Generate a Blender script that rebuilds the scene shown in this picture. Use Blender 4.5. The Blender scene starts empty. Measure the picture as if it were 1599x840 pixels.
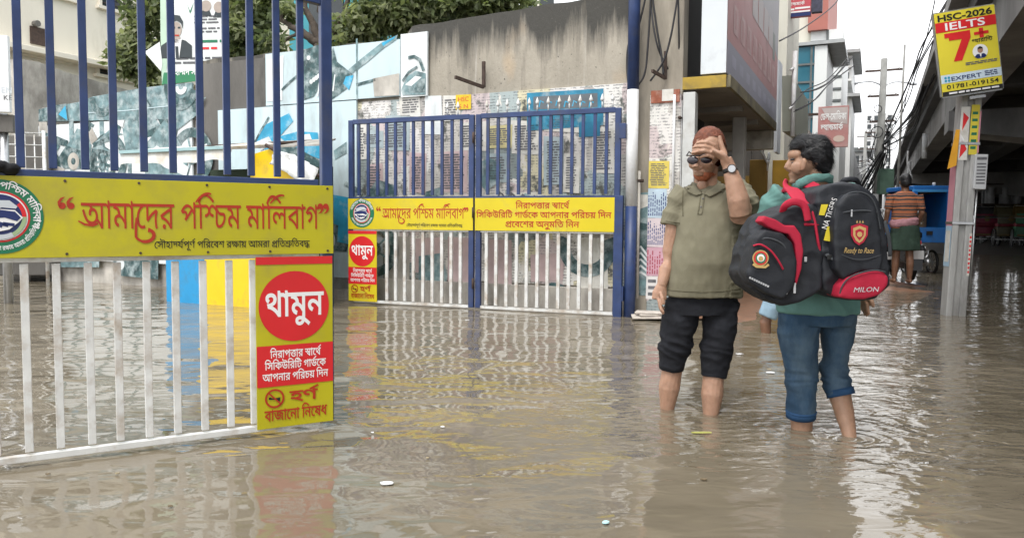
import bpy, bmesh, math, random
import numpy as np
from mathutils import Vector as V, Matrix, noise as mnoise
from mathutils.geometry import tessellate_polygon, delaunay_2d_cdt
R = math.radians
random.seed(7)
scene = bpy.context.scene
COL = scene.collection
# ------------------------------------------------------------------ camera
PW, PH, FPX = 1599.0, 840.0, 1200.0
CAM = V((0.0, 0.0, 1.0))
PITCH, ROLL = math.atan(72.5 / FPX), 0.0076
_f = V((0, math.cos(PITCH), -math.sin(PITCH)))
_u0 = V((0, math.sin(PITCH), math.cos(PITCH)))
_r = (V((1, 0, 0)) * math.cos(ROLL) + _u0 * math.sin(ROLL))
_u = (_u0 * math.cos(ROLL) - V((1, 0, 0)) * math.sin(ROLL))
cd = bpy.data.cameras.new("camera")
cd.sensor_width = 36.0
cd.lens = 36.0 * FPX / PW
cd.clip_start, cd.clip_end = 0.05, 2000.0
cam = bpy.data.objects.new("camera", cd)
COL.objects.link(cam)
M = Matrix.Identity(4)
for i in range(3):
 M[i][0], M[i][1], M[i][2], M[i][3] = _r[i], _u[i], -_f[i], CAM[i]
cam.matrix_world = M
scene.camera = cam
# ------------------------------------------------------------------ world
SUN_EL, SUN_AZ = 58.0, 200.0          # degrees; azimuth clockwise from +Y
world = bpy.data.worlds.new("World")
scene.world = world
world.use_nodes = True
wn = world.node_tree.nodes
wl = world.node_tree.links
wn.clear()
sky = wn.new('ShaderNodeTexSky')
sky.sky_type = 'NISHITA'
sky.sun_disc = False
sky.sun_elevation = R(SUN_EL)
sky.sun_rotation = R(SUN_AZ)
sky.dust_density = 4.0
sky.air_density = 1.2
hs = wn.new('ShaderNodeHueSaturation')
hs.inputs['Saturation'].default_value = 0.22
tc = wn.new('ShaderNodeTexCoord')
cn = wn.new('ShaderNodeTexNoise')
cn.inputs['Scale'].default_value = 2.2
cn.inputs['Detail'].default_value = 5
cr = wn.new('ShaderNodeValToRGB')
cr.color_ramp.elements[0].position = 0.25
cr.color_ramp.elements[0].color = (8.0, 8.3, 8.8, 1)
cr.color_ramp.elements[1].position = 0.75
cr.color_ramp.elements[1].color = (13.5, 13.5, 13.5, 1)
mx = wn.new('ShaderNodeMixRGB')
mx.inputs['Fac'].default_value = 0.8
bg = wn.new('ShaderNodeBackground')
bg.inputs['Strength'].default_value = 0.10
wo = wn.new('ShaderNodeOutputWorld')
wl.new(sky.outputs[0], hs.inputs['Color'])
wl.new(tc.outputs['Generated'], cn.inputs['Vector'])
wl.new(cn.outputs['Fac'], cr.inputs['Fac'])
wl.new(hs.outputs[0], mx.inputs['Color1'])
wl.new(cr.outputs[0], mx.inputs['Color2'])
wl.new(mx.outputs[0], bg.inputs['Color'])
wl.new(bg.outputs[0], wo.inputs[0])
sd = bpy.data.lights.new("sun", 'SUN')
sd.energy, sd.angle, sd.color = 1.0, R(20), (1.0, 0.96, 0.9)
sun = bpy.data.objects.new("sun", sd)
COL.objects.link(sun)
_sdir = V((math.sin(R(SUN_AZ)) * math.cos(R(SUN_EL)), math.cos(R(SUN_AZ)) * math.cos(R(SUN_EL)), math.sin(R(SUN_EL))))
sun.rotation_euler = _sdir.to_track_quat('Z', 'Y').to_euler()
sun.location = (0, 0, 30)
vs = scene.view_settings
vs.view_transform = 'Standard'
vs.look = 'None'
vs.exposure = 1.17
vs.gamma = 1.0
vs.use_curve_mapping = False
scene.cycles.max_bounces = 8
scene.cycles.use_denoising = True
scene.cycles.caustics_reflective = False
scene.cycles.caustics_refractive = False

# ------------------------------------------------------------------ geometry of the view
def ray(px, py):
 return (_f * FPX + _r * (px - PW / 2) - _u * (py - PH / 2)).normalized()
def P(px, py, depth):
 d = ray(px, py)
 return CAM + d * (depth / d.y)
def hit(px, py, p0, n):
 d = ray(px, py)
 return CAM + d * ((V(p0) - CAM).dot(n) / d.dot(n))
def G(px, py, z=0.0):
 return hit(px, py, (0, 0, z), V((0, 0, 1)))
class Plane:
 """vertical plane: origin, unit horizontal axis a, up z; normal n points to the viewer"""
 def __init__(s, o, a):
  s.o, s.a = V(o), V(a).normalized()
  s.n = s.a.cross(V((0, 0, 1))).normalized()
  if s.n.dot(CAM - s.o) < 0:
   s.n = -s.n
 def l(s, px, py):
  q = hit(px, py, s.o, s.n) - s.o
  return (q.dot(s.a), q.z)
 def w(s, x, z, off=0.0):
  return s.o + s.a * x + V((0, 0, z)) + s.n * off
 def px(s, px, py, off=0.0):
  q = s.l(px, py)
  return s.w(q[0], q[1], off)
U = V((.4254, .905, 0)).normalized()        # along the street
N = V((-.905, .4254, 0)).normalized()       # along the boundary wall, to the left
UP = V((0, 0, 1))

# ------------------------------------------------------------------ materials
_mats = {}
def nmat(name):
 m = bpy.data.materials.new(name)
 m.use_nodes = True
 return m, m.node_tree.nodes, m.node_tree.links, m.node_tree.nodes['Principled BSDF']
def mat(name, col, rough=.6, var=.12, scale=5.0, bump=0.0, bscale=60.0, metal=0.0, spec=.4,
  dirt=None, dscale=1.2, damt=.5, stretch=1.0, coat=0.0):
 """painted / plain surface with uneven tone, a second 'dirt' colour in patches and a fine bump"""
 if name in _mats:
  return _mats[name]
 m, n, l, b = nmat(name)
 b.inputs['Metallic'].default_value = metal
 b.inputs['Specular IOR Level'].default_value = spec
 b.inputs['Coat Weight'].default_value = coat
 t = n.new('ShaderNodeTexCoord')
 mp = n.new('ShaderNodeMapping')
 mp.inputs['Scale'].default_value = (1, 1, stretch)
 l.new(t.outputs['Object'], mp.inputs['Vector'])
 no = n.new('ShaderNodeTexNoise')
 no.inputs['Scale'].default_value = scale
 no.inputs['Detail'].default_value = 5
 l.new(mp.outputs[0], no.inputs['Vector'])
 r = n.new('ShaderNodeValToRGB')
 e = r.color_ramp.elements
 e[0].position, e[1].position = .3, .7
 e[0].color = tuple(c * (1 - var) for c in col) + (1,)
 e[1].color = tuple(min(1, c * (1 + var)) for c in col) + (1,)
 l.new(no.outputs['Fac'], r.inputs['Fac'])
 out = r.outputs[0]
 if dirt:
  d = n.new('ShaderNodeTexNoise')
  d.inputs['Scale'].default_value = dscale
  d.inputs['Detail'].default_value = 8
  d.inputs['Roughness'].default_value = .65
  l.new(mp.outputs[0], d.inputs['Vector'])
  rr = n.new('ShaderNodeValToRGB')
  rr.color_ramp.elements[0].position = .62 - damt * .3
  rr.color_ramp.elements[1].position = .72
  l.new(d.outputs['Fac'], rr.inputs['Fac'])
  mxn = n.new('ShaderNodeMixRGB')
  mxn.inputs['Color2'].default_value = tuple(dirt) + (1,)
  l.new(rr.outputs[0], mxn.inputs['Fac'])
  l.new(out, mxn.inputs['Color1'])
  out = mxn.outputs[0]
 l.new(out, b.inputs['Base Color'])
 rg = n.new('ShaderNodeMapRange')
 rg.inputs['To Min'].default_value = max(.02, rough - .1)
 rg.inputs['To Max'].default_value = min(1, rough + .1)
 l.new(no.outputs['Fac'], rg.inputs['Value'])
 l.new(rg.outputs[0], b.inputs['Roughness'])
 if bump:
  bn = n.new('ShaderNodeTexNoise')
  bn.inputs['Scale'].default_value = bscale
  bn.inputs['Detail'].default_value = 4
  l.new(mp.outputs[0], bn.inputs['Vector'])
  bu = n.new('ShaderNodeBump')
  bu.inputs['Distance'].default_value = bump
  l.new(bn.outputs['Fac'], bu.inputs['Height'])
  l.new(bu.outputs[0], b.inputs['Normal'])
 _mats[name] = m
 return m

# ------------------------------------------------------------------ mesh builder
class MB:
 def __init__(s):
  s.v, s.f, s.mi, s.mats = [], [], [], []
 def m(s, mt):
  if mt not in s.mats:
   s.mats.append(mt)
  return s.mats.index(mt)
 def add(s, vs, fs, mt=None):
  o = len(s.v)
  s.v += [V(p) for p in vs]
  k = s.m(mt) if mt else 0
  for f in fs:
   s.f.append([i + o for i in f])
   s.mi.append(k)
  return s
 def quad(s, a, b, c, d, mt=None):
  return s.add([a, b, c, d], [(0, 1, 2, 3)], mt)
 def box(s, c, size, ax=None, ay=None, az=None, mt=None):
  ax = V(ax or (1, 0, 0)).normalized()
  az = V(az or (0, 0, 1)).normalized()
  ay = V(ay).normalized() if ay else az.cross(ax)
  c = V(c)
  hx, hy, hz = (q / 2 for q in size)
  vs = [c + ax * (x * hx) + ay * (y * hy) + az * (z * hz) for x in (-1, 1) for y in (-1, 1) for z in (-1, 1)]
  return s.add(vs, [(0, 1, 3, 2), (4, 6, 7, 5), (0, 4, 5, 1), (2, 3, 7, 6), (0, 2, 6, 4), (1, 5, 7, 3)], mt)
 def bar(s, a, b, w, d, side, mt=None):
  """rectangular bar from a to b; w measured along `side`, d across it"""
  a, b = V(a), V(b)
  z = (b - a)
  L = z.length
  z.normalize()
  x = V(side)
  x = (x - z * x.dot(z)).normalized()
  return s.box((a + b) / 2, (w, d, L), x, z.cross(x), z, mt)
 def tube(s, pts, rad, n=8, cap=True, mt=None, up=None):
  pts = [V(p) for p in pts]
  if not hasattr(rad, '__len__'):
   rad = [rad] * len(pts)
  vs, fs = [], []
  ref = V(up) if up else V((0.31, 0.2, 0.93))
  for i, p in enumerate(pts):
   d = (pts[min(i + 1, len(pts) - 1)] - pts[max(i - 1, 0)]).normalized()
   x = d.cross(ref)
   if x.length < 1e-3:
    x = d.cross(V((1, 0, 0)))
   x.normalize()
   y = d.cross(x).normalized()
   r = rad[i]
   rx, ry = r if hasattr(r, '__len__') else (r, r)
   for k in range(n):
    a = 2 * math.pi * k / n
    vs.append(p + x * (rx * math.cos(a)) + y * (ry * math.sin(a)))
  for i in range(len(pts) - 1):
   for k in range(n):
    fs.append((i * n + k, i * n + (k + 1) % n, (i + 1) * n + (k + 1) % n, (i + 1) * n + k))
  if cap:
   fs.append(tuple(range(n))[::-1])
   fs.append(tuple(range((len(pts) - 1) * n, len(pts) * n)))
  return s.add(vs, fs, mt)
 def ell(s, c, r, ax=None, az=None, nu=20, nv=12, mt=None):
  c = V(c)
  az = V(az or (0, 0, 1)).normalized()
  ax = V(ax or (1, 0, 0))
  ax = (ax - az * ax.dot(az)).normalized()
  ay = az.cross(ax)
  vs = [c - az * r[2]]
  for j in range(1, nv):
   t = -math.pi / 2 + math.pi * j / nv
   for k in range(nu):
    a = 2 * math.pi * k / nu
    vs.append(c + ax * (r[0] * math.cos(t) * math.cos(a)) + ay * (r[1] * math.cos(t) * math.sin(a)) + az * (r[2] * math.sin(t)))
  vs.append(c + az * r[2])
  fs = [(0, 1 + (k + 1) % nu, 1 + k) for k in range(nu)]
  for j in range(nv - 2):
   for k in range(nu):
    a = 1 + j * nu
    fs.append((a + k, a + (k + 1) % nu, a + nu + (k + 1) % nu, a + nu + k))
  e = len(vs) - 1
  a = 1 + (nv - 2) * nu
  fs += [(a + k, a + (k + 1) % nu, e) for k in range(nu)]
  return s.add(vs, fs, mt)
 def loft(s, rings, cap=True, mt=None):
  n = len(rings[0])
  vs = [p for r in rings for p in r]
  fs = []
  for i in range(len(rings) - 1):
   for k in range(n):
    fs.append((i * n + k, i * n + (k + 1) % n, (i + 1) * n + (k + 1) % n, (i + 1) * n + k))
  if cap:
   fs.append(tuple(range(n))[::-1])
   fs.append(tuple(range((len(rings) - 1) * n, len(rings) * n)))
  return s.add(vs, fs, mt)
 def prism(s, pts, depth, mt=None):
  """closed planar outline pushed by the vector depth"""
  pts = [V(p) for p in pts]
  d = V(depth)
  n = len(pts)
  tris = tessellate_polygon([pts])
  fs = [tuple(t) for t in tris] + [tuple(i + n for i in t)[::-1] for t in tris]
  fs += [(i, (i + 1) % n, (i + 1) % n + n, i + n) for i in range(n)]
  return s.add(pts + [p + d for p in pts], fs, mt)
 def ring(s, c, ra, rb, axis, n=32, mt=None, tube_n=8):
  """torus: big radius ra, tube radius rb"""
  c, ax = V(c), V(axis).normalized()
  x = ax.orthogonal().normalized()
  y = ax.cross(x)
  vs, fs = [], []
  for i in range(n):
   a = 2 * math.pi * i / n
   d = x * math.cos(a) + y * math.sin(a)
   for k in range(tube_n):
    b = 2 * math.pi * k / tube_n
    vs.append(c + d * (ra + rb * math.cos(b)) + ax * (rb * math.sin(b)))
  for i in range(n):
   for k in range(tube_n):
    fs.append((i * tube_n + k, i * tube_n + (k + 1) % tube_n, ((i + 1) % n) * tube_n + (k + 1) % tube_n, ((i + 1) % n) * tube_n + k))
  return s.add(vs, fs, mt)
 def mesh(s, name, mt=None, base=V((0, 0, 0)), smooth=False):
  me = bpy.data.meshes.new(name)
  me.from_pydata([tuple(p - base) for p in s.v], [], s.f)
  ml = s.mats if s.mats else [mt]
  for q in ml:
   me.materials.append(q)
  if s.mats:
   me.polygons.foreach_set('material_index', s.mi)
  if smooth:
   me.polygons.foreach_set('use_smooth', [True] * len(s.f))
  bm = bmesh.new()
  bm.from_mesh(me)
  bmesh.ops.recalc_face_normals(bm, faces=bm.faces[:])
  bm.to_mesh(me)
  bm.free()
  me.update()
  return me

_base = {}
def tag(o, label=None, cat=None, group=None, kind=None):
 if label: o['label'] = label
 if cat: o['category'] = cat
 if group: o['group'] = group
 if kind: o['kind'] = kind
 return o
def thing(name, label, cat, loc, group=None):
 o = bpy.data.objects.new(name, None)
 o.empty_display_size = .2
 COL.objects.link(o)
 o.location = loc
 _base[o.name] = V(loc)
 return tag(o, label, cat, group)
def link(name, me, parent=None, loc=None):
 o = bpy.data.objects.new(name, me)
 COL.objects.link(o)
 if parent:
  o.parent = parent
  _base[o.name] = _base[parent.name]
 elif loc is not None:
  o.location = loc
  _base[o.name] = V(loc)
 return o
def bevel(o, w=.004, seg=2):
 b = o.modifiers.new('bevel', 'BEVEL')
 b.width, b.segments, b.limit_method = w, seg, 'ANGLE'
 b.angle_limit = R(40)
 return o
def part(name, mb, mt, parent, smooth=False, bev=0, label=None):
 o = link(name, mb.mesh(name, mt, _base[parent.name], smooth), parent)
 if bev: bevel(o, bev)
 if label: o['label'] = label
 return o
def single(name, mb, mt, label, cat, group=None, smooth=False, bev=0, loc=None):
 if loc is None:
  xs = [p.x for p in mb.v]; ys = [p.y for p in mb.v]; zs = [p.z for p in mb.v]
  loc = V(((min(xs) + max(xs)) / 2, (min(ys) + max(ys)) / 2, min(zs)))
 loc = V(loc)
 o = link(name, mb.mesh(name, mt, loc, smooth), None, loc)
 if bev: bevel(o, bev)
 return tag(o, label, cat, group)
def struct(name, mb, mt, smooth=False, kind='structure'):
 o = link(name, mb.mesh(name, mt, V((0, 0, 0)), smooth), None, V((0, 0, 0)))
 o['kind'] = kind
 return o
GLYPHS={9: '898 622 0 -71 -100 0 0 -551 -77 0 -33 55 -39 49 -45 41 -47 35 25 66 39 -26 40 -34 36 -38 27 -39 -1 15 -1 13 0 13 0 14 -1 14 0 16 0 357 -731 0 0 71|376 91 -66 8 -64 24 -60 43 -56 66 -53 90 -48 120 73 24 37 -95 39 -75 41 -58 47 -40 52 -23 60 -8 50 4 38 13 29 21 20 27 11 32 4 36 -8 52 -24 42 -35 27 -43 9 -29 -4 -21 -10 -13 -19 -4 -25 1 -8 1 -11 3 -11 3 -11 -76 -15 -6 20 -5 18 -2 18 -1 16 5 34 16 28 23 22 29 16 34 9 35 3 55 -7 47 -19 38 -32 29 -41 18 -50 6 -57 -6 -52 -19 -48 -31 -42 -45 -33 -58 -21|344 465 -10 30 -20 27 -30 20 -41 14 24 45 45 -12 49 -23 33 -27 20 -32 9 -39|1168 622 0 -71 -105 0 0 -551 -77 0 0 479 -18 33 -20 22 -24 13 -27 4 -10 0 0 71 10 0 27 -4 26 -12 22 -19 18 -28 -1 8 -1 15 -2 17 0 14 0 75 53 0 23 -66',
44: '632 622 0 -71 -105 0 0 -551 -77 0 0 135 18 -53 -35 51 -35 47 -37 41 -39 32 -41 21 -45 7 -34 -5 -28 -14 -20 -24 -6 -33 6 -30 18 -25 30 -21 41 -18 -25 -77 -49 21 -39 25 -28 28 -20 32 -12 33 -4 35 6 44 18 36 26 28 34 20 36 13 37 4 56 -5 49 -17 43 -26 37 -33 33 -39 30 -44 -17 -3 -2 23 -1 23 -1 24 0 25 0 270 -460 0 0 71|299 323 0 -6 -1 -6 0 -6 -1 -6 -76 23 -6 52 -14 41 -23 31 -34 22 -46 16 -60 10 13 72 46 -13 45 -7 40 -12 35 -19 29 -25 23 -31 17 -39 10 -45',
54: '276 622 0 -71 -105 0 0 -551 -77 0 0 469 -15 31 -21 27 -26 18 -34 6 -8 0 0 71 15 0 25 -4 25 -12 23 -19 19 -28 -1 8 -1 15 -1 17 0 14 0 75 54 0 22 -66',
61: '356 622 0 -71 -20 0 -32 -11 -35 -20 -35 -26 -33 -34 -29 -41 -24 -47 -15 -52 -5 -58 5 -65 17 -49 24 -37 29 -24 32 -13 32 -5 23 1 19 4 18 7 21 11 35 -61 -27 -17 -30 -11 -31 -6 -31 -2 -59 8 -53 25 -43 40 -33 52 -20 65 -7 75 8 78 23 70 36 62 48 51 55 40 61 27 -64 -33 -19 -2 -20 -1 -22 -1 -25 0 -140 0 0 71',
37: '613 622 0 -71 -454 0 0 -298 -14 20 43 43 48 41 53 37 58 34 62 31 66 27 65 -64 -17 -34 -13 -34 -10 -34 -8 -35 -4 -38 -1 -42 2 -48 6 -46 11 -48 16 -53 -75 -17 -16 57 -12 56 -7 57 -3 59 1 40 5 37 7 34 10 31 10 25 11 21 12 -5 -56 -25 -55 -31 -54 -35 -52 -41 -53 -46 -54 -52 -59 40 0 336 -92 0 0 71',
46: '606 622 0 -71 -105 0 0 -551 -77 0 -36 58 -46 52 -57 47 -64 39 -70 29 -75 18 -39 96 98 55 101 50 104 44 107 36 -23 -42 0 69 -434 0 0 71|424 474 21 -28 -78 -28 -82 -34 -81 -38 -74 -42 56 -16 59 -25 59 -33 54 -40 46 -48 34 -54 -9 0 -2 23 -1 23 -2 25 0 30|185 -6 -23 4 -20 12 -13 18 -4 24 4 24 13 19 20 13 23 4 23 -4 20 -13 13 -19 4 -24 -4 -24 -13 -18 -20 -12',
3: '',
40: '726 622 0 -71 -105 0 0 -551 -77 0 0 396 22 -64 -39 56 -36 46 -33 39 -32 31 -30 23 -31 17 -32 9 -35 3 -38 -4 -34 -11 -32 -17 -28 -23 -26 -26 -24 -28 -8 -2 16 9 16 6 16 4 18 1 50 -8 35 -23 20 -36 7 -42 0 -11 -1 -10 -1 -9 -2 -6 -17 6 12 13 11 12 11 12 13 12 12 12 13 13 124 116 49 -53 -284 -268 -59 55 82 78 -36 -43 -30 -23 14 18 11 18 8 21 3 24 -4 23 -11 17 -18 11 -26 4 -16 -1 -15 -3 -15 -6 -16 -8 -76 72 40 50 42 42 43 36 45 26 48 17 51 6 53 -5 48 -16 44 -26 43 -36 43 -47 45 -58 -18 5 -3 25 -1 27 -1 29 0 31 0 130 53 0 23 -66',
55: '276 622 0 -71 -105 0 0 -551 -77 0 0 551 -104 0 0 71 92 0 -16 20 -16 20 -16 21 -14 21 35 56 38 52 43 43 49 33 59 22 69 7 52 -3 49 -10 49 -16 47 -22 47 -26 48 -32 49 -37 51 -40 -42 -54 -66 51 -59 42 -54 32 -52 24 -52 13 -55 5 -51 -5 -44 -14 -38 -23 -32 -30 -29 -37 -25 -42 10 -16 12 -17 15 -18 17 -20',
416: '361 629 37 -4 35 -11 31 -18 28 -24 24 -29 18 -34 -4 -105 -34 64 -39 48 -45 30 -49 10 -35 -5 -28 -17 -18 -26 -6 -37 8 -36 24 -29 43 -20 62 -9 -7 -77 -60 9 -48 18 -37 27 -26 34 -15 40 -5 46 5 48 16 40 24 30 30 20 35 13|77 629 41 -4 38 -13 35 -22 27 -32 18 -43 6 -54 -5 -40 -15 -38 -25 -33 -37 -27 -47 -17 -59 -6 -6 77 46 4 34 11 25 15 16 19 9 21 3 21 -7 37 -19 27 -33 18 -46 6 -18 -1 -18 -1 -19 -4 -22 -5 -8 75 24 4 21 3 20 1|989 622 0 -71 -405 0 0 -30 -4 -63 2 -16 1 -20 1 -22 0 -22 0 -173 1 -37 4 -25 5 -15 7 -11 23 -16 32 -5 38 5 36 14 32 21 29 26 25 31 18 33 12 34 4 36 -5 27 -13 16 -23 7 -29 3 -5 0 -41 2 -33 5 -27 9 -27 12 -22 14 -21 17 -17 18 -14 21 10 87 21 -33 23 -27 26 -22 31 -16 40 -10 49 -3 17 0 33 -1 25 -4 19 -6 17 -9 20 -17 14 -22 8 -26 3 -32 -7 -60 -22 -57 -33 -51 -40 -43 -39 -29 -42 -23 -46 -14 -50 -5 -34 3 -29 8 -24 13 -19 15 -15 21 -11 25 -8 34 -3 48 0 322 3 19 -2 17 -2 18 -1 19 0 21 0 15',
47: '741 622 0 -71 -105 0 0 -551 -77 0 0 335 6 -26 -23 29 -24 22 -25 14 -28 5 -15 -1 -16 -4 -14 -8 -12 -13 -7 -19 -3 -27 0 -10 0 -9 1 -9 1 -8 -65 -5 -7 38 -15 32 -20 25 -24 18 -27 11 -29 4 -25 -3 -21 -7 -17 -13 -12 -15 -8 -19 -2 -21 7 -37 23 -31 35 -26 48 -21 -27 -74 -46 18 -40 23 -34 29 -26 35 -16 41 -6 47 6 42 16 36 26 28 33 22 39 14 42 4 49 -5 42 -15 37 -25 33 -37 -15 -1 15 29 23 22 30 13 30 4 34 -3 28 -11 27 -17 30 -23 -9 -15 -1 21 -1 21 -1 21 0 22 0 84 -569 0 0 71',
42: '606 622 0 -71 -105 0 0 -551 -77 0 -36 58 -46 52 -57 47 -64 39 -70 29 -75 18 -39 96 98 55 101 50 104 44 107 36 -23 -42 0 69 -434 0 0 71|424 474 21 -28 -78 -28 -82 -34 -81 -38 -74 -42 56 -16 59 -25 59 -33 54 -40 46 -48 34 -54 -9 0 -2 23 -1 23 -2 25 0 30',
22: '484 0 0 425 21 -63 -34 47 -31 39 -30 34 -29 27 -28 21 -29 14 -30 9 -31 3 -48 -7 -37 -21 -31 -29 -27 -34 -14 -8 18 12 25 9 31 7 36 2 42 -5 32 -13 25 -20 17 -25 11 -28 3 -27 -10 -56 -30 -49 -51 -47 -73 -45 -51 73 51 24 44 27 30 32 10 37 -4 20 -13 17 -21 11 -28 4 -25 -1 -23 -5 -24 -8 -25 -11 -81 66 32 49 34 41 37 35 39 25 44 16 47 5 48 -4 43 -13 42 -22 40 -31 39 -39 40 -48 -18 11 -2 18 -1 25 -2 29 0 30 0 103 53 0 23 -66 106 0 0 -71 -105 0 0 -551',
450: '356 622 0 -71 -20 0 -32 -11 -35 -20 -35 -26 -33 -34 -29 -41 -24 -47 -15 -52 -5 -58 5 -65 17 -49 24 -37 29 -24 32 -13 32 -5 23 1 19 4 18 7 21 11 35 -61 -27 -17 -30 -11 -31 -6 -32 -2 -59 8 -52 25 -43 40 -33 52 -20 65 -7 75 6 73 19 65 28 56 36 49 41 41 44 34 45 25 44 19',
50: '692 622 0 -71 -105 0 0 -551 -77 0 0 353 23 -63 -29 36 -24 27 -23 17 -21 5 -14 -2 -12 -6 -13 -12 -14 -19 -17 -28 -23 -40 -26 -45 -23 -35 -23 -28 -23 -18 -28 -11 -32 -4 -26 3 -26 8 -24 15 -24 21 -26 31 -27 39 61 37 25 -40 20 -23 19 -11 20 -4 17 3 15 8 17 14 17 22 20 31 23 40 23 33 26 46 24 28 25 16 28 5 31 -5 28 -14 29 -23 33 -33 -20 -1 -3 22 -2 21 -1 21 0 21 0 93 -520 0 0 71|271 271 -10 61 -11 47 -14 35 -22 27 -30 20 -38 15 -48 10 -60 9 15 76 54 -20 52 -10 43 -13 34 -16 28 -20 20 -26 15 -30 10 -36 6 -44',
67: '171 0 -77 0 0 551 -104 0 0 71 286 0 0 -71 -105 0|99 622 -5 35 -14 24 -25 13 -35 5 -169 0 -58 2 -43 7 -32 12 -28 16 -24 23 -16 29 -11 33 -3 38 0 13 2 13 1 13 2 14 74 -5 -2 -11 -1 -10 -1 -9 0 -8 1 -21 4 -18 5 -16 9 -12 17 -14 23 -10 32 -5 44 -2 152 0 48 -2 36 -6 29 -11 24 -18 15 -19 11 -25 7 -30 3 -38',
51: '242 500 71 -7 57 -19 42 -30 29 -38 17 -40 6 -41 -14 -73 -44 -57 -71 -37 -99 -17 10 11 46 -16 49 -21 50 -26 51 -29 50 -34 48 -36 -46 -53 -59 43 -55 36 -51 32 -50 27 -51 23 -55 21 -60 18 -67 17 15 69 34 -9 33 -6 36 -3 43 -1 63 4 46 13 33 19 21 25 11 27 4 28 -10 47 -29 35 -44 21 -55 7 -33 -2 -25 -5 -19 -9 -12 -12 -8 -14 -2 -18 0 -8 2 -8 2 -9 2 -7 -73 -15 -5 15 -3 16 -2 16 -1 14 6 34 16 29 26 23 34 16 42 11|175 465 -10 30 -20 27 -31 20 -41 14 24 45 46 -12 48 -23 33 -27 21 -32 9 -39|540 622 0 -71 -550 0 0 71',
151: '539 622 0 -71 -380 0 0 -217 -16 22 39 29 42 27 47 27 51 25 55 22 59 20 58 -58 -19 -40 -12 -41 -6 -41 -2 -39 2 -35 5 -38 8 -40 12 -41 -74 -15 -13 44 -10 46 -6 43 -2 39 2 43 5 38 9 34 14 29 13 -7 -50 -19 -48 -22 -48 -27 -47 -29 -46 -34 -45 -37 -54 34 0 258 -92 0 0 71',
45: '636 622 0 -71 -105 0 0 -551 -77 0 -44 53 -49 45 -55 40 -63 32 -73 25 -86 17 -36 91 32 21 33 19 34 19 35 18 36 18 34 16 -41 27 -47 25 -53 20 -63 16 31 68 2 -19 -91 0 0 71|454 551 -319 0 -21 9 42 -13 42 -19 42 -23 38 -25 32 -24 26 -24 5 -56 -37 -17 -38 -18 -39 -19 -37 -19 -35 -19 -30 -19 -12 15 81 -16 70 -24 60 -31 54 -37 48 -42 44 -47 -13 -4 -1 22 -1 23 -1 24 0 23',
131: '-254 707 326 210 38 -57 -319 -216',
58: '-177 -241 -30 3 -31 8 -27 13 -23 20 -15 27 -5 33 10 44 30 31 44 19 52 7 0 44 77 0 0 -64 -33 -46 -8 1 -8 1 -10 0 -11 0 -30 -2 -22 -8 -13 -12 -5 -18 4 -17 12 -12 18 -7 22 -3 40 5 36 15 33 24 32 33 48 -23 52 -29 53 -32 48 -32 -42 -53 -37 27 -38 24 -36 21 -32 16 -21 -17 -23 -14 -25 -12 -27 -8 -28 -5',
34: '630 622 0 -71 -105 0 0 -551 -77 0 0 425 20 -62 -45 61 -42 48 -41 38 -39 26 -39 15 -40 5 -29 -3 -25 -9 -19 -14 -15 -18 -9 -23 -3 -26 4 -29 12 -25 20 -20 28 -15 39 -11 50 -8 -6 -83 -62 10 -55 18 -47 28 -35 36 -22 44 -8 54 6 50 18 42 28 32 35 24 41 14 43 5 50 -5 45 -13 41 -22 41 -31 40 -38 42 -47 -16 4 -3 20 -1 25 -2 28 0 26 0 112 53 0 23 -66',
48: '687 622 0 -71 -105 0 0 -551 -77 0 0 512 5 20 -2 17 -2 18 -1 19 0 21 0 81 53 0 24 -66|361 629 37 -4 35 -11 31 -18 28 -24 24 -29 18 -34 -4 -105 -34 64 -39 48 -45 30 -49 10 -35 -5 -28 -17 -18 -26 -6 -37 8 -36 24 -29 43 -20 62 -9 -7 -77 -60 9 -48 18 -37 27 -26 34 -15 40 -5 46 5 48 16 40 24 30 30 20 35 13|77 629 41 -4 38 -13 35 -22 27 -32 18 -43 6 -54 -5 -40 -15 -38 -25 -33 -37 -27 -47 -17 -59 -6 -6 77 46 4 34 11 25 15 16 19 9 21 3 21 -7 37 -19 27 -33 18 -46 6 -18 -1 -18 -1 -19 -4 -22 -5 -8 75 24 4 21 3 20 1',
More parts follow.
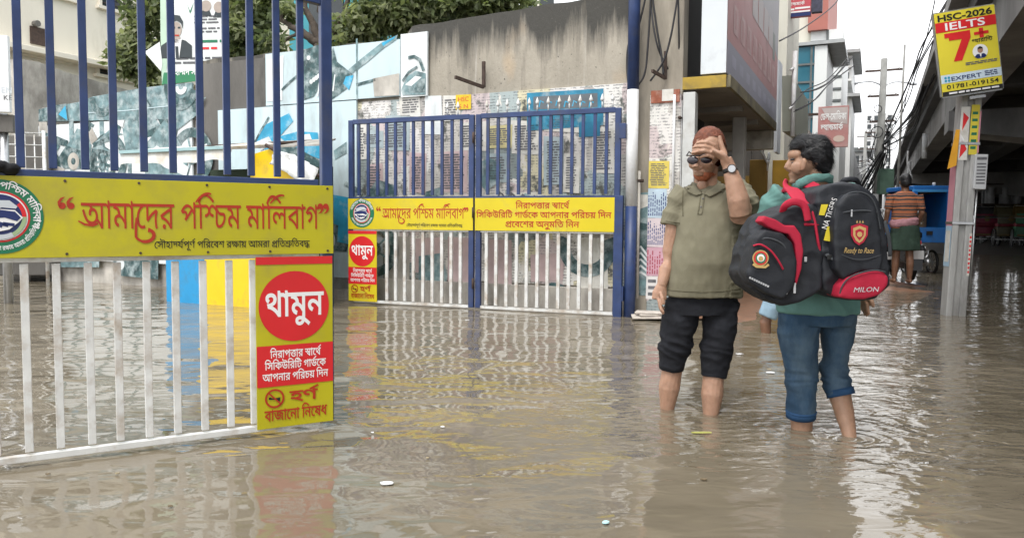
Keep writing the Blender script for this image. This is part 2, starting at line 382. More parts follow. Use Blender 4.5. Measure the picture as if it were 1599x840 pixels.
129: '929 622 0 -71 -315 0 0 -551 -77 0 0 84 5 26 -2 16 -2 22 -1 27 0 27 0 217 0 12 0 120 -547 0 0 71|876 271 -3 -30 -9 -29 -17 -25 -25 -21 -33 -14 -44 -4 -14 0 -15 1 -14 1 -13 3 6 72 6 -1 9 0 10 -1 8 0 36 4 22 13 10 17 3 19 -2 18 -5 16 -8 13 -12 11 -30 17 -39 12 -49 7 -60 2 -34 0 -56 4 -50 10 -41 20 -31 30 -20 41 -7 54 0 10 1 11 2 13 2 12 75 -6 -1 -9 -2 -9 -1 -9 0 -8 9 -49 26 -27 42 -14 54 -4 31 0 87 -4 65 -12 49 -20 37 -26 21 -23 14 -27 8 -28|347 265 42 -5 39 -14 36 -21 33 -29 30 -33 26 -37 1 -71 -11 -21 -32 47 -31 39 -31 32 -31 23 -33 14 -34 5 -16 -1 -13 -5 -10 -6 -7 -9 -5 -11 -1 -14 1 -15 3 -13 4 -11 4 -10 -77 -16 -6 15 -6 17 -4 18 -1 17 3 26 7 24 12 19 15 17 20 12 22 10 24 5|185 463 49 -6 45 -17 38 -28 29 -39 19 -49 6 -59 -1 -18 -1 -16 -2 -14 -2 -11 -78 2 3 13 2 13 2 12 0 10 -2 32 -8 32 -13 28 -19 24 -27 15 -35 5 -27 -4 -19 -10 -10 -16 -3 -20 1 -8 2 -10 2 -10 4 -10 -78 -16 -6 15 -4 16 -3 15 -1 15 2 25 8 22 12 20 16 16 20 13 23 10 27 6|123 405 2 9 1 10 0 12 0 13 -5 41 -15 40 -26 32 -38 20 93 20 30 -30 21 -33 12 -40 4 -49 0 -13 -2 -13 -1 -11 -2 -13',
70: '636 622 0 -71 -105 0 0 -551 -77 0 -44 53 -49 45 -55 40 -63 32 -73 25 -86 17 -36 91 32 21 33 19 34 19 35 18 36 18 34 16 -41 27 -47 25 -53 20 -63 16 31 68 2 -19 -91 0 0 71|454 551 -319 0 -21 9 42 -13 42 -19 42 -23 38 -25 32 -24 26 -24 5 -56 -37 -17 -38 -18 -39 -19 -37 -19 -35 -19 -30 -19 -12 15 81 -16 70 -24 60 -31 54 -37 48 -42 44 -47 -13 -4 -1 22 -1 23 -1 24 0 23|180 -6 -23 4 -19 12 -14 18 -4 24 4 24 14 19 19 13 23 4 23 -4 19 -13 14 -19 4 -24 -4 -24 -14 -18 -19 -12',
224: '765 622 0 -71 -105 0 0 -551 -77 0 0 396 22 -64 -39 56 -36 46 -33 39 -31 31 -31 23 -31 17 -32 9 -35 3 -38 -4 -35 -11 -31 -17 -28 -23 -26 -26 -24 -28 -8 -2 16 9 15 6 17 4 18 1 51 -8 34 -23 20 -36 7 -42 0 -11 -1 -10 -1 -9 -2 -6 -17 6 12 13 11 12 11 12 12 12 13 12 13 13 124 116 49 -53 -284 -268 -59 55 82 78 -36 -43 -30 -23 14 18 12 18 7 21 3 24 -4 23 -11 17 -19 11 -25 4 -16 -1 -15 -3 -15 -6 -16 -8 -76 72 41 50 41 42 43 36 45 26 48 17 51 6 53 -5 47 -16 44 -26 44 -36 43 -47 45 -58 -18 5 -2 25 -2 27 -1 29 0 31 0 130 53 0 23 -66|660 -43 -75 0 -11 27 -14 22 -17 16 -20 12 -23 7 -25 2 -51 -2 -50 -7 -50 -6 -55 -2 -37 2 -38 5 -38 10 -35 16 -31 23 -24 33 -16 43 -5 54 1 17 1 19 3 20 4 19 77 -10 -3 -13 -3 -16 -1 -18 -1 -19 4 -37 13 -29 22 -21 29 -15 36 -8 42 -3 47 2 46 6 47 7 49 2 36 -3 34 -10 30 -16 25 -25 0 90 77 0',
35: '407 50 -79 10 -74 30 -67 54 -61 78 -52 106 -45 138 76 20 37 -113 40 -91 44 -70 52 -48 59 -28 68 -10 43 3 36 9 29 13 23 19 16 23 12 25 7 29 2 31 -4 40 -12 36 -19 31 -26 24 -32 15 -36 5 -34 -4 -24 -13 -13 -20 -4 -25 1 -10 1 -11 3 -12 4 -13 -77 -15 -5 19 -4 18 -3 18 -1 19 5 36 15 30 23 23 31 17 36 10 42 4 58 -7 51 -21 42 -35 32 -45 20 -55 7 -63 -7 -60 -19 -54 -34 -45 -47 -35 -61 -22|717 622 0 -71 -727 0 0 71',
474: '908 622 0 -71 -311 0 0 -231 -3 -49 2 -21 0 -22 1 -21 0 -20 0 -97 -77 11 0 411 5 20 -3 17 -1 18 -1 19 0 21 0 81 53 0 24 -66|376 629 38 -4 34 -11 31 -18 28 -24 23 -29 19 -34 -4 -105 -34 64 -39 48 -44 30 -50 10 -35 -5 -28 -17 -18 -26 -6 -37 8 -36 25 -29 42 -20 62 -9 -7 -77 -60 9 -49 18 -36 27 -26 34 -15 40 -5 46 5 48 16 40 24 30 31 20 34 13|92 629 41 -4 39 -13 34 -22 27 -32 18 -43 6 -54 -5 -40 -15 -38 -25 -33 -36 -27 -48 -17 -59 -6 -6 77 45 4 35 11 25 15 16 19 9 21 3 21 -6 37 -20 27 -33 18 -46 6 -23 -1 -20 -2 -21 -3 -21 -5 -8 75 22 4 23 3 24 1|597 -43 -74 0 -18 38 -25 27 -32 16 -42 5 -27 -1 -28 -3 -29 -4 -30 -5 -31 -3 -32 -1 -31 2 -32 6 -30 10 -28 14 -23 21 -19 27 -12 34 -4 42 0 15 2 15 2 14 2 13 78 -9 -2 -9 -2 -11 -2 -12 0 -14 3 -29 11 -23 15 -15 21 -11 23 -6 27 -2 44 2 38 6 37 7 42 2 38 -3 35 -9 32 -17 26 -25 0 68 77 -1|734 164 -36 4 -34 11 -32 20 -28 29 -25 39 -22 50 36 68 16 -48 19 -39 20 -29 23 -20 25 -12 27 -4 22 4 21 11 15 19 5 31 -2 20 -7 19 -12 17 -18 14 -25 12 -32 9 15 74 40 -11 37 -18 33 -23 25 -30 16 -37 6 -45 -9 -55 -26 -43 -41 -28',
350: '789 622 0 -71 -630 0 0 -298 -14 20 66 64 78 57 89 51 97 41 47 -47 0 -211 -77 -31 0 234 20 -26 -56 -25 -55 -31 -54 -35 -52 -41 -53 -46 -54 -52 -59 40 0 336 -92 0 0 71|703 69 1 -37 5 -36 7 -37 11 -40 -69 -17 -12 45 -9 44 -6 43 -2 41 1 39 4 36 7 38 12 41 2 -16 -35 -10 -37 -11 -38 -13 -35 -13 -20 -5 -71 -26 -67 -27 -60 -29 -54 -27 11 8 54 -15 51 -20 48 -26 46 -35 -1 18 -1 21 -1 20 0 15 0 124 77 27 0 -306 -77 0 -38 35 -39 28 -40 22 -42 16 -44 12 -47 10 -36 79 46 26 49 25 51 24 55 24 56 22 58 22 26 7 46 17 46 15 46 14 43 11 54 -55 -15 -43 -10 -43 -5 -42',
36: '655 622 0 -71 -105 0 0 -551 -77 0 -41 53 -49 51 -56 45 -63 39 -70 30 -79 20 -23 93 52 -35 79 -20 69 -28 59 -33 50 -37 41 -40 33 -41 -1 23 0 23 -1 24 0 26 0 495 53 0 23 -66|211 625 58 -5 47 -16 37 -26 26 -32 16 -39 5 -43 -16 -71 -48 -56 -77 -40 -101 -22 -48 10 -18 46 76 9 58 16 43 20 29 26 16 31 5 33 -7 38 -21 28 -35 17 -47 6 -43 -5 -28 -14 -17 -21 -5 -21 2 -14 6 -12 10 -12 16 -10 -44 -62 -18 14 -16 14 -14 17 -11 20 -7 23 -2 25 5 33 15 31 25 26 34 21 43 13',
57: '-286 -266 -28 3 -31 9 -30 14 -25 22 -16 29 -6 38 10 46 29 35 47 23 62 8 61 -6 59 -17 58 -26 58 -36 62 -43 65 -50 -45 -54 -64 51 -58 42 -54 32 -50 24 -49 14 -48 5 -31 -3 -23 -11 -13 -16 -5 -20 5 -24 14 -15 22 -9 24 -3 33 4 27 12 19 17 15 21 10 23 6 25 3 23 1 20 0 67 77 0 0 -53 -2 -30 -5 -35 -9 -38 -17 -36 -24 -32 -33 -26 -44 -18',
39: '614 622 0 -71 -105 0 0 -551 -77 0 0 243 16 -56 -34 44 -38 39 -40 33 -40 26 -40 17 -40 5 -34 -5 -28 -14 -20 -25 -6 -33 5 -28 16 -24 27 -20 38 -18 -38 -71 -54 29 -42 38 -25 46 -9 51 6 45 18 36 26 29 34 20 36 12 38 4 50 -5 45 -13 42 -21 39 -28 36 -34 35 -38 -14 -4 -3 23 -1 23 -1 22 0 23 0 180 -442 0 0 71',
339: '486 528 67 -9 50 -26 31 -42 10 -55 -6 -42 -18 -36 -29 -33 -37 -28 -46 -24 -51 -21 -30 70 58 22 43 23 27 29 9 37 -5 27 -15 20 -25 13 -36 4 -33 -3 -32 -7 -28 -11 -26 -14 -20 -16 -16 -17 -11 -16 -3 -15 2 -12 8 -10 14 -8 26 -6 -20 -74 -48 14 -34 22 -20 29 -7 37 5 33 16 31 24 31 31 27 38 23 43 18 46 11|654 170 -15 -71 -45 -53 -70 -35 -92 -11 -64 6 -62 16 -58 29 -54 41 -49 57 -44 72 -39 89 -34 107 76 23 38 -117 44 -92 49 -69 57 -48 65 -29 76 -9 56 6 45 17 29 30 10 43 -6 32 -19 26 -28 22 -35 16 80 35 38 -25 28 -32 17 -36|733 622 0 -71 -743 0 0 71',
275: '495 303 -63 9 -50 26 -39 42 -31 57 12 2 -9 -32 -13 -32 -18 -29 -24 -24 -28 -17 -35 -5 -28 3 -27 7 -25 15 -25 21 -27 31 -28 40 61 36 26 -40 22 -23 19 -10 21 -4 23 4 19 12 17 22 13 32 9 45 4 60 69 0 9 -36 12 -33 15 -31 18 -27 21 -22 25 -17 28 -11 33 -3 31 5 22 14 14 22 5 30 -5 37 -16 35 -22 33 -27 28 80 16 16 -16 15 -21 15 -24 11 -26 8 -30 2 -32 -10 -61 -31 -43 -49 -26|730 622 0 -71 -740 0 0 71|620 369 0 -369 -77 0 -34 37 -35 31 -39 27 -41 21 -47 18 -52 14 -35 78 63 38 69 38 74 34 77 27|543 303 -36 -16 -37 -18 -36 -19 -36 -20 -32 -19 -30 -18 6 9 62 -22 54 -26 48 -31 40 -35 -1 18 -1 21 -1 20 0 15',
20: '817 622 0 -71 -325 0 0 -62 0 -16 0 -473 -77 0 -35 57 -46 54 -56 48 -62 39 -69 29 -71 16 -39 96 97 53 97 47 100 41 106 37 -22 -42 0 76 -425 0 0 71|415 467 21 -29 -52 -16 -54 -21 -53 -23 -53 -25 -49 -25 -45 -24 57 -16 59 -26 56 -34 52 -42 44 -46 30 -50 -8 -2 -2 23 -2 23 -1 25 0 30|761 288 -3 -32 -10 -30 -17 -27 -26 -22 -35 -14 -45 -5 -16 0 -15 1 -14 1 -14 3 6 72 7 -1 7 0 10 -1 10 0 40 5 22 14 11 20 4 24 -13 49 -38 41 -64 32 -89 20 3 75 74 -14 66 -25 57 -34 44 -44 29 -50',
12: '508 622 -5 35 -15 24 -24 13 -36 5 -140 0 -58 2 -42 7 -33 12 -28 16 -24 23 -17 29 -10 33 -3 38 0 13 1 13 2 13 2 14 74 -5 -2 -11 -1 -10 -1 -9 0 -8 1 -21 3 -18 6 -16 9 -12 17 -14 23 -10 32 -5 44 -2 124 0 47 -2 37 -6 29 -11 24 -18 15 -19 11 -25 7 -30 3 -38|722 622 0 -71 -366 0 0 -179 2 -25 7 -17 11 -11 17 -3 19 3 20 9 22 16 23 22 25 30 27 37 60 9 28 -48 21 -49 14 -50 4 -50 -7 -60 -21 -53 -34 -45 -46 -34 -60 -22 -71 -7 -64 6 -59 17 -55 30 -50 45 -46 59 -42 77 -38 94 -34 113 76 20 38 -125 41 -98 47 -74 53 -50 60 -28 69 -10 71 10 52 30 33 46 11 57 -3 42 -9 35 -15 29 -18 24 46 19 -30 -46 -31 -38 -32 -29 -32 -21 -31 -12 -31 -4 -22 2 -21 4 -19 9 -15 11 -15 17 -12 23 -8 34 -3 51 0 158 -289 0 0 71',
520: '843 622 0 -71 -405 0 0 -346 1 -37 4 -25 5 -15 7 -11 23 -16 32 -5 38 5 36 14 33 21 28 26 26 32 19 34 11 35 4 36 -4 28 -12 21 -21 12 -32 4 -12 0 -14 -2 -14 -2 -13 -3 -11 71 19 4 21 4 21 2 22 1 35 -3 31 -11 26 -18 19 -26 13 -35 4 -43 -7 -58 -22 -57 -33 -51 -40 -42 -39 -29 -42 -22 -45 -15 -50 -5 -34 3 -29 8 -25 13 -19 15 -15 21 -11 25 -8 34 -3 48 0 360 -105 0 0 71|661 622 -6 35 -17 22 -27 12 -38 4 -86 0 -58 2 -43 7 -32 12 -28 16 -24 23 -16 29 -11 33 -3 38 0 13 2 13 1 13 2 15 74 -5 -2 -11 -1 -9 -1 -10 0 -10 1 -21 4 -18 5 -15 9 -13 17 -14 23 -11 33 -6 43 -2 28 0 18 0 22 -2 26 -3 32 -5 39 -9 48 -11 15 -19 12 -25 8 -30 3 -38|276 622 0 -71 -105 0 0 -551 -77 0 0 551 -104 0 0 71 92 0 -16 20 -16 20 -16 21 -14 21 35 56 38 52 43 43 49 33 59 22 69 7 68 -5 63 -17 61 -27 61 -36 62 -45 67 -53 -40 -46 -50 38 -45 32 -43 28 -39 22 -38 16 -37 12 -38 8 -40 2 -51 -5 -44 -15 -37 -23 -33 -31 -28 -37 -26 -42 10 -16 12 -17 15 -18 17 -20',
32: '722 622 0 -71 -366 0 0 -179 2 -25 7 -17 11 -11 17 -3 19 3 20 9 22 16 23 22 25 30 27 37 60 9 28 -48 21 -49 14 -50 4 -50 -7 -60 -21 -53 -34 -45 -46 -34 -60 -22 -71 -7 -64 6 -59 17 -55 30 -50 45 -46 59 -42 77 -38 94 -34 113 76 20 38 -125 41 -98 47 -74 53 -50 60 -28 69 -10 71 10 52 30 33 46 11 57 -3 42 -9 35 -15 29 -18 24 46 19 -30 -46 -31 -38 -32 -29 -32 -21 -31 -12 -31 -4 -22 2 -21 4 -19 9 -15 11 -15 17 -12 23 -8 34 -3 51 0 158 -289 0 0 71',
25: '577 622 0 -71 -405 0 0 -30 -4 -63 2 -16 1 -20 1 -22 0 -22 0 -173 1 -37 4 -25 5 -15 7 -11 23 -16 32 -5 38 5 36 14 32 21 29 26 25 31 18 33 12 34 4 36 -5 27 -13 16 -23 7 -29 3 -5 0 -41 2 -33 5 -27 9 -27 12 -22 14 -21 17 -17 18 -14 21 10 87 21 -33 23 -27 26 -22 31 -16 40 -10 49 -3 16 0 34 -1 25 -4 19 -6 17 -9 20 -17 14 -22 8 -26 3 -32 -7 -60 -22 -57 -33 -51 -40 -43 -39 -29 -42 -23 -46 -14 -50 -5 -34 3 -29 8 -24 13 -19 15 -15 21 -11 25 -8 34 -3 48 0 360 -105 0 0 71',
8: '903 622 0 -71 -105 0 0 -551 -77 0 -33 55 -39 49 -45 41 -47 35 25 66 39 -26 40 -34 36 -38 27 -39 -1 15 -1 13 0 13 0 14 -1 14 0 16 0 357 -731 0 0 71|376 91 -66 8 -64 24 -60 43 -56 66 -53 90 -48 120 73 24 37 -95 39 -75 41 -58 47 -40 52 -23 60 -8 50 4 38 13 29 21 20 27 11 33 4 35 -8 52 -24 42 -35 27 -43 9 -29 -4 -21 -10 -13 -19 -4 -25 1 -8 1 -11 3 -11 3 -11 -76 -15 -6 20 -5 18 -2 18 -1 16 5 34 16 28 23 22 29 16 34 9 35 3 55 -7 47 -19 38 -32 29 -41 18 -50 6 -57 -6 -52 -19 -48 -31 -42 -45 -33 -58 -21|344 465 -10 30 -20 27 -30 20 -41 14 24 45 45 -12 49 -23 33 -27 20 -32 9 -39',
27: '401 63 -58 5 -55 16 -52 27 -50 41 -45 54 -41 70 -38 86 -33 103 76 20 36 -111 40 -88 45 -67 52 -45 59 -26 67 -9 65 8 47 24 28 40 10 57 -2 29 -6 24 -8 20 -8 17 60 0 -29 -28 -29 -24 -32 -20 -34 -16 -36 -10 -39 -3 -37 4 -32 11 -27 18 -20 26 -13 31 -4 37 8 44 23 46 42 42 63 37 -21 -1 -25 0 -25 -1 -25 0 -308 0 0 71 937 0 0 -71 -313 0 -23 0 -20 1 -19 1 -17 1 -74 -36 -53 -33 -36 -30 -22 -27 -11 -24 -4 -24 4 -24 12 -16 17 -9 19 -3 36 4 32 14 32 21 36 29 86 -31 8 -22 7 -27 4 -31 2 -31 -6 -48 -16 -46 -30 -39 -44 -31 -58 -20|801 205 2 -48 6 -46 11 -48 16 -53 -75 -17 -16 57 -12 56 -7 57 -3 59 2 50 7 45 11 39 12 32 -70 5 -59 15 -50 22 -40 30 -33 38 -28 45 76 16 18 -27 23 -24 28 -21 35 -15 43 -10 53 -3 14 0 13 1 14 1 14 1 39 -70 -21 -44 -13 -44 -7 -46',
49: '643 622 0 -71 -105 0 0 -551 -77 0 -50 54 -51 46 -56 39 -62 32 -72 24 -86 17 -36 91 52 32 57 31 60 31 63 28 59 7 2 -56 -51 -23 -53 -25 -51 -27 -44 -26 69 -17 61 -22 55 -28 49 -33 45 -37 42 -39 0 17 -1 18 -1 18 0 19 0 141 4 22 -1 24 -2 26 -1 25 0 25 0 117 -471 0 0 71|77 569 41 -14 62 -20 64 -27 62 -33 59 -37 55 -41 48 -42 -1 -91 -41 41 -46 39 -52 36 -54 34 -56 29 -58 25 -57 20 -55 14',
38: '606 622 0 -71 -105 0 0 -551 -77 0 -36 58 -46 52 -57 47 -64 39 -70 29 -75 18 -39 96 98 55 101 50 104 44 107 36 -23 -42 0 140|424 474 21 -28 -78 -28 -82 -34 -81 -38 -74 -42 56 -16 59 -25 59 -33 54 -40 46 -48 34 -54 -9 0 -2 23 -1 23 -2 25 0 30|240 629 12 0 14 -1 14 -2 13 -2 -6 -72 -7 1 -8 1 -9 0 -12 0 -27 -3 -20 -9 -12 -15 -4 -18 6 -24 17 -21 32 -19 50 -22 -60 -45 -35 20 -31 20 -25 23 -18 25 -11 28 -4 30 3 26 11 25 18 22 25 17 33 11',
136: '255 629 57 -6 50 -17 47 -28 45 -38 44 -47 45 -56 -60 -45 -39 51 -36 41 -35 32 -35 22 -38 14 -40 4 -33 -3 -29 -8 -23 -13 -21 -16 -19 -18 -18 -19 -22 -2 18 9 24 10 30 8 36 3 39 -4 31 -11 23 -18 15 -22 9 -23 3 -25 -4 -31 -11 -29 -19 -29 -29 -27 -39 -29 -53 -30 -45 70 51 25 38 24 23 24 8 28 -3 17 -10 13 -17 7 -23 3 -24 -2 -24 -4 -24 -8 -25 -10 -71 57 33 44 35 38 36 31 40 24 43 14',
370: '192 471 43 -4 38 -11 35 -17 32 -23 30 -27 30 -31 -1 -90 -44 51 -49 42 -50 29 -49 9 -31 -4 -25 -13 -17 -21 -6 -30 5 -25 13 -21 24 -18 32 -17 -37 -71 -50 28 -37 36 -24 43 -8 48 6 43 16 34 25 26 31 19 33 11|858 622 0 -71 -406 0 0 -346 1 -37 4 -25 5 -15 7 -11 23 -16 32 -5 38 5 36 14 33 21 28 26 26 32 19 34 11 35 4 36 -4 28 -12 21 -21 12 -32 4 -12 0 -14 -2 -14 -2 -13 -3 -11 71 19 4 21 4 21 2 22 1 35 -3 31 -11 26 -18 19 -26 13 -35 4 -43 -7 -58 -22 -57 -33 -51 -40 -42 -39 -29 -42 -22 -45 -15 -50 -5 -34 3 -29 8 -25 13 -19 15 -15 21 -11 25 -8 34 -3 48 0 146 4 26 -2 20 -1 19 -1 21 0 21 0 107 -385 0 0 71|675 622 -5 35 -14 24 -25 13 -36 5 -94 0 -58 2 -43 7 -32 12 -28 16 -24 23 -16 29 -11 33 -3 38 0 13 2 12 1 14 2 14 74 -5 -2 -10 -1 -9 -1 -9 0 -10 1 -21 4 -18 5 -16 9 -12 17 -14 23 -10 33 -5 43 -2 78 0 48 -2 36 -6 29 -11 24 -18 15 -19 11 -25 7 -30 3 -38',
397: '396 300 -45 4 -39 13 -38 21 -40 27 -22 17 -17 10 -15 5 -16 2 -16 -2 -13 -7 -8 -11 -3 -16 2 -15 8 -14 12 -13 14 -13 -55 -55 -24 24 -21 27 -13 31 -5 34 4 32 12 25 20 19 24 14 27 8 28 3 23 -2 22 -6 20 -9 20 -11 18 -12 18 -12 31 -20 26 -15 25 -9 29 -3 32 4 23 13 14 22 5 32 -5 37 -15 35 -23 33 -27 28 79 16 16 -16 16 -21 14 -24 12 -26 7 -30 3 -32 -4 -42 -12 -34 -20 -28 -28 -21 -36 -13|87 601 46 -12 55 -28 34 -31 17 -38 6 -50 0 -8 -1 -10 -1 -10 -2 -9 -76 2 2 11 1 9 0 9 0 8 -6 38 -18 32 -32 26 -47 16|879 622 0 -71 -105 0 0 -551 -77 0 0 75 2 41 -1 24 0 24 -1 25 0 25 0 337 -707 0 0 71|470 231 -5 29 -11 22 -18 16 -22 14 71 35 15 -11 14 -15 13 -18 9 -21 6 -25 2 -30|493 235 50 -5 45 -15 41 -24 38 -31 36 -38 35 -43 -26 -67 -32 41 -32 37 -35 30 -35 24 -37 16 -40 5 -20 -3 -15 -8 -10 -12 -3 -15 3 -18 11 -13 17 -12 24 -10 -35 -69 -41 21 -32 28 -20 34 -7 39 9 47 27 34 39 20',
347: '842 622 0 -71 -683 0 0 -240 -15 20 37 33 41 32 44 31 48 29 52 26 55 24 58 -58 -19 -40 -12 -41 -6 -41 -2 -40 0 -16 2 -18 2 -18 3 -22 -20 19 37 33 40 32 45 31 48 29 52 26 55 24 58 -58 -19 -41 -12 -43 -6 -43 -2 -46 2 -37 5 -42 9 -44 12 -42 -75 -17 -13 48 -10 49 -6 48 -2 46 1 40 4 36 6 31 9 25 7 -1 -41 -22 -41 -25 -40 -27 -39 -31 -39 -32 -38 -36 -60 38 -5 25 -3 27 -3 30 -1 33 1 32 4 33 6 31 9 25 7 -1 -41 -22 -41 -25 -41 -29 -42 -32 -42 -36 -43 -41 -57 38 0 283 -92 0 0 71',
598: '49 338 242 0 0 -82 -242 0',
160: '-10 551 0 71 557 0 0 -71|200 486 31 -2 28 -6 26 -11 24 -16 22 -21 21 -26 -16 -1 15 29 23 22 29 13 32 4 45 -6 40 -17 38 -28 37 -37 -58 -47 -21 26 -23 20 -25 13 -28 4 -20 -3 -19 -10 -14 -18 -5 -30 0 -7 0 -9 1 -8 1 -8 -65 -5 -8 34 -13 28 -19 22 -21 16 -25 10 -26 3 -33 -5 -25 -13 -16 -22 -5 -27 7 -35 21 -26 34 -20 44 -18 -27 -74 -44 16 -39 21 -32 26 -25 32 -16 39 -5 45 5 37 15 32 25 27 31 20 37 13',
361: '821 622 0 -71 -366 0 0 -178 2 -26 7 -17 12 -11 16 -3 19 3 21 9 21 16 23 22 25 30 27 37 60 9 28 -48 22 -49 13 -50 4 -50 -7 -61 -22 -54 -34 -44 -48 -34 -59 -21 -70 -7 -60 6 -59 18 -56 34 -54 50 -50 70 -47 92 70 31 31 -67 34 -55 38 -44 43 -33 50 -19 58 -7 69 10 53 30 33 46 11 57 -3 42 -10 35 -14 29 -18 24 46 19 -30 -46 -32 -38 -31 -29 -31 -21 -32 -12 -31 -4 -22 2 -21 4 -18 9 -16 11 -15 17 -12 23 -8 34 -3 51 0 9 3 -4 -1 19 -1 19 -1 18 0 18 0 79 -388 0 0 71|181 500 41 -3 40 -11 37 -16 37 -22 35 -29 34 -33 10 -100 -55 60 -58 44 -58 29 -55 9 -23 -3 -21 -9 -15 -16 -5 -25 2 -15 7 -15 12 -14 19 -13 -52 -60 -30 25 -22 28 -13 31 -5 33 5 38 15 31 23 25 28 17 33 10',
632: '90 484 -7 11 11 37 12 39 15 40 15 41 17 40 16 37 67 0 -10 -41 -10 -42 -8 -44 -8 -42 -7 -39 -6 -37|278 484 -7 11 11 37 12 39 15 40 15 41 17 40 16 37 67 0 -10 -41 -10 -42 -8 -44 -8 -42 -7 -39 -6 -37',
633: '415 729 7 -11 -10 -36 -13 -40 -15 -40 -15 -40 -16 -40 -17 -38 -67 0 9 41 10 43 9 43 8 42 7 40 6 36|227 729 7 -11 -10 -36 -13 -40 -15 -40 -15 -40 -16 -40 -17 -38 -67 0 9 41 10 43 9 43 8 42 7 40 6 36'}
WORDS={'আমাদের পশ্চিম মালিবাগ': [10097, [[9, 0, 0], [44, 1158, 0], [54, 1780, 0], [61, 2046, 0], [37, 2392, 0], [46, 2995, 0], [3, 3591, 0], [40, 3851, 0], [55, 4567, 0], [416, 4833, 0], [44, 5812, 0], [3, 6434, 0], [44, 6694, 0], [54, 7316, 0], [55, 7582, 0], [47, 7848, 0], [42, 8579, 0], [54, 9175, 0], [22, 9441, 0]]], 'সৌহার্দ্যপূর্ণ পরিবেশ রক্ষায় আমরা প্রতিশ্রুতিবদ্ধ': [18841, [[450, 0, 0], [50, 346, 0], [67, 1028, 0], [51, 1294, 0], [54, 1824, 0], [151, 2090, 0], [45, 2619, 0], [131, 3245, 0], [40, 3245, 0], [58, 3961, 0], [34, 3961, 0], [131, 4520, 0], [3, 4581, 0], [40, 4841, 0], [55, 5557, 0], [46, 5823, 0], [61, 6419, 0], [42, 6765, 0], [48, 7361, 0], [3, 8038, 0], [46, 8298, 0], [129, 8894, 0], [54, 9813, 0], [70, 10079, 0], [3, 10705, 0], [9, 10965, 0], [44, 12123, 0], [46, 12745, 0], [54, 13341, 0], [3, 13607, 0], [224, 13867, 0], [55, 14622, 0], [35, 14888, 0], [474, 15595, 0], [55, 16493, 0], [35, 16759, 0], [42, 17466, 0], [350, 18062, 0]]], 'থামুন': [2137, [[36, 0, 0], [54, 645, 0], [44, 911, 0], [57, 1533, 0], [39, 1533, 0]]], 'নিরাপত্তার স্বার্থে': [6270, [[55, 0, 0], [39, 266, 0], [46, 870, 0], [54, 1466, 0], [40, 1732, 0], [339, 2448, 0], [54, 3171, 0], [46, 3437, 0], [3, 4033, 0], [275, 4293, 0], [54, 5013, 0], [61, 5279, 0], [36, 5625, 0], [131, 6209, 0]]], 'সিকিউরিটি গার্ডকে': [7475, [[55, 0, 0], [50, 266, 0], [55, 948, 0], [20, 1214, 0], [12, 2021, 0], [55, 2733, 0], [46, 2999, 0], [520, 3595, 0], [3, 4428, 0], [22, 4688, 0], [54, 5344, 0], [32, 5610, 0], [131, 6148, 0], [61, 6322, 0], [20, 6668, 0]]], 'আপনার পরিচয় দিন': [8104, [[9, 0, 0], [40, 1158, 0], [39, 1874, 0], [54, 2478, 0], [46, 2744, 0], [3, 3340, 0], [40, 3600, 0], [55, 4316, 0], [46, 4582, 0], [25, 5178, 0], [70, 5745, 0], [3, 6371, 0], [55, 6631, 0], [37, 6897, 0], [39, 7500, 0]]], 'সিকিউরিটি গার্ডকে আপনার পরিচয় দিন': [15839, [[55, 0, 0], [50, 266, 0], [55, 948, 0], [20, 1214, 0], [12, 2021, 0], [55, 2733, 0], [46, 2999, 0], [520, 3595, 0], [3, 4428, 0], [22, 4688, 0], [54, 5344, 0], [32, 5610, 0], [131, 6148, 0], [61, 6322, 0], [20, 6668, 0], [3, 7475, 0], [9, 7735, 0], [40, 8893, 0], [39, 9609, 0], [54, 10213, 0], [46, 10479, 0], [3, 11075, 0], [40, 11335, 0], [55, 12051, 0], [46, 12317, 0], [25, 12913, 0], [70, 13480, 0], [3, 14106, 0], [55, 14366, 0], [37, 14632, 0], [39, 15235, 0]]], 'প্রবেশের অনুমতি নিন': [8402, [[224, 0, 0], [61, 755, 0], [42, 1101, 0], [61, 1697, 0], [48, 2043, 0], [46, 2720, 0], [3, 3316, 0], [8, 3576, 0], [39, 4469, 0], [57, 5073, 0], [44, 5073, 0], [55, 5695, 0], [35, 5961, 0], [3, 6668, 0], [55, 6928, 0], [39, 7194, 0], [39, 7798, 0]]], 'হর্ণ': [1150, [[51, 0, 0], [34, 530, 0], [131, 1089, 0]]], 'বাজানো নিষেধ': [5966, [[42, 0, 0], [54, 596, 0], [27, 862, 0], [54, 1779, 0], [61, 2045, 0], [39, 2391, 0], [54, 2995, 0], [3, 3261, 0], [55, 3521, 0], [39, 3787, 0], [61, 4391, 0], [49, 4737, 0], [38, 5370, 0]]], 'গ্যারান্টি': [3362, [[136, 0, 0], [45, 494, 0], [54, 1120, 0], [46, 1386, 0], [54, 1982, 0], [55, 2248, 0], [370, 2514, 0]]], 'হাম্মদ সাহাব উদ্দিন': [7542, [[51, 0, 0], [54, 530, 0], [397, 796, 0], [37, 1665, 0], [3, 2268, 0], [50, 2528, 0], [54, 3210, 0], [51, 3476, 0], [54, 4006, 0], [42, 4272, 0], [3, 4868, 0], [12, 5128, 0], [55, 5840, 0], [347, 6106, 0], [39, 6938, 0]]], 'ডেল-মোডিকা': [5414, [[450, 0, 0], [32, 346, 0], [47, 1058, 0], [598, 1789, 0], [61, 2129, 0], [44, 2475, 0], [54, 3097, 0], [55, 3363, 0], [32, 3629, 0], [20, 4341, 0], [54, 5148, 0]]], 'ল্যান্ডমার্ক': [3935, [[160, 0, 0], [45, 537, 0], [54, 1163, 0], [361, 1429, 0], [44, 2240, 0], [54, 2862, 0], [20, 3128, 0], [131, 3715, 0]]], '“': [500, [[632, 0, 0]]], '”': [500, [[633, 0, 0]]]}
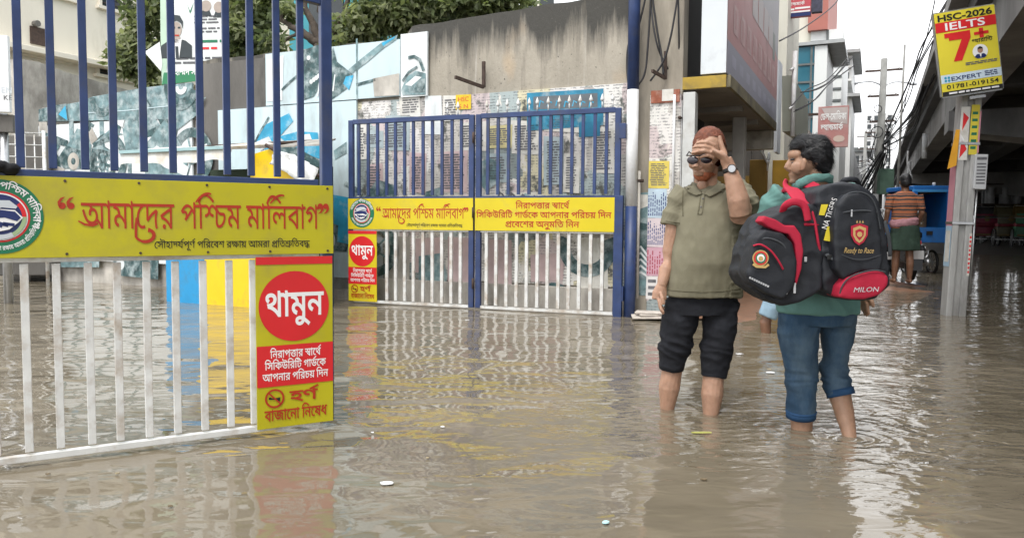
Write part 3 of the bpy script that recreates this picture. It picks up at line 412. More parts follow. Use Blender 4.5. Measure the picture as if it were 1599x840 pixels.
# ------------------------------------------------------------------ flat artwork and lettering
_gc = {}
def glyph(g):
 if g not in _gc:
  cs = []
  for c in GLYPHS[g].split('|'):
   a = list(map(int, c.split()))
   if not a: continue
   x = y = 0
   pts = []
   for i in range(0, len(a), 2):
    x += a[i]; y += a[i + 1]
    if not pts or pts[-1] != (x, y):
     pts.append((x, y))
   if pts[0] == pts[-1]: pts.pop()
   cs.append(pts)
  _gc[g] = cs
 return _gc[g]
def embolden(c, d):
 n = len(c)
 out = []
 for i in range(n):
  a, b, e = c[i - 1], c[i], c[(i + 1) % n]
  d1 = (b[0] - a[0], b[1] - a[1]); d2 = (e[0] - b[0], e[1] - b[1])
  l1 = math.hypot(*d1) or 1; l2 = math.hypot(*d2) or 1
  nx = -d1[1] / l1 - d2[1] / l2; ny = d1[0] / l1 + d2[0] / l2
  l = math.hypot(nx, ny)
  if l < .3: out.append(b); continue
  k = d / max(.5, l / 2)
  out.append((b[0] + nx / l * k, b[1] + ny / l * k))
 return out
_fc = {}
def fill(g, bold):
 """triangles of a glyph: every triangle whose middle has a non-zero winding number"""
 k = (g, bold)
 if k in _fc: return _fc[k]
 loops = [embolden(c, bold) if bold else c for c in glyph(g)]
 pts, ed = [], []
 for c in loops:
  o = len(pts)
  pts += [V((float(a), float(b))) for a, b in c]
  ed += [(o + i, o + (i + 1) % len(c)) for i in range(len(c))]
 if not pts:
  _fc[k] = ([], [])
  return _fc[k]
 vs, _, fs, _, _, _ = delaunay_2d_cdt(pts, ed, [], 0, 1e-4)
 keep = []
 for f in fs:
  x = sum(vs[i].x for i in f) / len(f); y = sum(vs[i].y for i in f) / len(f)
  w = 0
  for c in loops:
   for i in range(len(c)):
    (x0, y0), (x1, y1) = c[i - 1], c[i]
    if (y0 <= y) != (y1 <= y):
     if x0 + (y - y0) / (y1 - y0) * (x1 - x0) > x:
      w += 1 if y1 > y0 else -1
  if w: keep.append(tuple(f))
 _fc[k] = ([(v.x, v.y) for v in vs], keep)
 return _fc[k]
class Flat:
 """marks printed on the face of a plane: layers sit 1.2 mm apart"""
 def __init__(s, o, ax, ay, n, off=.003, step=.0012):
  s.o, s.ax, s.ay, s.n, s.off, s.step = V(o), V(ax).normalized(), V(ay).normalized(), V(n).normalized(), off, step
  s.mb = MB()
 def p(s, x, y, layer=0, eps=0):
  return s.o + s.ax * x + s.ay * y + s.n * (s.off + s.step * layer + eps)
 def poly(s, pts, mt, layer=0, holes=(), eps=0):
  loops = [[V((x, y, 0)) for x, y in pts]] + [[V((x, y, 0)) for x, y in h] for h in holes]
  allp = [q for lp in loops for q in lp]
  tr = tessellate_polygon(loops)
  s.mb.add([s.p(q.x, q.y, layer, eps) for q in allp], tr, mt)
  return s
 def rect(s, x0, y0, x1, y1, mt, layer=0):
  return s.mb.quad(s.p(x0, y0, layer), s.p(x1, y0, layer), s.p(x1, y1, layer), s.p(x0, y1, layer), mt) and s
 def circ(s, cx, cy, r, n=48, sx=1.0):
  return [(cx + r * sx * math.cos(2 * math.pi * k / n), cy + r * math.sin(2 * math.pi * k / n)) for k in range(n)]
 def disc(s, cx, cy, r, mt, layer=0, sx=1.0):
  return s.poly(s.circ(cx, cy, r, 48, sx), mt, layer)
 def ringf(s, cx, cy, r0, r1, mt, layer=0, sx=1.0, a0=0, a1=360):
  n = 48
  A = [R(a0 + (a1 - a0) * k / n) for k in range(n + 1)]
  vs = [s.p(cx + r * sx * math.cos(a), cy + r * math.sin(a), layer) for a in A for r in (r0, r1)]
  s.mb.add(vs, [(2 * k, 2 * k + 1, 2 * k + 3, 2 * k + 2) for k in range(n)], mt)
  return s
 def stroke(s, pts, w, mt, layer=0):
  n = len(pts)
  ws = w if hasattr(w, '__len__') else [w] * n
  vs = []
  for i, q in enumerate(pts):
   a, b = pts[max(i - 1, 0)], pts[min(i + 1, n - 1)]
   dx, dy = b[0] - a[0], b[1] - a[1]
   l = math.hypot(dx, dy) or 1
   for sg in (-.5, .5):
    vs.append(s.p(q[0] - dy / l * ws[i] * sg, q[1] + dx / l * ws[i] * sg, layer))
  s.mb.add(vs, [(2 * i, 2 * i + 1, 2 * i + 3, 2 * i + 2) for i in range(n - 1)], mt)
  return s
 def bn(s, word, x, y, h, mt, layer=1, width=None, align='c', bold=0, arc=None, slant=0.0):
  """Bengali word: h = height of the headline over the baseline; arc=(cx,cy,r,a_mid) wraps it round a circle"""
  adv, gl = WORDS[word]
  ky = h / 640.0
  kx = width / adv if width else ky
  x0 = x - {'c': .5, 'l': 0, 'r': 1}[align] * adv * kx
  for i, (g, gx, gy) in enumerate(gl):
   vs, fs = fill(g, bold)
   lp = []
   for a, b in vs:
    qx, qy = (a + gx) * kx, (b + gy) * ky
    qx += qy * slant
    if arc:
     cx, cy, r, am, sgn = arc
     t = R(am) - sgn * (qx - adv * kx / 2) / r
     rr = r + sgn * qy
     lp.append(s.p(cx + rr * math.cos(t), cy + rr * math.sin(t), layer, (i % 3) * .00015))
    else:
     lp.append(s.p(x0 + qx, y + qy, layer, (i % 3) * .00015))
   if lp: s.mb.add(lp, fs, mt)
  return s
 def lat(s, txt, x, y, h, mt, layer=1, width=None, align='c', bold=0.0, shear=0.0, rot=0.0):
  cu = bpy.data.curves.new('t', 'FONT')
  cu.body = txt
  cu.size = 1.0
  cu.shear = shear
  cu.offset = bold
  cu.resolution_u = 3
  ob = bpy.data.objects.new('t', cu)
  me = ob.to_mesh()
  co = [tuple(v.co) for v in me.vertices]
  fs = [tuple(q.vertices) for q in me.polygons]
  ob.to_mesh_clear()
  bpy.data.objects.remove(ob)
  bpy.data.curves.remove(cu)
  if not co: return s
  x0 = min(c[0] for c in co); x1 = max(c[0] for c in co)
  y0 = min(c[1] for c in co); y1 = max(c[1] for c in co)
  k = h / .73
  kx = width / (x1 - x0) if width else k
  xs = x - {'c': .5, 'l': 0, 'r': 1}[align] * (x1 - x0) * kx
  ca, sa = math.cos(R(rot)), math.sin(R(rot))
  vs = []
  for c in co:
   qx, qy = xs + (c[0] - x0) * kx - x, c[1] * k
   vs.append(s.p(x + qx * ca - qy * sa, y + qx * sa + qy * ca, layer))
  s.mb.add(vs, fs, mt)
  return s
 def lines(s, x0, y0, x1, y1, n, mt, layer=1, seed=0, fill=.5, jag=.25):
  """rows of small print too fine to read: broken dashes"""
  rd = random.Random(seed)
  dy = (y1 - y0) / n
  for i in range(n):
   y = y0 + dy * (i + .5)
   x = x0 + (x1 - x0) * rd.uniform(0, .08)
   xe = x1 - (x1 - x0) * rd.uniform(0, jag)
   while x < xe:
    w = dy * rd.uniform(1.2, 4.5)
    s.rect(x, y - dy * fill / 2, min(x + w, xe), y + dy * fill / 2, mt, layer)
    x += w + dy * .45
  return s
 def done(s, name, parent, label=None):
  return part(name, s.mb, None, parent, label=label)
# ================================================================== materials
m_blue = mat('blue_gate_paint', (.026, .048, .135), .42, .2, 9, .0006, 90, dirt=(.05, .06, .10), dscale=4, damt=.35)
m_white = mat('white_gate_paint', (.62, .63, .62), .45, .1, 12, .0008, 90, dirt=(.34, .27, .20), dscale=7, damt=.52)
m_pole_white = mat('white_pole_paint', (.7, .71, .72), .5, .08, 6, .001, 50, dirt=(.4, .38, .34), dscale=3, damt=.35)
m_yellow = mat('yellow_sign_vinyl', (.46, .415, .010), .38, .09, 2, .0006, 5, dirt=(.36, .315, .04), dscale=3.5, damt=.42)
m_yellow_far = mat('yellow_sign_vinyl_far', (.62, .50, .012), .4, .08, 3, .0006, 5, dirt=(.45, .37, .06), dscale=3.0, damt=.4)
m_red = mat('red_print', (.60, .018, .022), .4, .06, 6)
m_red_dark = mat('red_lettering', (.40, .030, .010), .42, .08, 8)
m_black = mat('black_print', (.012, .012, .012), .5, .1, 8)
m_wprint = mat('white_print', (.78, .78, .78), .45, .04, 6)
m_green = mat('green_print', (.01, .16, .075), .42, .06, 5)
m_navy = mat('navy_print', (.012, .025, .12), .42, .08, 5)
m_lgreen = mat('pale_green_print', (.33, .45, .25), .45, .06, 5)
m_lgrey = mat('pale_grey_print', (.52, .56, .6), .45, .06, 5)
m_concrete = mat('stained_concrete', (.34, .305, .25), .9, .30, 4.2, .006, 40, dirt=(.12, .11, .095), dscale=1.7, damt=.62, stretch=.22)
def weathered_wall():
 """cast concrete with run-off streaks and black mould creeping down from the top edge"""
 m, n, l, b = nmat('weathered_concrete_wall')
 t = n.new('ShaderNodeTexCoord')
 def no(scale, sz, detail=6, rough=.6, k=0):
  mp = n.new('ShaderNodeMapping'); mp.inputs['Scale'].default_value = (1, 1, sz); mp.inputs['Location'].default_value = (k, k, k)
  l.new(t.outputs['Object'], mp.inputs['Vector'])
  q = n.new('ShaderNodeTexNoise'); q.inputs['Scale'].default_value = scale; q.inputs['Detail'].default_value = detail; q.inputs['Roughness'].default_value = rough
  l.new(mp.outputs[0], q.inputs['Vector'])
  return q.outputs['Fac']
 def ramp(f, a, c, ca=(0, 0, 0), cc=(1, 1, 1)):
  r = n.new('ShaderNodeValToRGB'); r.color_ramp.elements[0].position = a; r.color_ramp.elements[1].position = c
  r.color_ramp.elements[0].color = ca + (1,); r.color_ramp.elements[1].color = cc + (1,)
  l.new(f, r.inputs['Fac']); return r.outputs[0]
 def mix(f, a, col):
  q = n.new('ShaderNodeMixRGB'); l.new(f, q.inputs['Fac']); l.new(a, q.inputs['Color1']); q.inputs['Color2'].default_value = col + (1,); return q.outputs[0]
 c = ramp(no(2.2, .5), .3, .7, (.27, .245, .20), (.41, .375, .315))
 c = mix(ramp(no(7, .07, 5, .6, 3), .54, .72), c, (.20, .18, .15))
 c = mix(ramp(no(5, .05, 4, .6, 9), .60, .75), c, (.50, .47, .42))
 c = mix(ramp(no(1.4, .8, 3, .5, 5), .60, .72), c, (.42, .33, .23))
 s = n.new('ShaderNodeSeparateXYZ'); l.new(t.outputs['Object'], s.inputs[0])
 a = n.new('ShaderNodeMath'); a.operation = 'MULTIPLY_ADD'; a.inputs[1].default_value = 1.5; l.new(no(5, .10, 6, .65, 7), a.inputs[0]); l.new(s.outputs['Z'], a.inputs[2])
 mr = n.new('ShaderNodeMapRange'); mr.inputs['From Min'].default_value = 3.62; mr.inputs['From Max'].default_value = 4.0; l.new(a.outputs[0], mr.inputs['Value'])
 c = mix(mr.outputs[0], c, (.06, .058, .052))
 c = mix(ramp(no(26, 1, 3, .6, 2), .66, .72), c, (.09, .085, .075))
 l.new(c, b.inputs['Base Color']); b.inputs['Roughness'].default_value = .92
 bu = n.new('ShaderNodeBump'); bu.inputs['Distance'].default_value = .008; l.new(no(30, .6, 6), bu.inputs['Height']); l.new(bu.outputs[0], b.inputs['Normal'])
 return m
m_wall = weathered_wall()
m_concrete_d = mat('dark_stained_concrete', (.20, .19, .175), .92, .3, 2.4, .006, 30, dirt=(.05, .048, .045), dscale=1.2, damt=.9, stretch=.35)
m_plaster = mat('dirty_plaster', (.50, .475, .43), .9, .2, 4, .004, 40, dirt=(.16, .145, .13), dscale=2.2, damt=.7, stretch=.5)
m_cream = mat('cream_wall_paint', (.70, .655, .56), .8, .06, 1.2, .002, 40, dirt=(.42, .38, .3), dscale=.7, damt=.3, stretch=.3)
m_glassdark = mat('dark_window_glass', (.035, .042, .045), .15, .3, 2)
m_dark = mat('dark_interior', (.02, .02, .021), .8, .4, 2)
m_steel = mat('galvanised_steel', (.42, .43, .44), .35, .15, 20, metal=.8)
m_rust = mat('rusty_iron', (.06, .04, .032), .8, .4, 18, .002, 60)
m_cable = mat('black_cable', (.025, .025, .028), .6, .3, 8)
m_paper = mat('paper_white', (.62, .61, .57), .85, .1, 9, .002, 30, dirt=(.45, .43, .38), dscale=6, damt=.4)
m_print = mat('faded_ink', (.12, .12, .13), .85, .3, 30)
m_teal = mat('faded_teal_print', (.04, .085, .09), .6, .5, 11, dirt=(.38, .45, .46), dscale=8, damt=.55)
m_tealmid = mat('mid_teal_print', (.14, .225, .24), .6, .45, 9, dirt=(.46, .53, .54), dscale=7, damt=.5)
m_sky = mat('sky_blue_print', (.03, .32, .52), .55, .2, 6, dirt=(.3, .5, .58), dscale=5, damt=.3)
m_pale = mat('pale_blue_print', (.50, .62, .66), .6, .08, 2.5, .002, 12, dirt=(.36, .42, .43), dscale=2.2, damt=.4, stretch=.4)
m_boardwhite = mat('white_board_print', (.66, .70, .71), .6, .08, 2.5, .002, 12, dirt=(.42, .45, .45), dscale=2.5, damt=.35, stretch=.4)

def torn_paper():
 """layers of torn, rained-on posters: pasted rectangles, broken print and bare patches"""
 m, n, l, b = nmat('torn_poster_layers')
 t = n.new('ShaderNodeTexCoord')
 rot = n.new('ShaderNodeMapping')
 rot.inputs['Rotation'].default_value = (0, 0, math.atan2(-N.y, -N.x))
 rot.vector_type = 'TEXTURE'
 l.new(t.outputs['Object'], rot.inputs['Vector'])
 def mp(sx, sz, src=rot.outputs[0]):
  q = n.new('ShaderNodeMapping')
  q.inputs['Scale'].default_value = (sx, .02, sz)
  l.new(src, q.inputs['Vector'])
  return q.outputs[0]
 dn = n.new('ShaderNodeTexNoise'); dn.inputs['Scale'].default_value = 4; dn.inputs['Detail'].default_value = 6
 l.new(rot.outputs[0], dn.inputs['Vector'])
 ds = n.new('ShaderNodeVectorMath'); ds.operation = 'SCALE'; ds.inputs['Scale'].default_value = .16
 l.new(dn.outputs['Color'], ds.inputs[0])
 ad = n.new('ShaderNodeVectorMath'); ad.operation = 'ADD'
 l.new(rot.outputs[0], ad.inputs[0]); l.new(ds.outputs[0], ad.inputs[1])
 vo = n.new('ShaderNodeTexVoronoi'); vo.distance = 'CHEBYCHEV'; vo.inputs['Scale'].default_value = 1.0
 vo.inputs['Randomness'].default_value = .85
 l.new(mp(3.1, 2.5, ad.outputs[0]), vo.inputs['Vector'])
 pal = n.new('ShaderNodeValToRGB'); pal.color_ramp.interpolation = 'CONSTANT'
 cols = [(.62, .60, .57), (.50, .48, .45), (.56, .48, .48), (.36, .42, .42), (.68, .67, .64), (.24, .28, .28), (.58, .54, .38), (.40, .38, .36), (.66, .64, .62)]
 e = pal.color_ramp.elements
 while len(e) < len(cols): e.new(.5)
 for i, c in enumerate(cols):
  e[i].position = i / len(cols); e[i].color = c + (1,)
 sp = n.new('ShaderNodeSeparateColor'); l.new(vo.outputs['Color'], sp.inputs[0])
 l.new(sp.outputs[0], pal.inputs['Fac'])
 # rows of print
 wv = n.new('ShaderNodeTexWave'); wv.bands_direction = 'Z'; wv.inputs['Scale'].default_value = 9.5
 wv.inputs['Distortion'].default_value = 2.2; wv.inputs['Detail'].default_value = 3; wv.inputs['Detail Scale'].default_value = 5
 l.new(rot.outputs[0], wv.inputs['Vector'])
 w1 = n.new('ShaderNodeValToRGB'); w1.color_ramp.elements[0].position = .62; w1.color_ramp.elements[1].position = .74
 l.new(wv.outputs['Fac'], w1.inputs['Fac'])
 n2 = n.new('ShaderNodeTexNoise'); n2.inputs['Scale'].default_value = 1.0; n2.inputs['Detail'].default_value = 3
 l.new(mp(22, 9), n2.inputs['Vector'])
 w2 = n.new('ShaderNodeValToRGB'); w2.color_ramp.elements[0].position = .46; w2.color_ramp.elements[1].position = .56
 l.new(n2.outputs['Fac'], w2.inputs['Fac'])
 mu = n.new('ShaderNodeMath'); mu.operation = 'MULTIPLY'
 l.new(w1.outputs[0], mu.inputs[0]); l.new(w2.outputs[0], mu.inputs[1])
 mu2 = n.new('ShaderNodeMath'); mu2.operation = 'MULTIPLY'; mu2.inputs[1].default_value = .62
 l.new(mu.outputs[0], mu2.inputs[0])
 m1 = n.new('ShaderNodeMixRGB'); m1.inputs['Color2'].default_value = (.09, .09, .10, 1)
 l.new(mu2.outputs[0], m1.inputs['Fac']); l.new(pal.outputs[0], m1.inputs['Color1'])
 # dark torn / mouldy blotches
 n3 = n.new('ShaderNodeTexNoise'); n3.inputs['Scale'].default_value = 2.6; n3.inputs['Detail'].default_value = 10; n3.inputs['Roughness'].default_value = .72
 l.new(rot.outputs[0], n3.inputs['Vector'])
 w3 = n.new('ShaderNodeValToRGB'); w3.color_ramp.elements[0].position = .53; w3.color_ramp.elements[1].position = .6
 l.new(n3.outputs['Fac'], w3.inputs['Fac'])
 m2 = n.new('ShaderNodeMixRGB'); m2.inputs['Color2'].default_value = (.085, .09, .082, 1)
 l.new(w3.outputs[0], m2.inputs['Fac']); l.new(m1.outputs[0], m2.inputs['Color1'])
 n4 = n.new('ShaderNodeTexNoise'); n4.inputs['Scale'].default_value = 5; n4.inputs['Detail'].default_value = 8; n4.inputs['Roughness'].default_value = .7
 l.new(mp(1, .6, ad.outputs[0]), n4.inputs['Vector'])
 w4 = n.new('ShaderNodeValToRGB'); w4.color_ramp.elements[0].position = .58; w4.color_ramp.elements[1].position = .62
 l.new(n4.outputs['Fac'], w4.inputs['Fac'])
 m3 = n.new('ShaderNodeMixRGB'); m3.inputs['Color2'].default_value = (.66, .63, .58, 1)
 l.new(w4.outputs[0], m3.inputs['Fac']); l.new(m2.outputs[0], m3.inputs['Color1'])
 l.new(m3.outputs[0], b.inputs['Base Color'])
 b.inputs['Roughness'].default_value = .85
 bu = n.new('ShaderNodeBump'); bu.inputs['Distance'].default_value = .006
 l.new(n3.outputs['Fac'], bu.inputs['Height']); l.new(bu.outputs[0], b.inputs['Normal'])
 return m
m_torn = torn_paper()

# ================================================================== ground and water
WALL = Plane((1.4, 8.33, 0), -N)
C0 = V((1.86, 8.2, 0))
FAC = Plane(C0, U)
FN = FAC.n.copy()
def FP(t, s, z):
 return C0 + U * t + FN * s + UP * z
def st(p):
 q = V(p) - C0
 return q.dot(U), q.dot(FN)
def ground():
 # coordinates along the street t, across s
 ts = [-40, -20, -12] + [-10 + i * 1.0 for i in range(60)] + [55, 65, 80, 110, 160, 260, 420]
 ss = [-160, -90, -50, -30] + [-20 + i * 1.0 for i in range(45)] + [30, 45, 80, 150]
 vs, fs = [], []
 for t in ts:
  for s in ss:
   k = min(1, max(0, (t - 19) / 8)); k = k * k * (3 - 2 * k)
   z = -.26 + .42 * k + (.02 * mnoise.noise(V((t * .7, s * .7, 1))))
   vs.append(FP(t, s, z))
 nn = len(ss)
 for i in range(len(ts) - 1):
  for j in range(nn - 1):
   fs.append((i * nn + j, i * nn + j + 1, (i + 1) * nn + j + 1, (i + 1) * nn + j))
 mb = MB().add(vs, fs)
 struct('ground', mb, mat('wet_asphalt', (.06, .055, .05), .5, .3, 3, .004, 30), smooth=True)
ground()

LEGS = [G(1041, 640), G(1111, 652), G(1250, 672), G(1326, 684), G(1198, 520)]
def water():
 m, n, l, b = nmat('muddy_flood_water')
 t = n.new('ShaderNodeTexCoord')
 src = t.outputs['Object']
 def math_(op, a, c=None):
  q = n.new('ShaderNodeMath'); q.operation = op
  for i, x in enumerate((a, c)):
   if x is None: continue
   if isinstance(x, (int, float)): q.inputs[i].default_value = x
   else: l.new(x, q.inputs[i])
  return q.outputs[0]
 def noise_(scale, detail=2, rough=.5, sx=1, sy=1, rz=0, dist=0, src=src):
  mp = n.new('ShaderNodeMapping')
  mp.inputs['Scale'].default_value = (sx, sy, 1)
  mp.inputs['Rotation'].default_value = (0, 0, R(rz))
  l.new(src, mp.inputs['Vector'])
  q = n.new('ShaderNodeTexNoise')
  q.inputs['Scale'].default_value = scale
  q.inputs['Detail'].default_value = detail
  q.inputs['Roughness'].default_value = rough
  q.inputs['Distortion'].default_value = dist
  l.new(mp.outputs[0], q.inputs['Vector'])
  return q.outputs['Fac']
 h = math_('MULTIPLY', noise_(1.5, 1, .5, 1, 1.4, 12, .7), .034)
 h = math_('ADD', h, math_('MULTIPLY', noise_(4.4, 1.5, .4, .8, 1.5, -18, .9), .0068))
 # choppy areas: around wading legs, to the right, and patches elsewhere
 sep = n.new('ShaderNodeSeparateXYZ'); l.new(src, sep.inputs[0])
 chop = math_('MULTIPLY', math_('SUBTRACT', noise_(.6, 2), .5), .9)
 def legdist(p):
  d = n.new('ShaderNodeVectorMath'); d.operation = 'DISTANCE'
  d.inputs[1].default_value = (p.x, p.y, 0)
  l.new(src, d.inputs[0])
  return d.outputs['Value']
 near = None
 for i, p in enumerate(LEGS):
  d = legdist(p)
  e = math_('POWER', 2.718, math_('MULTIPLY', d, -2.3))
  near = e if near is None else math_('ADD', near, e)
  ring = math_('MULTIPLY', math_('SINE', math_('MULTIPLY', math_('ADD', d, math_('MULTIPLY', noise_(4, 2), .22)), 50 + 7 * i)),
      math_('MULTIPLY', math_('POWER', 2.718, math_('MULTIPLY', d, -3.6)), .0026))
  h = math_('ADD', h, ring)
 right = math_('MULTIPLY', math_('SUBTRACT', sep.outputs['X'], 1.0), .5)
 rclamp = n.new('ShaderNodeClamp'); rclamp.inputs['Max'].default_value = 1.0; l.new(right, rclamp.inputs['Value'])
 amt = math_('ADD', math_('ADD', chop, math_('MULTIPLY', near, 1.4)), rclamp.outputs[0])
 cl = n.new('ShaderNodeClamp'); cl.inputs['Min'].default_value = .05; cl.inputs['Max'].default_value = 1.35
 l.new(amt, cl.inputs['Value'])
 rip = math_('ADD', math_('MULTIPLY', noise_(7, 1.5, .4, .75, 1.5, 22, 1.2), .0105), math_('MULTIPLY', noise_(30, 2, .5, .8, 1.4, -10, .8), .0017))
 h = math_('ADD', h, math_('MULTIPLY', rip, cl.outputs[0]))
 bu = n.new('ShaderNodeBump')
 bu.inputs['Distance'].default_value = 1.0
 l.new(h, bu.inputs['Height'])
 l.new(bu.outputs[0], b.inputs['Normal'])
 r = n.new('ShaderNodeValToRGB')
 r.color_ramp.elements[0].color = (.150, .127, .090, 1)
 r.color_ramp.elements[1].color = (.205, .174, .128, 1)
 r.color_ramp.elements[0].position, r.color_ramp.elements[1].position = .35, .7
 l.new(noise_(.9, 4, .6), r.inputs['Fac'])
 l.new(r.outputs[0], b.inputs['Base Color'])
 b.inputs['Roughness'].default_value = .015
 b.inputs['IOR'].default_value = 1.333
 b.inputs['Specular IOR Level'].default_value = 1.0
 mb = MB()
 mb.quad((-90, -6, 0), (90, -6, 0), (140, 220, 0), (-140, 220, 0))
 struct('water', mb, m)
water()

# brick pavement just under / over the water in front of the shops and round the pole
def pavement():
 m = mat('red_brick_paving', (.24, .125, .075), .45, .25, 14, .004, 40, dirt=(.13, .085, .06), dscale=3, damt=.5)
 mb = MB()
 rd = random.Random(4)
 ts = [i * .35 - .2 for i in range(60)]
 ss = [i * .25 for i in range(-2, 7)]
 vs, fs = [], []
 for t in ts:
  for s in ss:
   e = max(0, (s - .55) / .9)
   z = .015 - .10 * e + .04 * mnoise.noise(V((t * 1.1, s * 1.6, 3)))
   vs.append(FP(t, s, z))
 k = len(ss)
 for i in range(len(ts) - 1):
  for j in range(k - 1):
   fs.append((i * k + j, i * k + j + 1, (i + 1) * k + j + 1, (i + 1) * k + j))
 mb.add(vs, fs)
 struct('pavement', mb, m, smooth=True)
 # footway island under the striped-shirt man and the pole
 c, o = [], []
 mb = MB()
 vs, fs = [], []
 A, B = st(P(1500, 490, 8.6)), st(P(1405, 438, 12.3))
 for i in range(41):
  u = -.25 + i / 40 * 1.9
  for j in range(17):
   w = -1 + j / 8
   t = A[0] + (B[0] - A[0]) * u
   s = A[1] + (B[1] - A[1]) * u + w * .75
   z = -.025 - .09 * w * w - .22 * max(0, -.1 - u) + .06 * mnoise.noise(V((t * 1.3, s * 1.3, 9)))
   if u > .8: z += .035
   vs.append(FP(t, s, z))
 for i in range(40):
  for j in range(16):
   fs.append((i * 17 + j, i * 17 + j + 1, (i + 1) * 17 + j + 1, (i + 1) * 17 + j))
 mb.add(vs, fs)
 struct('footway', mb, m, smooth=True)
pavement()

# ================================================================== boundary wall with motorcycle hoardings
def bike(F, x, z, s, body=None, dark=None, flip=1, layer=2, light=None):
 """a faded printed motorcycle, about 2.0*s long, wheels standing at z"""
 body = body or m_sky; dark = dark or m_teal; light = light or m_boardwhite
 def q(pts): return [(x + flip * a * s, z + b * s) for a, b in pts]
 for wx in (-.68, .72):
  F.ringf(x + flip * wx * s, z + .32 * s, .22 * s, .33 * s, dark, layer)
  F.ringf(x + flip * wx * s, z + .32 * s, .05 * s, .09 * s, dark, layer)
  for a in range(5):
   aa = a * 1.257 + wx
   F.stroke([(x + flip * wx * s + .07 * s * math.cos(aa), z + .32 * s + .07 * s * math.sin(aa)), (x + flip * wx * s + .23 * s * math.cos(aa), z + .32 * s + .23 * s * math.sin(aa))], .025 * s, m_tealmid, layer)
 F.stroke(q([(.72, .32), (.52, .72), (.40, 1.02)]), .07 * s, dark, layer + 1)
 F.poly(q([(.50, .98), (.26, 1.10), (.30, 1.14), (.54, 1.03)]), dark, layer + 1)
 F.poly(q([(.62, .78), (.48, .98), (.38, .88), (.46, .70)]), light, layer + 2)
 F.poly(q([(-.30, .30), (.30, .28), (.42, .62), (-.20, .70), (-.42, .5)]), dark, layer + 1)
 F.poly(q([(-.18, .70), (.10, .98), (.36, .94), (.44, .68), (.18, .60)]), body, layer + 2)
 F.poly(q([(.18, .60), (.46, .70), (.40, .36), (.16, .40)]), body, layer + 3)
 F.poly(q([(-.92, .98), (-.74, .80), (-.20, .68), (-.14, .78), (-.60, .92)]), dark, layer + 2)
 F.poly(q([(-.80, .80), (-.44, .62), (-.36, .70), (-.66, .84)]), body, layer + 3)
 F.poly(q([(-.95, .34), (-.30, .20), (-.26, .30), (-.92, .46)]), light, layer + 3)
 F.ringf(x + flip * -.02 * s, z + .42 * s, .06 * s, .15 * s, light, layer + 3)
 F.stroke(q([(-.68, .32), (-.15, .45)]), .06 * s, dark, layer + 2)
 F.poly(q([(.44, .62), (.70, .68), (.96, .54), (.72, .60)]), body, layer + 2)

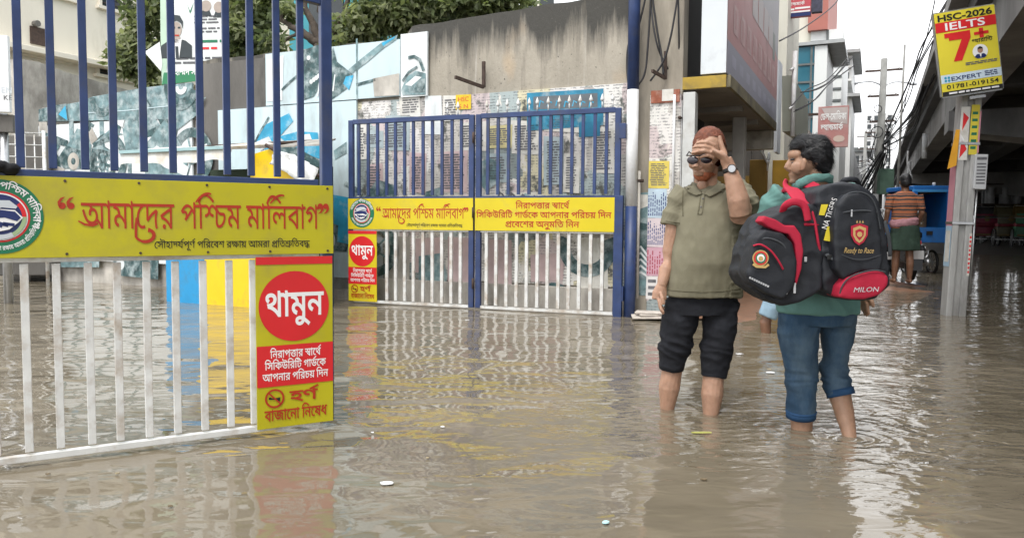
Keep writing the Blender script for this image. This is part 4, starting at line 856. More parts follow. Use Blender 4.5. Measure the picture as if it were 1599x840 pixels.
def boundary_wall():
 w = thing('boundary_wall', 'long grey stained concrete boundary wall pasted with motorcycle hoardings and torn posters behind the gates', 'wall', WALL.w(-3, 0))
 X = lambda px, py: WALL.l(px, py)[0]
 Z = lambda px, py: WALL.l(px, py)[1]
 xl = X(312, 200)
 # bare concrete body, behind everything
 mb = MB()
 zt = Z(640, 42)
 top = []
 a = 0
 xr = X(1000, 300)
 xs = [xl + (xr - xl) * i / 60 for i in range(61)]
 out = [WALL.w(xl, -.4, -.02), WALL.w(xr, -.4, -.02)]
 tp = [WALL.w(x, (3.26 if x < X(640, 42) else zt + (3.52 - zt) * (x - X(640, 42)) / (.8 - X(640, 42))) + .025 * mnoise.noise(V((x * 3, 0, 0))), -.02) for x in xs[::-1]]
 mb.prism(out + tp, -WALL.n * .24)
 part('concrete_body', mb, m_wall, w)
 # low left stretch under the boards
 x2 = X(66, 300)
 mb = MB().box(WALL.w((x2 + xl) / 2, 1.2, -.14), (xl - x2, .22, 3.2), WALL.a)
 part('left_stretch', mb, m_plaster, w)
 # thin coping
 # old dark soot streak panel between boards (px 315-420)
 mb = MB().box(WALL.w((X(318, 150) + X(420, 150)) / 2, 1.65, -.006), (X(420, 150) - X(318, 150), .04, 3.1), WALL.a)
 part('soot_stained_panel', mb, m_concrete_d, w)
 def board(px0, px1, z0, z1, mt, name='hoarding', off=.05, label=None):
  x0, x1 = X(px0, 250), X(px1, 250)
  b = part(name, MB().box(WALL.w((x0 + x1) / 2, (z0 + z1) / 2, off - .02), (x1 - x0, .03, z1 - z0), WALL.a), mt, w, label=label)
  F = Flat(WALL.w(x0, z0), WALL.a, UP, WALL.n, off)
  return b, F, x1 - x0, z1 - z0
 zu0, zu1 = Z(545, 157), Z(545, 72)
 # upper board, pale blue, big printed bike front
 b, F, W, H = board(420, 628, zu0, zu1, m_pale, label='pale blue motorcycle hoarding with a large dark bike')
 u = lambda px, py: ((WALL.l(px, py)[0] - X(420, 250)), WALL.l(px, py)[1] - zu0)
 F.poly([u(421, 96), u(447, 88), u(445, 158), u(421, 160)], m_boardwhite, 1)
 F.poly([u(478, 80), u(500, 72), u(523, 82), u(520, 100), u(512, 122), u(494, 152), u(478, 158)], m_teal, 1)
 F.poly([u(524, 74), u(530, 98), u(556, 118), u(545, 140), u(520, 158), u(512, 130)], m_teal, 2)
 F.poly([u(556, 119), u(549, 142), u(540, 132), u(544, 121)], m_sky, 3)
 F.poly([u(548, 110), u(572, 90), u(600, 68), u(625, 56), u(622, 64), u(604, 76), u(578, 98), u(554, 116)], m_tealmid, 2)
 F.poly([u(600, 69), u(622, 58), u(619, 62), u(602, 74)], m_sky, 3)
 F.stroke([u(560, 134), u(575, 130), u(590, 126)], .035, m_teal, 2)
 F.poly([u(586, 124), u(627, 116), u(627, 150), u(588, 152)], m_plaster, 2)
 F.stroke([u(444, 142), u(456, 130), u(470, 118)], .03, m_teal, 3)
 for k in range(5):
  F.stroke([u(500 + k * 6, 152 - k * 2), u(503 + k * 6, 130 - k * 3)], .02, m_boardwhite, 3)
 for k in range(6):
  F.disc(*u(486 + k * 4, 92 + (k * 37) % 40), .03, m_boardwhite, 3)
 F.rect(*u(560, 157), *u(562, 62), m_tealmid, 1)
 F.done('printed_motorcycle', w)
 # white board with handlebars
 b, F, W, H = board(629, 670, Z(650, 152), Z(650, 53), m_boardwhite, label='white hoarding with printed motorcycle handlebars')
 zb_ = Z(650, 152)
 u = lambda px, py: (WALL.l(px, py)[0] - X(629, 250), WALL.l(px, py)[1] - zb_)
 F.stroke([u(641, 92), u(650, 90), u(659, 95), u(665, 112)], .04, m_teal, 3)
 F.poly([u(630, 142), u(638, 122), u(652, 112), u(668, 116), u(668, 149), u(632, 150)], m_tealmid, 1)
 F.poly([u(636, 134), u(652, 120), u(662, 122), u(646, 136)], m_boardwhite, 2)
 F.poly([u(648, 146), u(656, 128), u(667, 124), u(667, 146)], m_teal, 2)
 F.stroke([u(632, 128), u(642, 114), u(655, 106)], .03, m_teal, 3)
 F.done('printed_motorcycle', w)
 # lower row, pale board behind the guard booth
 zb0, zb1 = .12, Z(500, 162)
 b, F, W, H = board(345, 560, zb0, zb1, m_pale, label='pale blue hoarding with a bright blue motorcycle')
 u = lambda px, py: (WALL.l(px, py)[0] - X(345, 250), WALL.l(px, py)[1] - zb0)
 F.poly([u(398, 228), u(420, 195), u(455, 178), u(462, 190), u(440, 215), u(424, 236)], m_sky, 1)
 F.poly([u(440, 214), u(470, 206), u(500, 208), u(506, 250), u(480, 240), u(455, 226)], m_sky, 2)
 F.poly([u(430, 222), u(452, 222), u(504, 252), u(504, 268), u(470, 250), u(440, 240)], m_teal, 2)
 F.poly([u(405, 222), u(424, 214), u(430, 224), u(412, 236)], m_boardwhite, 3)
 F.stroke([u(402, 224), u(412, 204), u(424, 184)], .03, m_teal, 3)
 F.poly([u(468, 212), u(488, 210), u(492, 222), u(474, 220)], m_boardwhite, 3)
 F.poly([u(525, 236), u(545, 222), u(545, 240), u(527, 250)], m_tealmid, 1)
 bike(F, W * .80, H * .08, 1.05, m_sky, m_teal, 1, 1)
 F.done('printed_motorcycle', w)
 # left boards
 b, F, W, H = board(66, 304, .35, Z(200, 188), m_boardwhite, label='white lower hoarding with grey motorcycles at the left')
 u = lambda px, py: (WALL.l(px, py)[0] - X(66, 250), WALL.l(px, py)[1] - .35)
 F.rect(*u(70, 340), *u(78, 190), m_plaster, 1)
 for px in (118, 165, 207):
  F.rect(*u(px, 400), *u(px + 1.3, 190), m_tealmid, 1)
 bike(F, u(240, 300)[0], u(240, 290)[1], 1.25, m_tealmid, m_teal, -1, 1)
 bike(F, u(122, 300)[0], u(122, 290)[1], .9, m_tealmid, m_teal, 1, 1, m_plaster)
 F.poly([u(228, 232), u(262, 188), u(276, 204), u(285, 186), u(280, 214), u(300, 250), u(290, 275), u(232, 272)], m_tealmid, 6)
 F.poly([u(235, 240), u(250, 228), u(300, 262), u(296, 276), u(262, 262)], m_boardwhite, 7)
 F.poly([u(180, 402), u(252, 402), u(252, 436), u(190, 430)], m_teal, 6)
 F.disc(*u(193, 412), .09, m_boardwhite, 7)
 F.poly([u(100, 404), u(160, 404), u(160, 417), u(100, 417)], m_tealmid, 6)
 F.done('printed_motorcycle', w)
 x0 = X(66, 250)
 F = Flat(WALL.w(x0, 0), WALL.a, UP, WALL.n, .05)
 u = lambda px, py: (WALL.l(px, py)[0] - x0, WALL.l(px, py)[1])
 mb = MB()
 pts = [u(66, 172), u(130, 160), u(150, 152), u(230, 138), u(304, 130), u(304, 186), u(66, 191)]
 mb.prism([WALL.w(x0 + a, c, .02) for a, c in pts], WALL.n * .035)
 part('hoarding', mb, m_tealmid, w, label='ragged teal upper hoarding with printed tyres')
 F.off = .06
 F.ringf(*u(166, 152), .18, .30, m_teal, 1, a0=180, a1=350)
 F.ringf(*u(288, 136), .17, .34, m_teal, 1, a0=170, a1=345)
 F.ringf(*u(288, 136), .05, .12, m_boardwhite, 2, a0=180, a1=350)
 F.stroke([u(228, 146), u(240, 166)], .025, m_teal, 1)
 F.poly([u(66, 190), u(66, 172), u(88, 166), u(110, 163), u(112, 190)], m_teal, 1)
 F.poly([u(97, 180), u(108, 166), u(111, 189)], m_sky, 2)
 F.stroke([u(132, 178), u(200, 174), u(304, 163)], .012, m_pale, 1)
 F.done('printed_tyre', w)
 # layers of torn posters behind the far gate
 part('torn_posters', MB().box(WALL.w((X(556, 300) + X(985, 300)) / 2, (.30 + Z(760, 146)) / 2, -.005), (X(985, 300) - X(556, 300), .03, Z(760, 146) - .30), WALL.a), m_torn, w)
 part('plinth', MB().box(WALL.w((X(330, 300) + X(985, 300)) / 2, .0, .0), (X(985, 300) - X(330, 300), .09, .56), WALL.a), m_plaster, w, bev=.01)
 F = Flat(WALL.w(0, 0), WALL.a, UP, WALL.n, .014)
 u = lambda px, py: WALL.l(px, py)
 pw, pp, py_, pb = m_paper, mat('paper_pink', (.52, .40, .40), .85, .12, 9), mat('paper_cream', (.52, .47, .25), .85, .12, 9), mat('paper_grey_blue', (.36, .43, .45), .85, .12, 9)
 rd = random.Random(3)
 sheets = [(524, 172, 541, 285, pw), (626, 150, 658, 182, pw), (556, 195, 575, 250, pw), (566, 205, 600, 230, pb),
    (603, 180, 640, 235, pb), (664, 150, 692, 210, m_boardwhite), (692, 150, 720, 190, pw), (718, 190, 760, 235, pw),
    (760, 195, 800, 232, py_), (800, 190, 845, 240, pw), (850, 180, 905, 205, pw), (760, 240, 795, 285, pb), (690, 235, 730, 300, pp),
    (640, 240, 665, 300, pp), (880, 240, 905, 300, pw), (925, 200, 960, 270, pw), (574, 255, 600, 305, pp), (850, 215, 880, 290, pb),
    (600, 370, 640, 462, m_plaster), (560, 370, 600, 440, m_lgrey), (645, 370, 690, 425, pp), (700, 372, 738, 455, pp), (760, 375, 800, 460, pp),
    (830, 395, 880, 440, pp), (905, 372, 950, 450, pw), (800, 300, 840, 360, pw)]
 for i, (a, c, d, e, mt) in enumerate(sheets):
  p0, p1, p2, p3 = u(a, e), u(d, e + rd.uniform(-3, 3)), u(d + rd.uniform(-2, 2), c), u(a + rd.uniform(-2, 2), c + rd.uniform(-3, 3))
  F.poly([p0, p1, p2, p3], mt, 1 + i % 3)
  if mt in (pw, pp, py_, pb) and e < 330:
   F.lines(p0[0] + .03, p0[1] + .03, p1[0] - .03, p2[1] - .03, int((e - c) / 4.6), m_print, 5, i)
 # the framed blue notice and blue bill
 F.poly([u(824, 205), u(943, 196), u(943, 139), u(824, 146)], mat('notice_blue', (.03, .20, .32), .7, .25, 9, dirt=(.3, .36, .38), dscale=6, damt=.4), 5)
 F.poly([u(834, 172), u(934, 168), u(934, 146), u(834, 152)], mat('grey_notice', (.12, .14, .155), .7, .2, 9), 6)
 for k in range(7):
  F.stroke([u(843 + k * 13, 168 - k % 3), u(845 + k * 13, 158 + k % 2), u(850 + k * 13, 161)], .014, m_sky, 7)
 F.poly([u(905, 215), u(938, 213), u(938, 190), u(905, 192)], mat('deep_blue_notice', (.02, .16, .28), .7, .2, 9), 6)
 # teal printed fragments of bikes
 for (px, py, r) in ((762, 275, .22), (818, 330, .2)):
  F.poly([u(px - 16, py - 20), u(px + 4, py - 28), u(px + 22, py - 18), u(px + 18, py + 10), u(px - 2, py + 24), u(px - 18, py + 4)], m_tealmid, 5)
 for k in range(7): F.stroke([u(770 + k * 6, 325 + (k * 17) % 25), u(782 + k * 9, 300 + (k * 11) % 20), u(800 + k * 8, 318)], .02 + .01 * (k % 3), m_teal if k % 2 else m_print, 6)
 F.ringf(*u(918, 385), .2, .34, m_teal, 6, a0=160, a1=380)
 F.ringf(*u(867, 468), .14, .2, m_teal, 6)
 F.disc(*u(867, 468), .13, py_, 6)
 F.poly([u(655, 480), u(655, 400), u(690, 395), u(700, 430), u(690, 480)], m_tealmid, 5)
 F.poly([u(650, 360), u(666, 300), u(690, 292), u(700, 330), u(685, 360)], m_teal, 6)
 F.poly([u(570, 310), u(590, 280), u(618, 290), u(622, 312)], m_teal, 6)
 # small yellow bill
 F.poly([u(713, 172), u(737, 171), u(737, 148), u(713, 149)], mat('yellow_bill', (.62, .45, .03), .7, .1, 9), 7)
 F.lat('HSC', *u(725, 159), .055, m_red, 8, width=.14)
 F.lat('S N', *u(725, 170), .05, m_red, 8, width=.12)
 F.done('pasted_posters', w)
 # bent iron bracket on the bare wall
 mb = MB()
 a, c, d = WALL.px(759, 98, .06), WALL.px(759, 138, .06), WALL.px(740, 131, .45)
 mb.bar(a, c, .035, .03, WALL.a).bar(c, d, .035, .03, UP)
 part('iron_bracket', mb, m_rust, w)
boundary_wall()
# ================================================================== left: compound wall, building, railing, billboard
def left_side():
 LW = Plane(P(30, 200, 13.6), U)
 w = thing('compound_wall', 'soot streaked compound wall under the cream building at the left', 'wall', LW.w(.6, -LW.o.z))
 z0 = -LW.o.z
 mb = MB()
 a = [LW.l(30, 92), LW.l(60, 97), LW.l(100, 112), LW.l(165, 131), LW.l(330, 178)]
 pts = [LW.w(a[0][0], z0 - .3)] + [LW.w(x, z) for x, z in a] + [LW.w(a[-1][0], z0 - .3)]
 mb.prism(pts, -LW.n * .3)
 part('stained_face', mb, m_plaster, w)
 # thick lower buttress at its near end
 x0 = a[0][0]
 mb = MB().box(LW.w(x0 + .1, z0 + 1.0, .12), (.5, .5, 2.2), LW.a)
 part('buttress', mb, m_concrete_d, w, bev=.02)
 # ---- cream building
 BP = Plane(P(30, 75, 17.0), U)
 z0 = -BP.o.z
 b = thing('cream_building', 'cream painted concrete building with small windows rising behind the compound wall', 'building', BP.w(6, z0))
 L = lambda px, py: BP.l(px, py)
 xa, xb = L(-60, 100)[0], L(420, 100)[0]
 part('wall', MB().box(BP.w((xa + 14) / 2, z0 + 7, -3), (14 - xa, 6, 14.6), BP.a), m_cream, b)
 ledge = L(30, 75)[1]
 part('ledge', MB().box(BP.w((xa + 14) / 2, ledge - .05, .15), (14 - xa, .5, .12), BP.a), m_cream, b, bev=.01)
 def win(px0, py0, px1, py1, bars=3):
  x0, zt = L(px0, py0); x1, zb = L(px1, py1)
  zt = (zt + L(px1, py0)[1]) / 2 if False else zt
  cx, cz, w_, h_ = (x0 + x1) / 2, (zt + zb) / 2, x1 - x0, abs(zt - zb)
  q = part('window', MB().box(BP.w(cx, cz, .012), (w_, .03, h_), BP.a), m_glassdark, b)
  mb = MB()
  mb.box(BP.w(cx, cz + h_ / 2, .04), (w_ + .12, .09, .07), BP.a).box(BP.w(cx, cz - h_ / 2, .05), (w_ + .16, .12, .07), BP.a)
  for s_ in (-1, 1): mb.box(BP.w(cx + s_ * w_ / 2, cz, .04), (.06, .09, h_ - .08), BP.a)
  for k in range(1, bars): mb.box(BP.w(x0 + w_ * k / bars, cz, .04), (.045, .04, h_ - .08), BP.a)
  part('frame', mb, m_cream, q)
  mb = MB()
  for k in range(1, 7): mb.box(BP.w(cx, cz - h_ / 2 + h_ * k / 7, .065), (w_ - .1, .015, .015), BP.a)
  part('grille', mb, m_rust, q)
 win(153, -45, 205, 26)
 win(60, -60, 120, 5)
 win(150, 95, 213, 130, 3)
 win(32, 78, 102, 98, 4)
 win(255, 40, 300, 90)
 win(240, 140, 300, 170)
 x, z = L(62, 58)
 part('vent', MB().box(BP.w(x, z, .02), (.45, .04, .38), BP.a), m_rust, b)
 x, z = L(54, 38)
 part('pipe_stub', MB().tube([BP.w(x, z, -.1), BP.w(x, z, .12)], .07, 10), m_concrete_d, b)
 # ---- white billboard at the edge, and the railing under it
 bp = Plane(P(0, 120, 9.0), V((1, .18, 0)))
 l0, l1 = bp.l(-90, 52), bp.l(17, 176)
 t = thing('billboard', 'white billboard cut off by the left edge with grey lettering', 'billboard', bp.w(l1[0] - .5, -bp.o.z))
 part('panel', MB().box(bp.w((l0[0] + l1[0]) / 2, (l0[1] + l1[1]) / 2, 0), (l1[0] - l0[0], .06, l0[1] - l1[1]), bp.a), mat('billboard_white', (.74, .76, .77), .45, .04, 2), t, bev=.004)
 F = Flat(bp.w(0, 0), bp.a, UP, bp.n, .034)
 F.lat('EN', bp.l(16, 0)[0], bp.l(8, 146)[1], .07, m_lgrey, 1, align='r')
 F.lat('KE', bp.l(16, 0)[0], bp.l(8, 157)[1], .06, m_print, 1, align='r')
 F.done('lettering', t)
 part('support_beam', MB().box(bp.w((l0[0] + l1[0]) / 2, l1[1] - .12, -.1), (l1[0] - l0[0], .12, .2), bp.a), m_concrete_d, t)
 for k in (.25, .8):
  part('leg', MB().tube([bp.w(l0[0] + (l1[0] - l0[0]) * k, -bp.o.z - .3, -.12), bp.w(l0[0] + (l1[0] - l0[0]) * k, l1[1], -.12)], .05, 8), m_steel, t, smooth=True)
 rp = Plane(P(20, 230, 11.5), V((1, .25, 0)))
 r0, r1 = rp.l(-60, 0)[0], rp.l(62, 0)[0]
 za, zb = rp.l(20, 262)[1] - .9, rp.l(20, 207)[1]
 t = thing('railing', 'white wire grid railing in front of the compound wall at the far left', 'railing', rp.w((r0 + r1) / 2, -rp.o.z))
 mb = MB()
 for k in range(9): mb.tube([rp.w(r0 + (r1 - r0) * k / 8, za), rp.w(r0 + (r1 - r0) * k / 8, zb)], .009, 6)
 for k in range(9): mb.tube([rp.w(r0, za + (zb - za) * k / 8, .012), rp.w(r1, za + (zb - za) * k / 8, .012)], .008, 6)
 part('grid', mb, m_white, t, smooth=True)
 for x in (r0, r1):
  part('post', MB().tube([rp.w(x, -rp.o.z - .3), rp.w(x, zb + .04)], .025, 8), m_white, t, smooth=True)
 # low concrete step / rubble edge behind the railing
 t = single('low_shed', MB().box(P(10, 250, 12.6) + V((0, 0, -.75)), (1.6, 1.2, 2.2), (1, .25, 0)), m_concrete_d,
    'dark low concrete shed behind the white grid railing', 'shed', bev=.02)
 # debris at the waterline on the left
left_side()

# ================================================================== guard booth
def booth():
 bp = Plane(P(322, 440, 9.15), -N)
 gz = -bp.o.z
 X = lambda px, py=440: bp.l(px, py)[0]
 Z = lambda px, py: bp.l(px, py)[1] + bp.o.z
 t = thing('guard_booth', 'small blue and yellow guard booth with a sagging tin awning behind the near gate', 'booth', bp.w(.4, gz))
 DP = .72
 mbl = mat('booth_blue_paint', (.02, .27, .55), .4, .08, 4, .001, 40, dirt=(.05, .2, .35), dscale=4, damt=.3)
 mye = mat('booth_yellow_paint', (.78, .53, .012), .4, .06, 4, .001, 40, dirt=(.5, .36, .05), dscale=4, damt=.3)
 mtin = mat('white_tin_sheet', (.60, .60, .57), .5, .12, 5, .003, 14, dirt=(.40, .33, .24), dscale=3, damt=.5)
 x0, xm, x1 = X(262), X(322), X(456)
 zt = 1.05
 W = lambda x, z, off=0: bp.w(x, z - bp.o.z, off)
 part('blue_panel', MB().box(W((x0 + xm) / 2, zt / 2 - .1, 0), (xm - x0, .05, zt + .2), bp.a), mbl, t, bev=.005)
 part('yellow_panel', MB().box(W((xm + x1) / 2, zt / 2 - .1, .002), (x1 - xm - .006, .05, zt + .2), bp.a), mye, t, bev=.005)
 part('side_panel', MB().box(W(x0 + .03, zt / 2 - .1, -.38), (.05, .66, zt + .2), bp.a), mbl, t, bev=.005)
 part('back_panel', MB().box(W((x0 + x1) / 2, .8, -DP), (x1 - x0, .04, 1.7), bp.a), mat('booth_inner', (.03, .05, .03), .8, .3, 4), t)
 for x in (x0 + .03, xm, X(440), x1 - .03):
  part('corner_post', MB().box(W(x, .75, -.035), (.05, .05, 1.5), bp.a), mat('booth_post', (.12, .22, .05), .6, .2, 6), t)
 # awning: pale slab tilted to the front, rim sheet below
 xa, xb = X(238, 250), X(402, 250)
 za, zb = Z(320, 238), Z(320, 262)
 def sheet(pts, d, mt, name, lab=None):
  return part(name, MB().prism(pts, d), mt, t, label=lab)
 mb = MB()
 rd = random.Random(2)
 n = 24
 rings = []
 for i in range(n + 1):
  u = i / n
  x = xa + (xb - xa) * u
  sag = .03 * math.sin(u * 9) + .02 * math.sin(u * 23)
  rings.append([W(x, za + .10 + sag * .6, -.3), W(x, za + sag * .3, .42), W(x, zb + .02 + sag * .5, .46), W(x, zb + .03 + sag * .5, .43), W(x, za - .02, .38), W(x, za + .07, -.3)])
 mb.loft(rings)
 part('awning', mb, mtin, t, label='dented pale tin awning')
 part('awning_trim', MB().box(W((xa + xb) / 2, za - .01, .44), (xb - xa, .05, .035), bp.a), mat('awning_teal', (.30, .45, .47), .5, .1, 6), t)
 # main roof ridge (grey sheets sloping up behind)
 rz = Z(340, 212)
 part('roof_sheet', MB().prism([W(xa + .3, za + .06, -.35), W(xb + .6, za + .06, -.35), W(xb + .4, rz, -.9), W(xa + .5, rz, -.9)], UP * .02), mat('roof_grey_sheet', (.27, .25, .22), .6, .3, 6, .003, 14, dirt=(.5, .5, .48), dscale=4, damt=.5), t)
 for k in range(4):
  part('roof_batten', MB().tube([W(xa + .35 + k * .42, za + .1, -.3), W(xa + .6 + k * .4, rz + .03, -1.1)], .02, 6), m_rust, t)
 # yellow gable
 u = lambda px, py: (X(px, py), Z(px, py))
 g = [u(397, 281), u(397, 243), u(432, 232), u(470, 270), u(470, 281)]
 part('gable', MB().prism([W(x, z, .06) for x, z in g], -bp.n * .04), mye, t)
 part('lintel', MB().box(W((x0 + x1) / 2, Z(430, 285), .03), (x1 - x0, .04, .06), bp.a), mat('booth_lintel', (.05, .04, .03), .7, .3, 8), t)
 # torn white tarpaulin hanging to the right
 mb = MB()
 rows = []
 A = [u(441, 236), u(472, 243), u(507, 264)]
 B = [u(444, 258), u(474, 274), u(507, 302)]
 nn = 14
 vs, fs = [], []
 for i in range(nn + 1):
  s_ = i / nn * 2
  k = min(1, int(s_)); f = s_ - k
  a = (A[k][0] + (A[k + 1][0] - A[k][0]) * f, A[k][1] + (A[k + 1][1] - A[k][1]) * f)
  b = (B[k][0] + (B[k + 1][0] - B[k][0]) * f, B[k][1] + (B[k + 1][1] - B[k][1]) * f)
  for j in range(7):
   g_ = j / 6
   vs.append(W(a[0] + (b[0] - a[0]) * g_, a[1] + (b[1] - a[1]) * g_, .12 + .06 * mnoise.noise(V((i * .7, j * .6, 2))) + .1 * g_))
 for i in range(nn):
  for j in range(6):
   fs.append((i * 7 + j, i * 7 + j + 1, (i + 1) * 7 + j + 1, (i + 1) * 7 + j))
 mb.add(vs, fs)
 o = part('tarpaulin', mb, mat('tarpaulin_white', (.58, .59, .58), .55, .15, 6, .004, 20, dirt=(.25, .25, .24), dscale=4, damt=.5), t, smooth=True)
 so = o.modifiers.new('thick', 'SOLIDIFY'); so.thickness = .012
 part('tarpaulin_pole', MB().tube([W(u(425, 228)[0], u(425, 228)[1], .1), W(u(508, 276)[0], u(508, 276)[1], .1)], .022, 6), m_rust, t)
booth()

# ================================================================== the gates
def emblem(F, cx, cz, r, detail=True):
 F.disc(cx, cz, r, m_green, 1)
 F.disc(cx, cz, r * .685, m_red, 2)
 F.disc(cx, cz, r * .635, m_wprint, 3)
 F.disc(cx, cz, r * .60, m_navy, 4)
 F.ringf(cx, cz, r * .5, r * .6, m_red, 5, a0=0, a1=40)
 F.ringf(cx, cz, r * .5, r * .6, m_lgreen, 5, a0=-60, a1=0)
 F.ringf(cx, cz, r * .48, r * .60, m_lgrey, 6, a0=215, a1=300)
 F.poly([(cx - r * .5, cz + r * .3), (cx - r * .1, cz + r * .44), (cx + r * .22, cz + r * .44), (cx + r * .40, cz + r * .28), (cx + r * .36, cz + r * .22), (cx + r * .05, cz + r * .25), (cx - r * .3, cz + r * .1)], m_lgrey, 6)
 # clasped hands
 F.poly([(cx - r * .58, cz + r * .12), (cx - r * .2, cz + r * .22), (cx + r * .34, cz + r * .18), (cx + r * .52, cz - r * .02), (cx + r * .42, cz - r * .14), (cx + r * .2, cz - r * .34), (cx - r * .05, cz - r * .4), (cx - r * .3, cz - r * .3), (cx - r * .56, cz - r * .1)], m_wprint, 7)
 F.poly([(cx - r * .56, cz + r * .08), (cx - r * .1, cz + r * .2), (cx + r * .34, cz + r * .14), (cx + r * .47, cz - r * .02), (cx + r * .38, cz - r * .12), (cx + r * .1, cz - r * .02), (cx - r * .2, cz - r * .06), (cx - r * .54, cz - r * .04)], m_navy, 8)
 for k in range(4):
  F.stroke([(cx - r * (.36 - k * .14), cz - r * (.12 + .02 * k)), (cx - r * (.1 - k * .14), cz - r * (.28 - .02 * k))], r * .085, m_navy, 8)
 if detail:
  F.bn('আমাদের পশ্চিম মালিবাগ', 0, 0, r * .17, m_wprint, 2, width=r * 2.35, arc=(cx, cz, r * .76, 68, 1), bold=14)
  F.bn('সৌহার্দ্যপূর্ণ পরিবেশ রক্ষায় আমরা প্রতিশ্রুতিবদ্ধ', 0, 0, r * .11, m_wprint, 2, width=r * 2.1, arc=(cx, cz, r * .90, 280, -1), bold=14)
  for k, a in enumerate((8, -6)):
   star(F, cx + r * .86 * math.cos(R(a)), cz + r * .86 * math.sin(R(a)), r * .05, m_wprint, 2)
 else:
  F.bn('আমাদের পশ্চিম মালিবাগ', 0, 0, r * .17, m_wprint, 2, width=r * 2.0, arc=(cx, cz, r * .78, 90, 1), bold=14)
  F.bn('সৌহার্দ্যপূর্ণ পরিবেশ রক্ষায় আমরা প্রতিশ্রুতিবদ্ধ', 0, 0, r * .11, m_wprint, 2, width=r * 2.2, arc=(cx, cz, r * .90, 270, -1), bold=14)
def star(F, x, y, r, mt, layer):
 F.poly([(x + (r if k % 2 == 0 else r * .42) * math.sin(k * math.pi / 5), y + (r if k % 2 == 0 else r * .42) * math.cos(k * math.pi / 5)) for k in range(10)], mt, layer)

def title(F, x0, x1, zh, zb, mt, layer=1):
 """the big red hand-lettered line, headline at zh, foot at zb, with its curled tails"""
 w = x1 - x0
 h = zh - zb
 xa, xb = x0 + w * .075, x1 - w * .035
 F.bn('আমাদের পশ্চিম মালিবাগ', (xa + xb) / 2, zb, h * 1.06, mt, layer, width=xb - xa, bold=2)
 for xq, sg in ((x0 + w * .014, 1), (x0 + w * .042, 1), (x1 - w * .028, -1), (x1 - w * .004, -1)):
  zq = zh - h * .02
  F.disc(xq, zq - sg * h * .08, h * .13, mt, layer)
  F.stroke([(xq - sg * h * .09, zq - sg * h * .08), (xq - sg * h * .10, zq + sg * h * .06), (xq - sg * h * .02, zq + sg * h * .20), (xq + sg * h * .10, zq + sg * h * .27)], [h * .10, h * .11, h * .08, h * .02], mt, layer + 1)
 ww = xb - xa
 # swept tail of the e-kar, and of the first letter
 c = []
 for k in range(19):
  a = R(200 + k * 13)
  rr = ww * (.05 - .0016 * k)
  c.append((xa + ww * .245 + rr * .9 * math.cos(a), zb - h * .22 + rr * .8 * math.sin(a)))
 c = [(xa + ww * .208, zb + h * .45), (xa + ww * .203, zb + h * .1)] + c
 F.stroke(c, [h * .10] * 6 + [h * .14] * (len(c) - 8) + [h * .18, h * .2], mt, layer + 1)
 F.stroke([(xa - ww * .012, zb + h * .30), (xa + ww * .012, zb + h * .16), (xa + ww * .04, zb + h * .12), (xa + ww * .06, zb + h * .2)], [h * .05, h * .09, h * .1, h * .08], mt, layer + 1)
 for u0, dz in ((.475, 0), (.80, .0)):
  cc = [(xa + ww * (u0 - .03 + .075 * k / 8), zh + h * (.02 + .62 * math.sin(math.pi * (.06 + .5 * k / 8))) - h * .18 * (k / 8) ** 2) for k in range(9)]
  F.stroke(cc[:8], [h * .05, h * .08, h * .1, h * .11, h * .11, h * .1, h * .09, h * .07], mt, layer + 2)

def no_horn(F, cx, cz, r):
 F.ringf(cx, cz, r * .8, r, m_red_dark, 2)
 F.poly([(cx - r * .55, cz + r * .1), (cx - r * .5, cz - r * .05), (cx + r * .15, cz - r * .14), (cx + r * .5, cz - r * .36), (cx + r * .58, cz + r * .1), (cx + r * .15, cz + r * .04)], m_black, 3)
 F.disc(cx - r * .5, cz + r * .04, r * .13, m_black, 3)
 F.poly([(cx - r * .66, cz + r * .56), (cx - r * .54, cz + r * .66), (cx + r * .66, cz - r * .56), (cx + r * .54, cz - r * .66)], m_red_dark, 4)

def warning(F, x0, z0, x1, z1, yel, near=True):
 """the tall stop panel; top red band, round sign, red box, no-horn line"""
 w, h = x1 - x0, z1 - z0
 cx = (x0 + x1) / 2
 F.rect(x0, z1 - h * .045, x1, z1, m_red, 1)
 F.disc(cx - w * .01, z0 + h * .71, w * .46, m_red, 1, sx=1.0)
 F.bn('থামুন', cx - w * .01, z0 + h * .655, h * .135, m_wprint, 2, width=w * .76, bold=18)
 F.rect(x0, z0 + h * .245, x1, z0 + h * .485, m_red, 1)
 for k, s_ in enumerate(('নিরাপত্তার স্বার্থে', 'সিকিউরিটি গার্ডকে', 'আপনার পরিচয় দিন')):
  F.bn(s_, cx, z0 + h * (.412 - k * .067), h * .042, m_wprint, 2, width=w * (.66, .8, .86)[k], bold=12)
 no_horn(F, x0 + w * .22, z0 + h * .175, w * .125)
 F.bn('হর্ণ', x0 + w * .60, z0 + h * .15, h * .058, m_red_dark, 2, width=w * .36, bold=22)
 F.bn('বাজানো নিষেধ', cx, z0 + h * .045, h * .06, m_red_dark, 2, width=w * .82, bold=16)

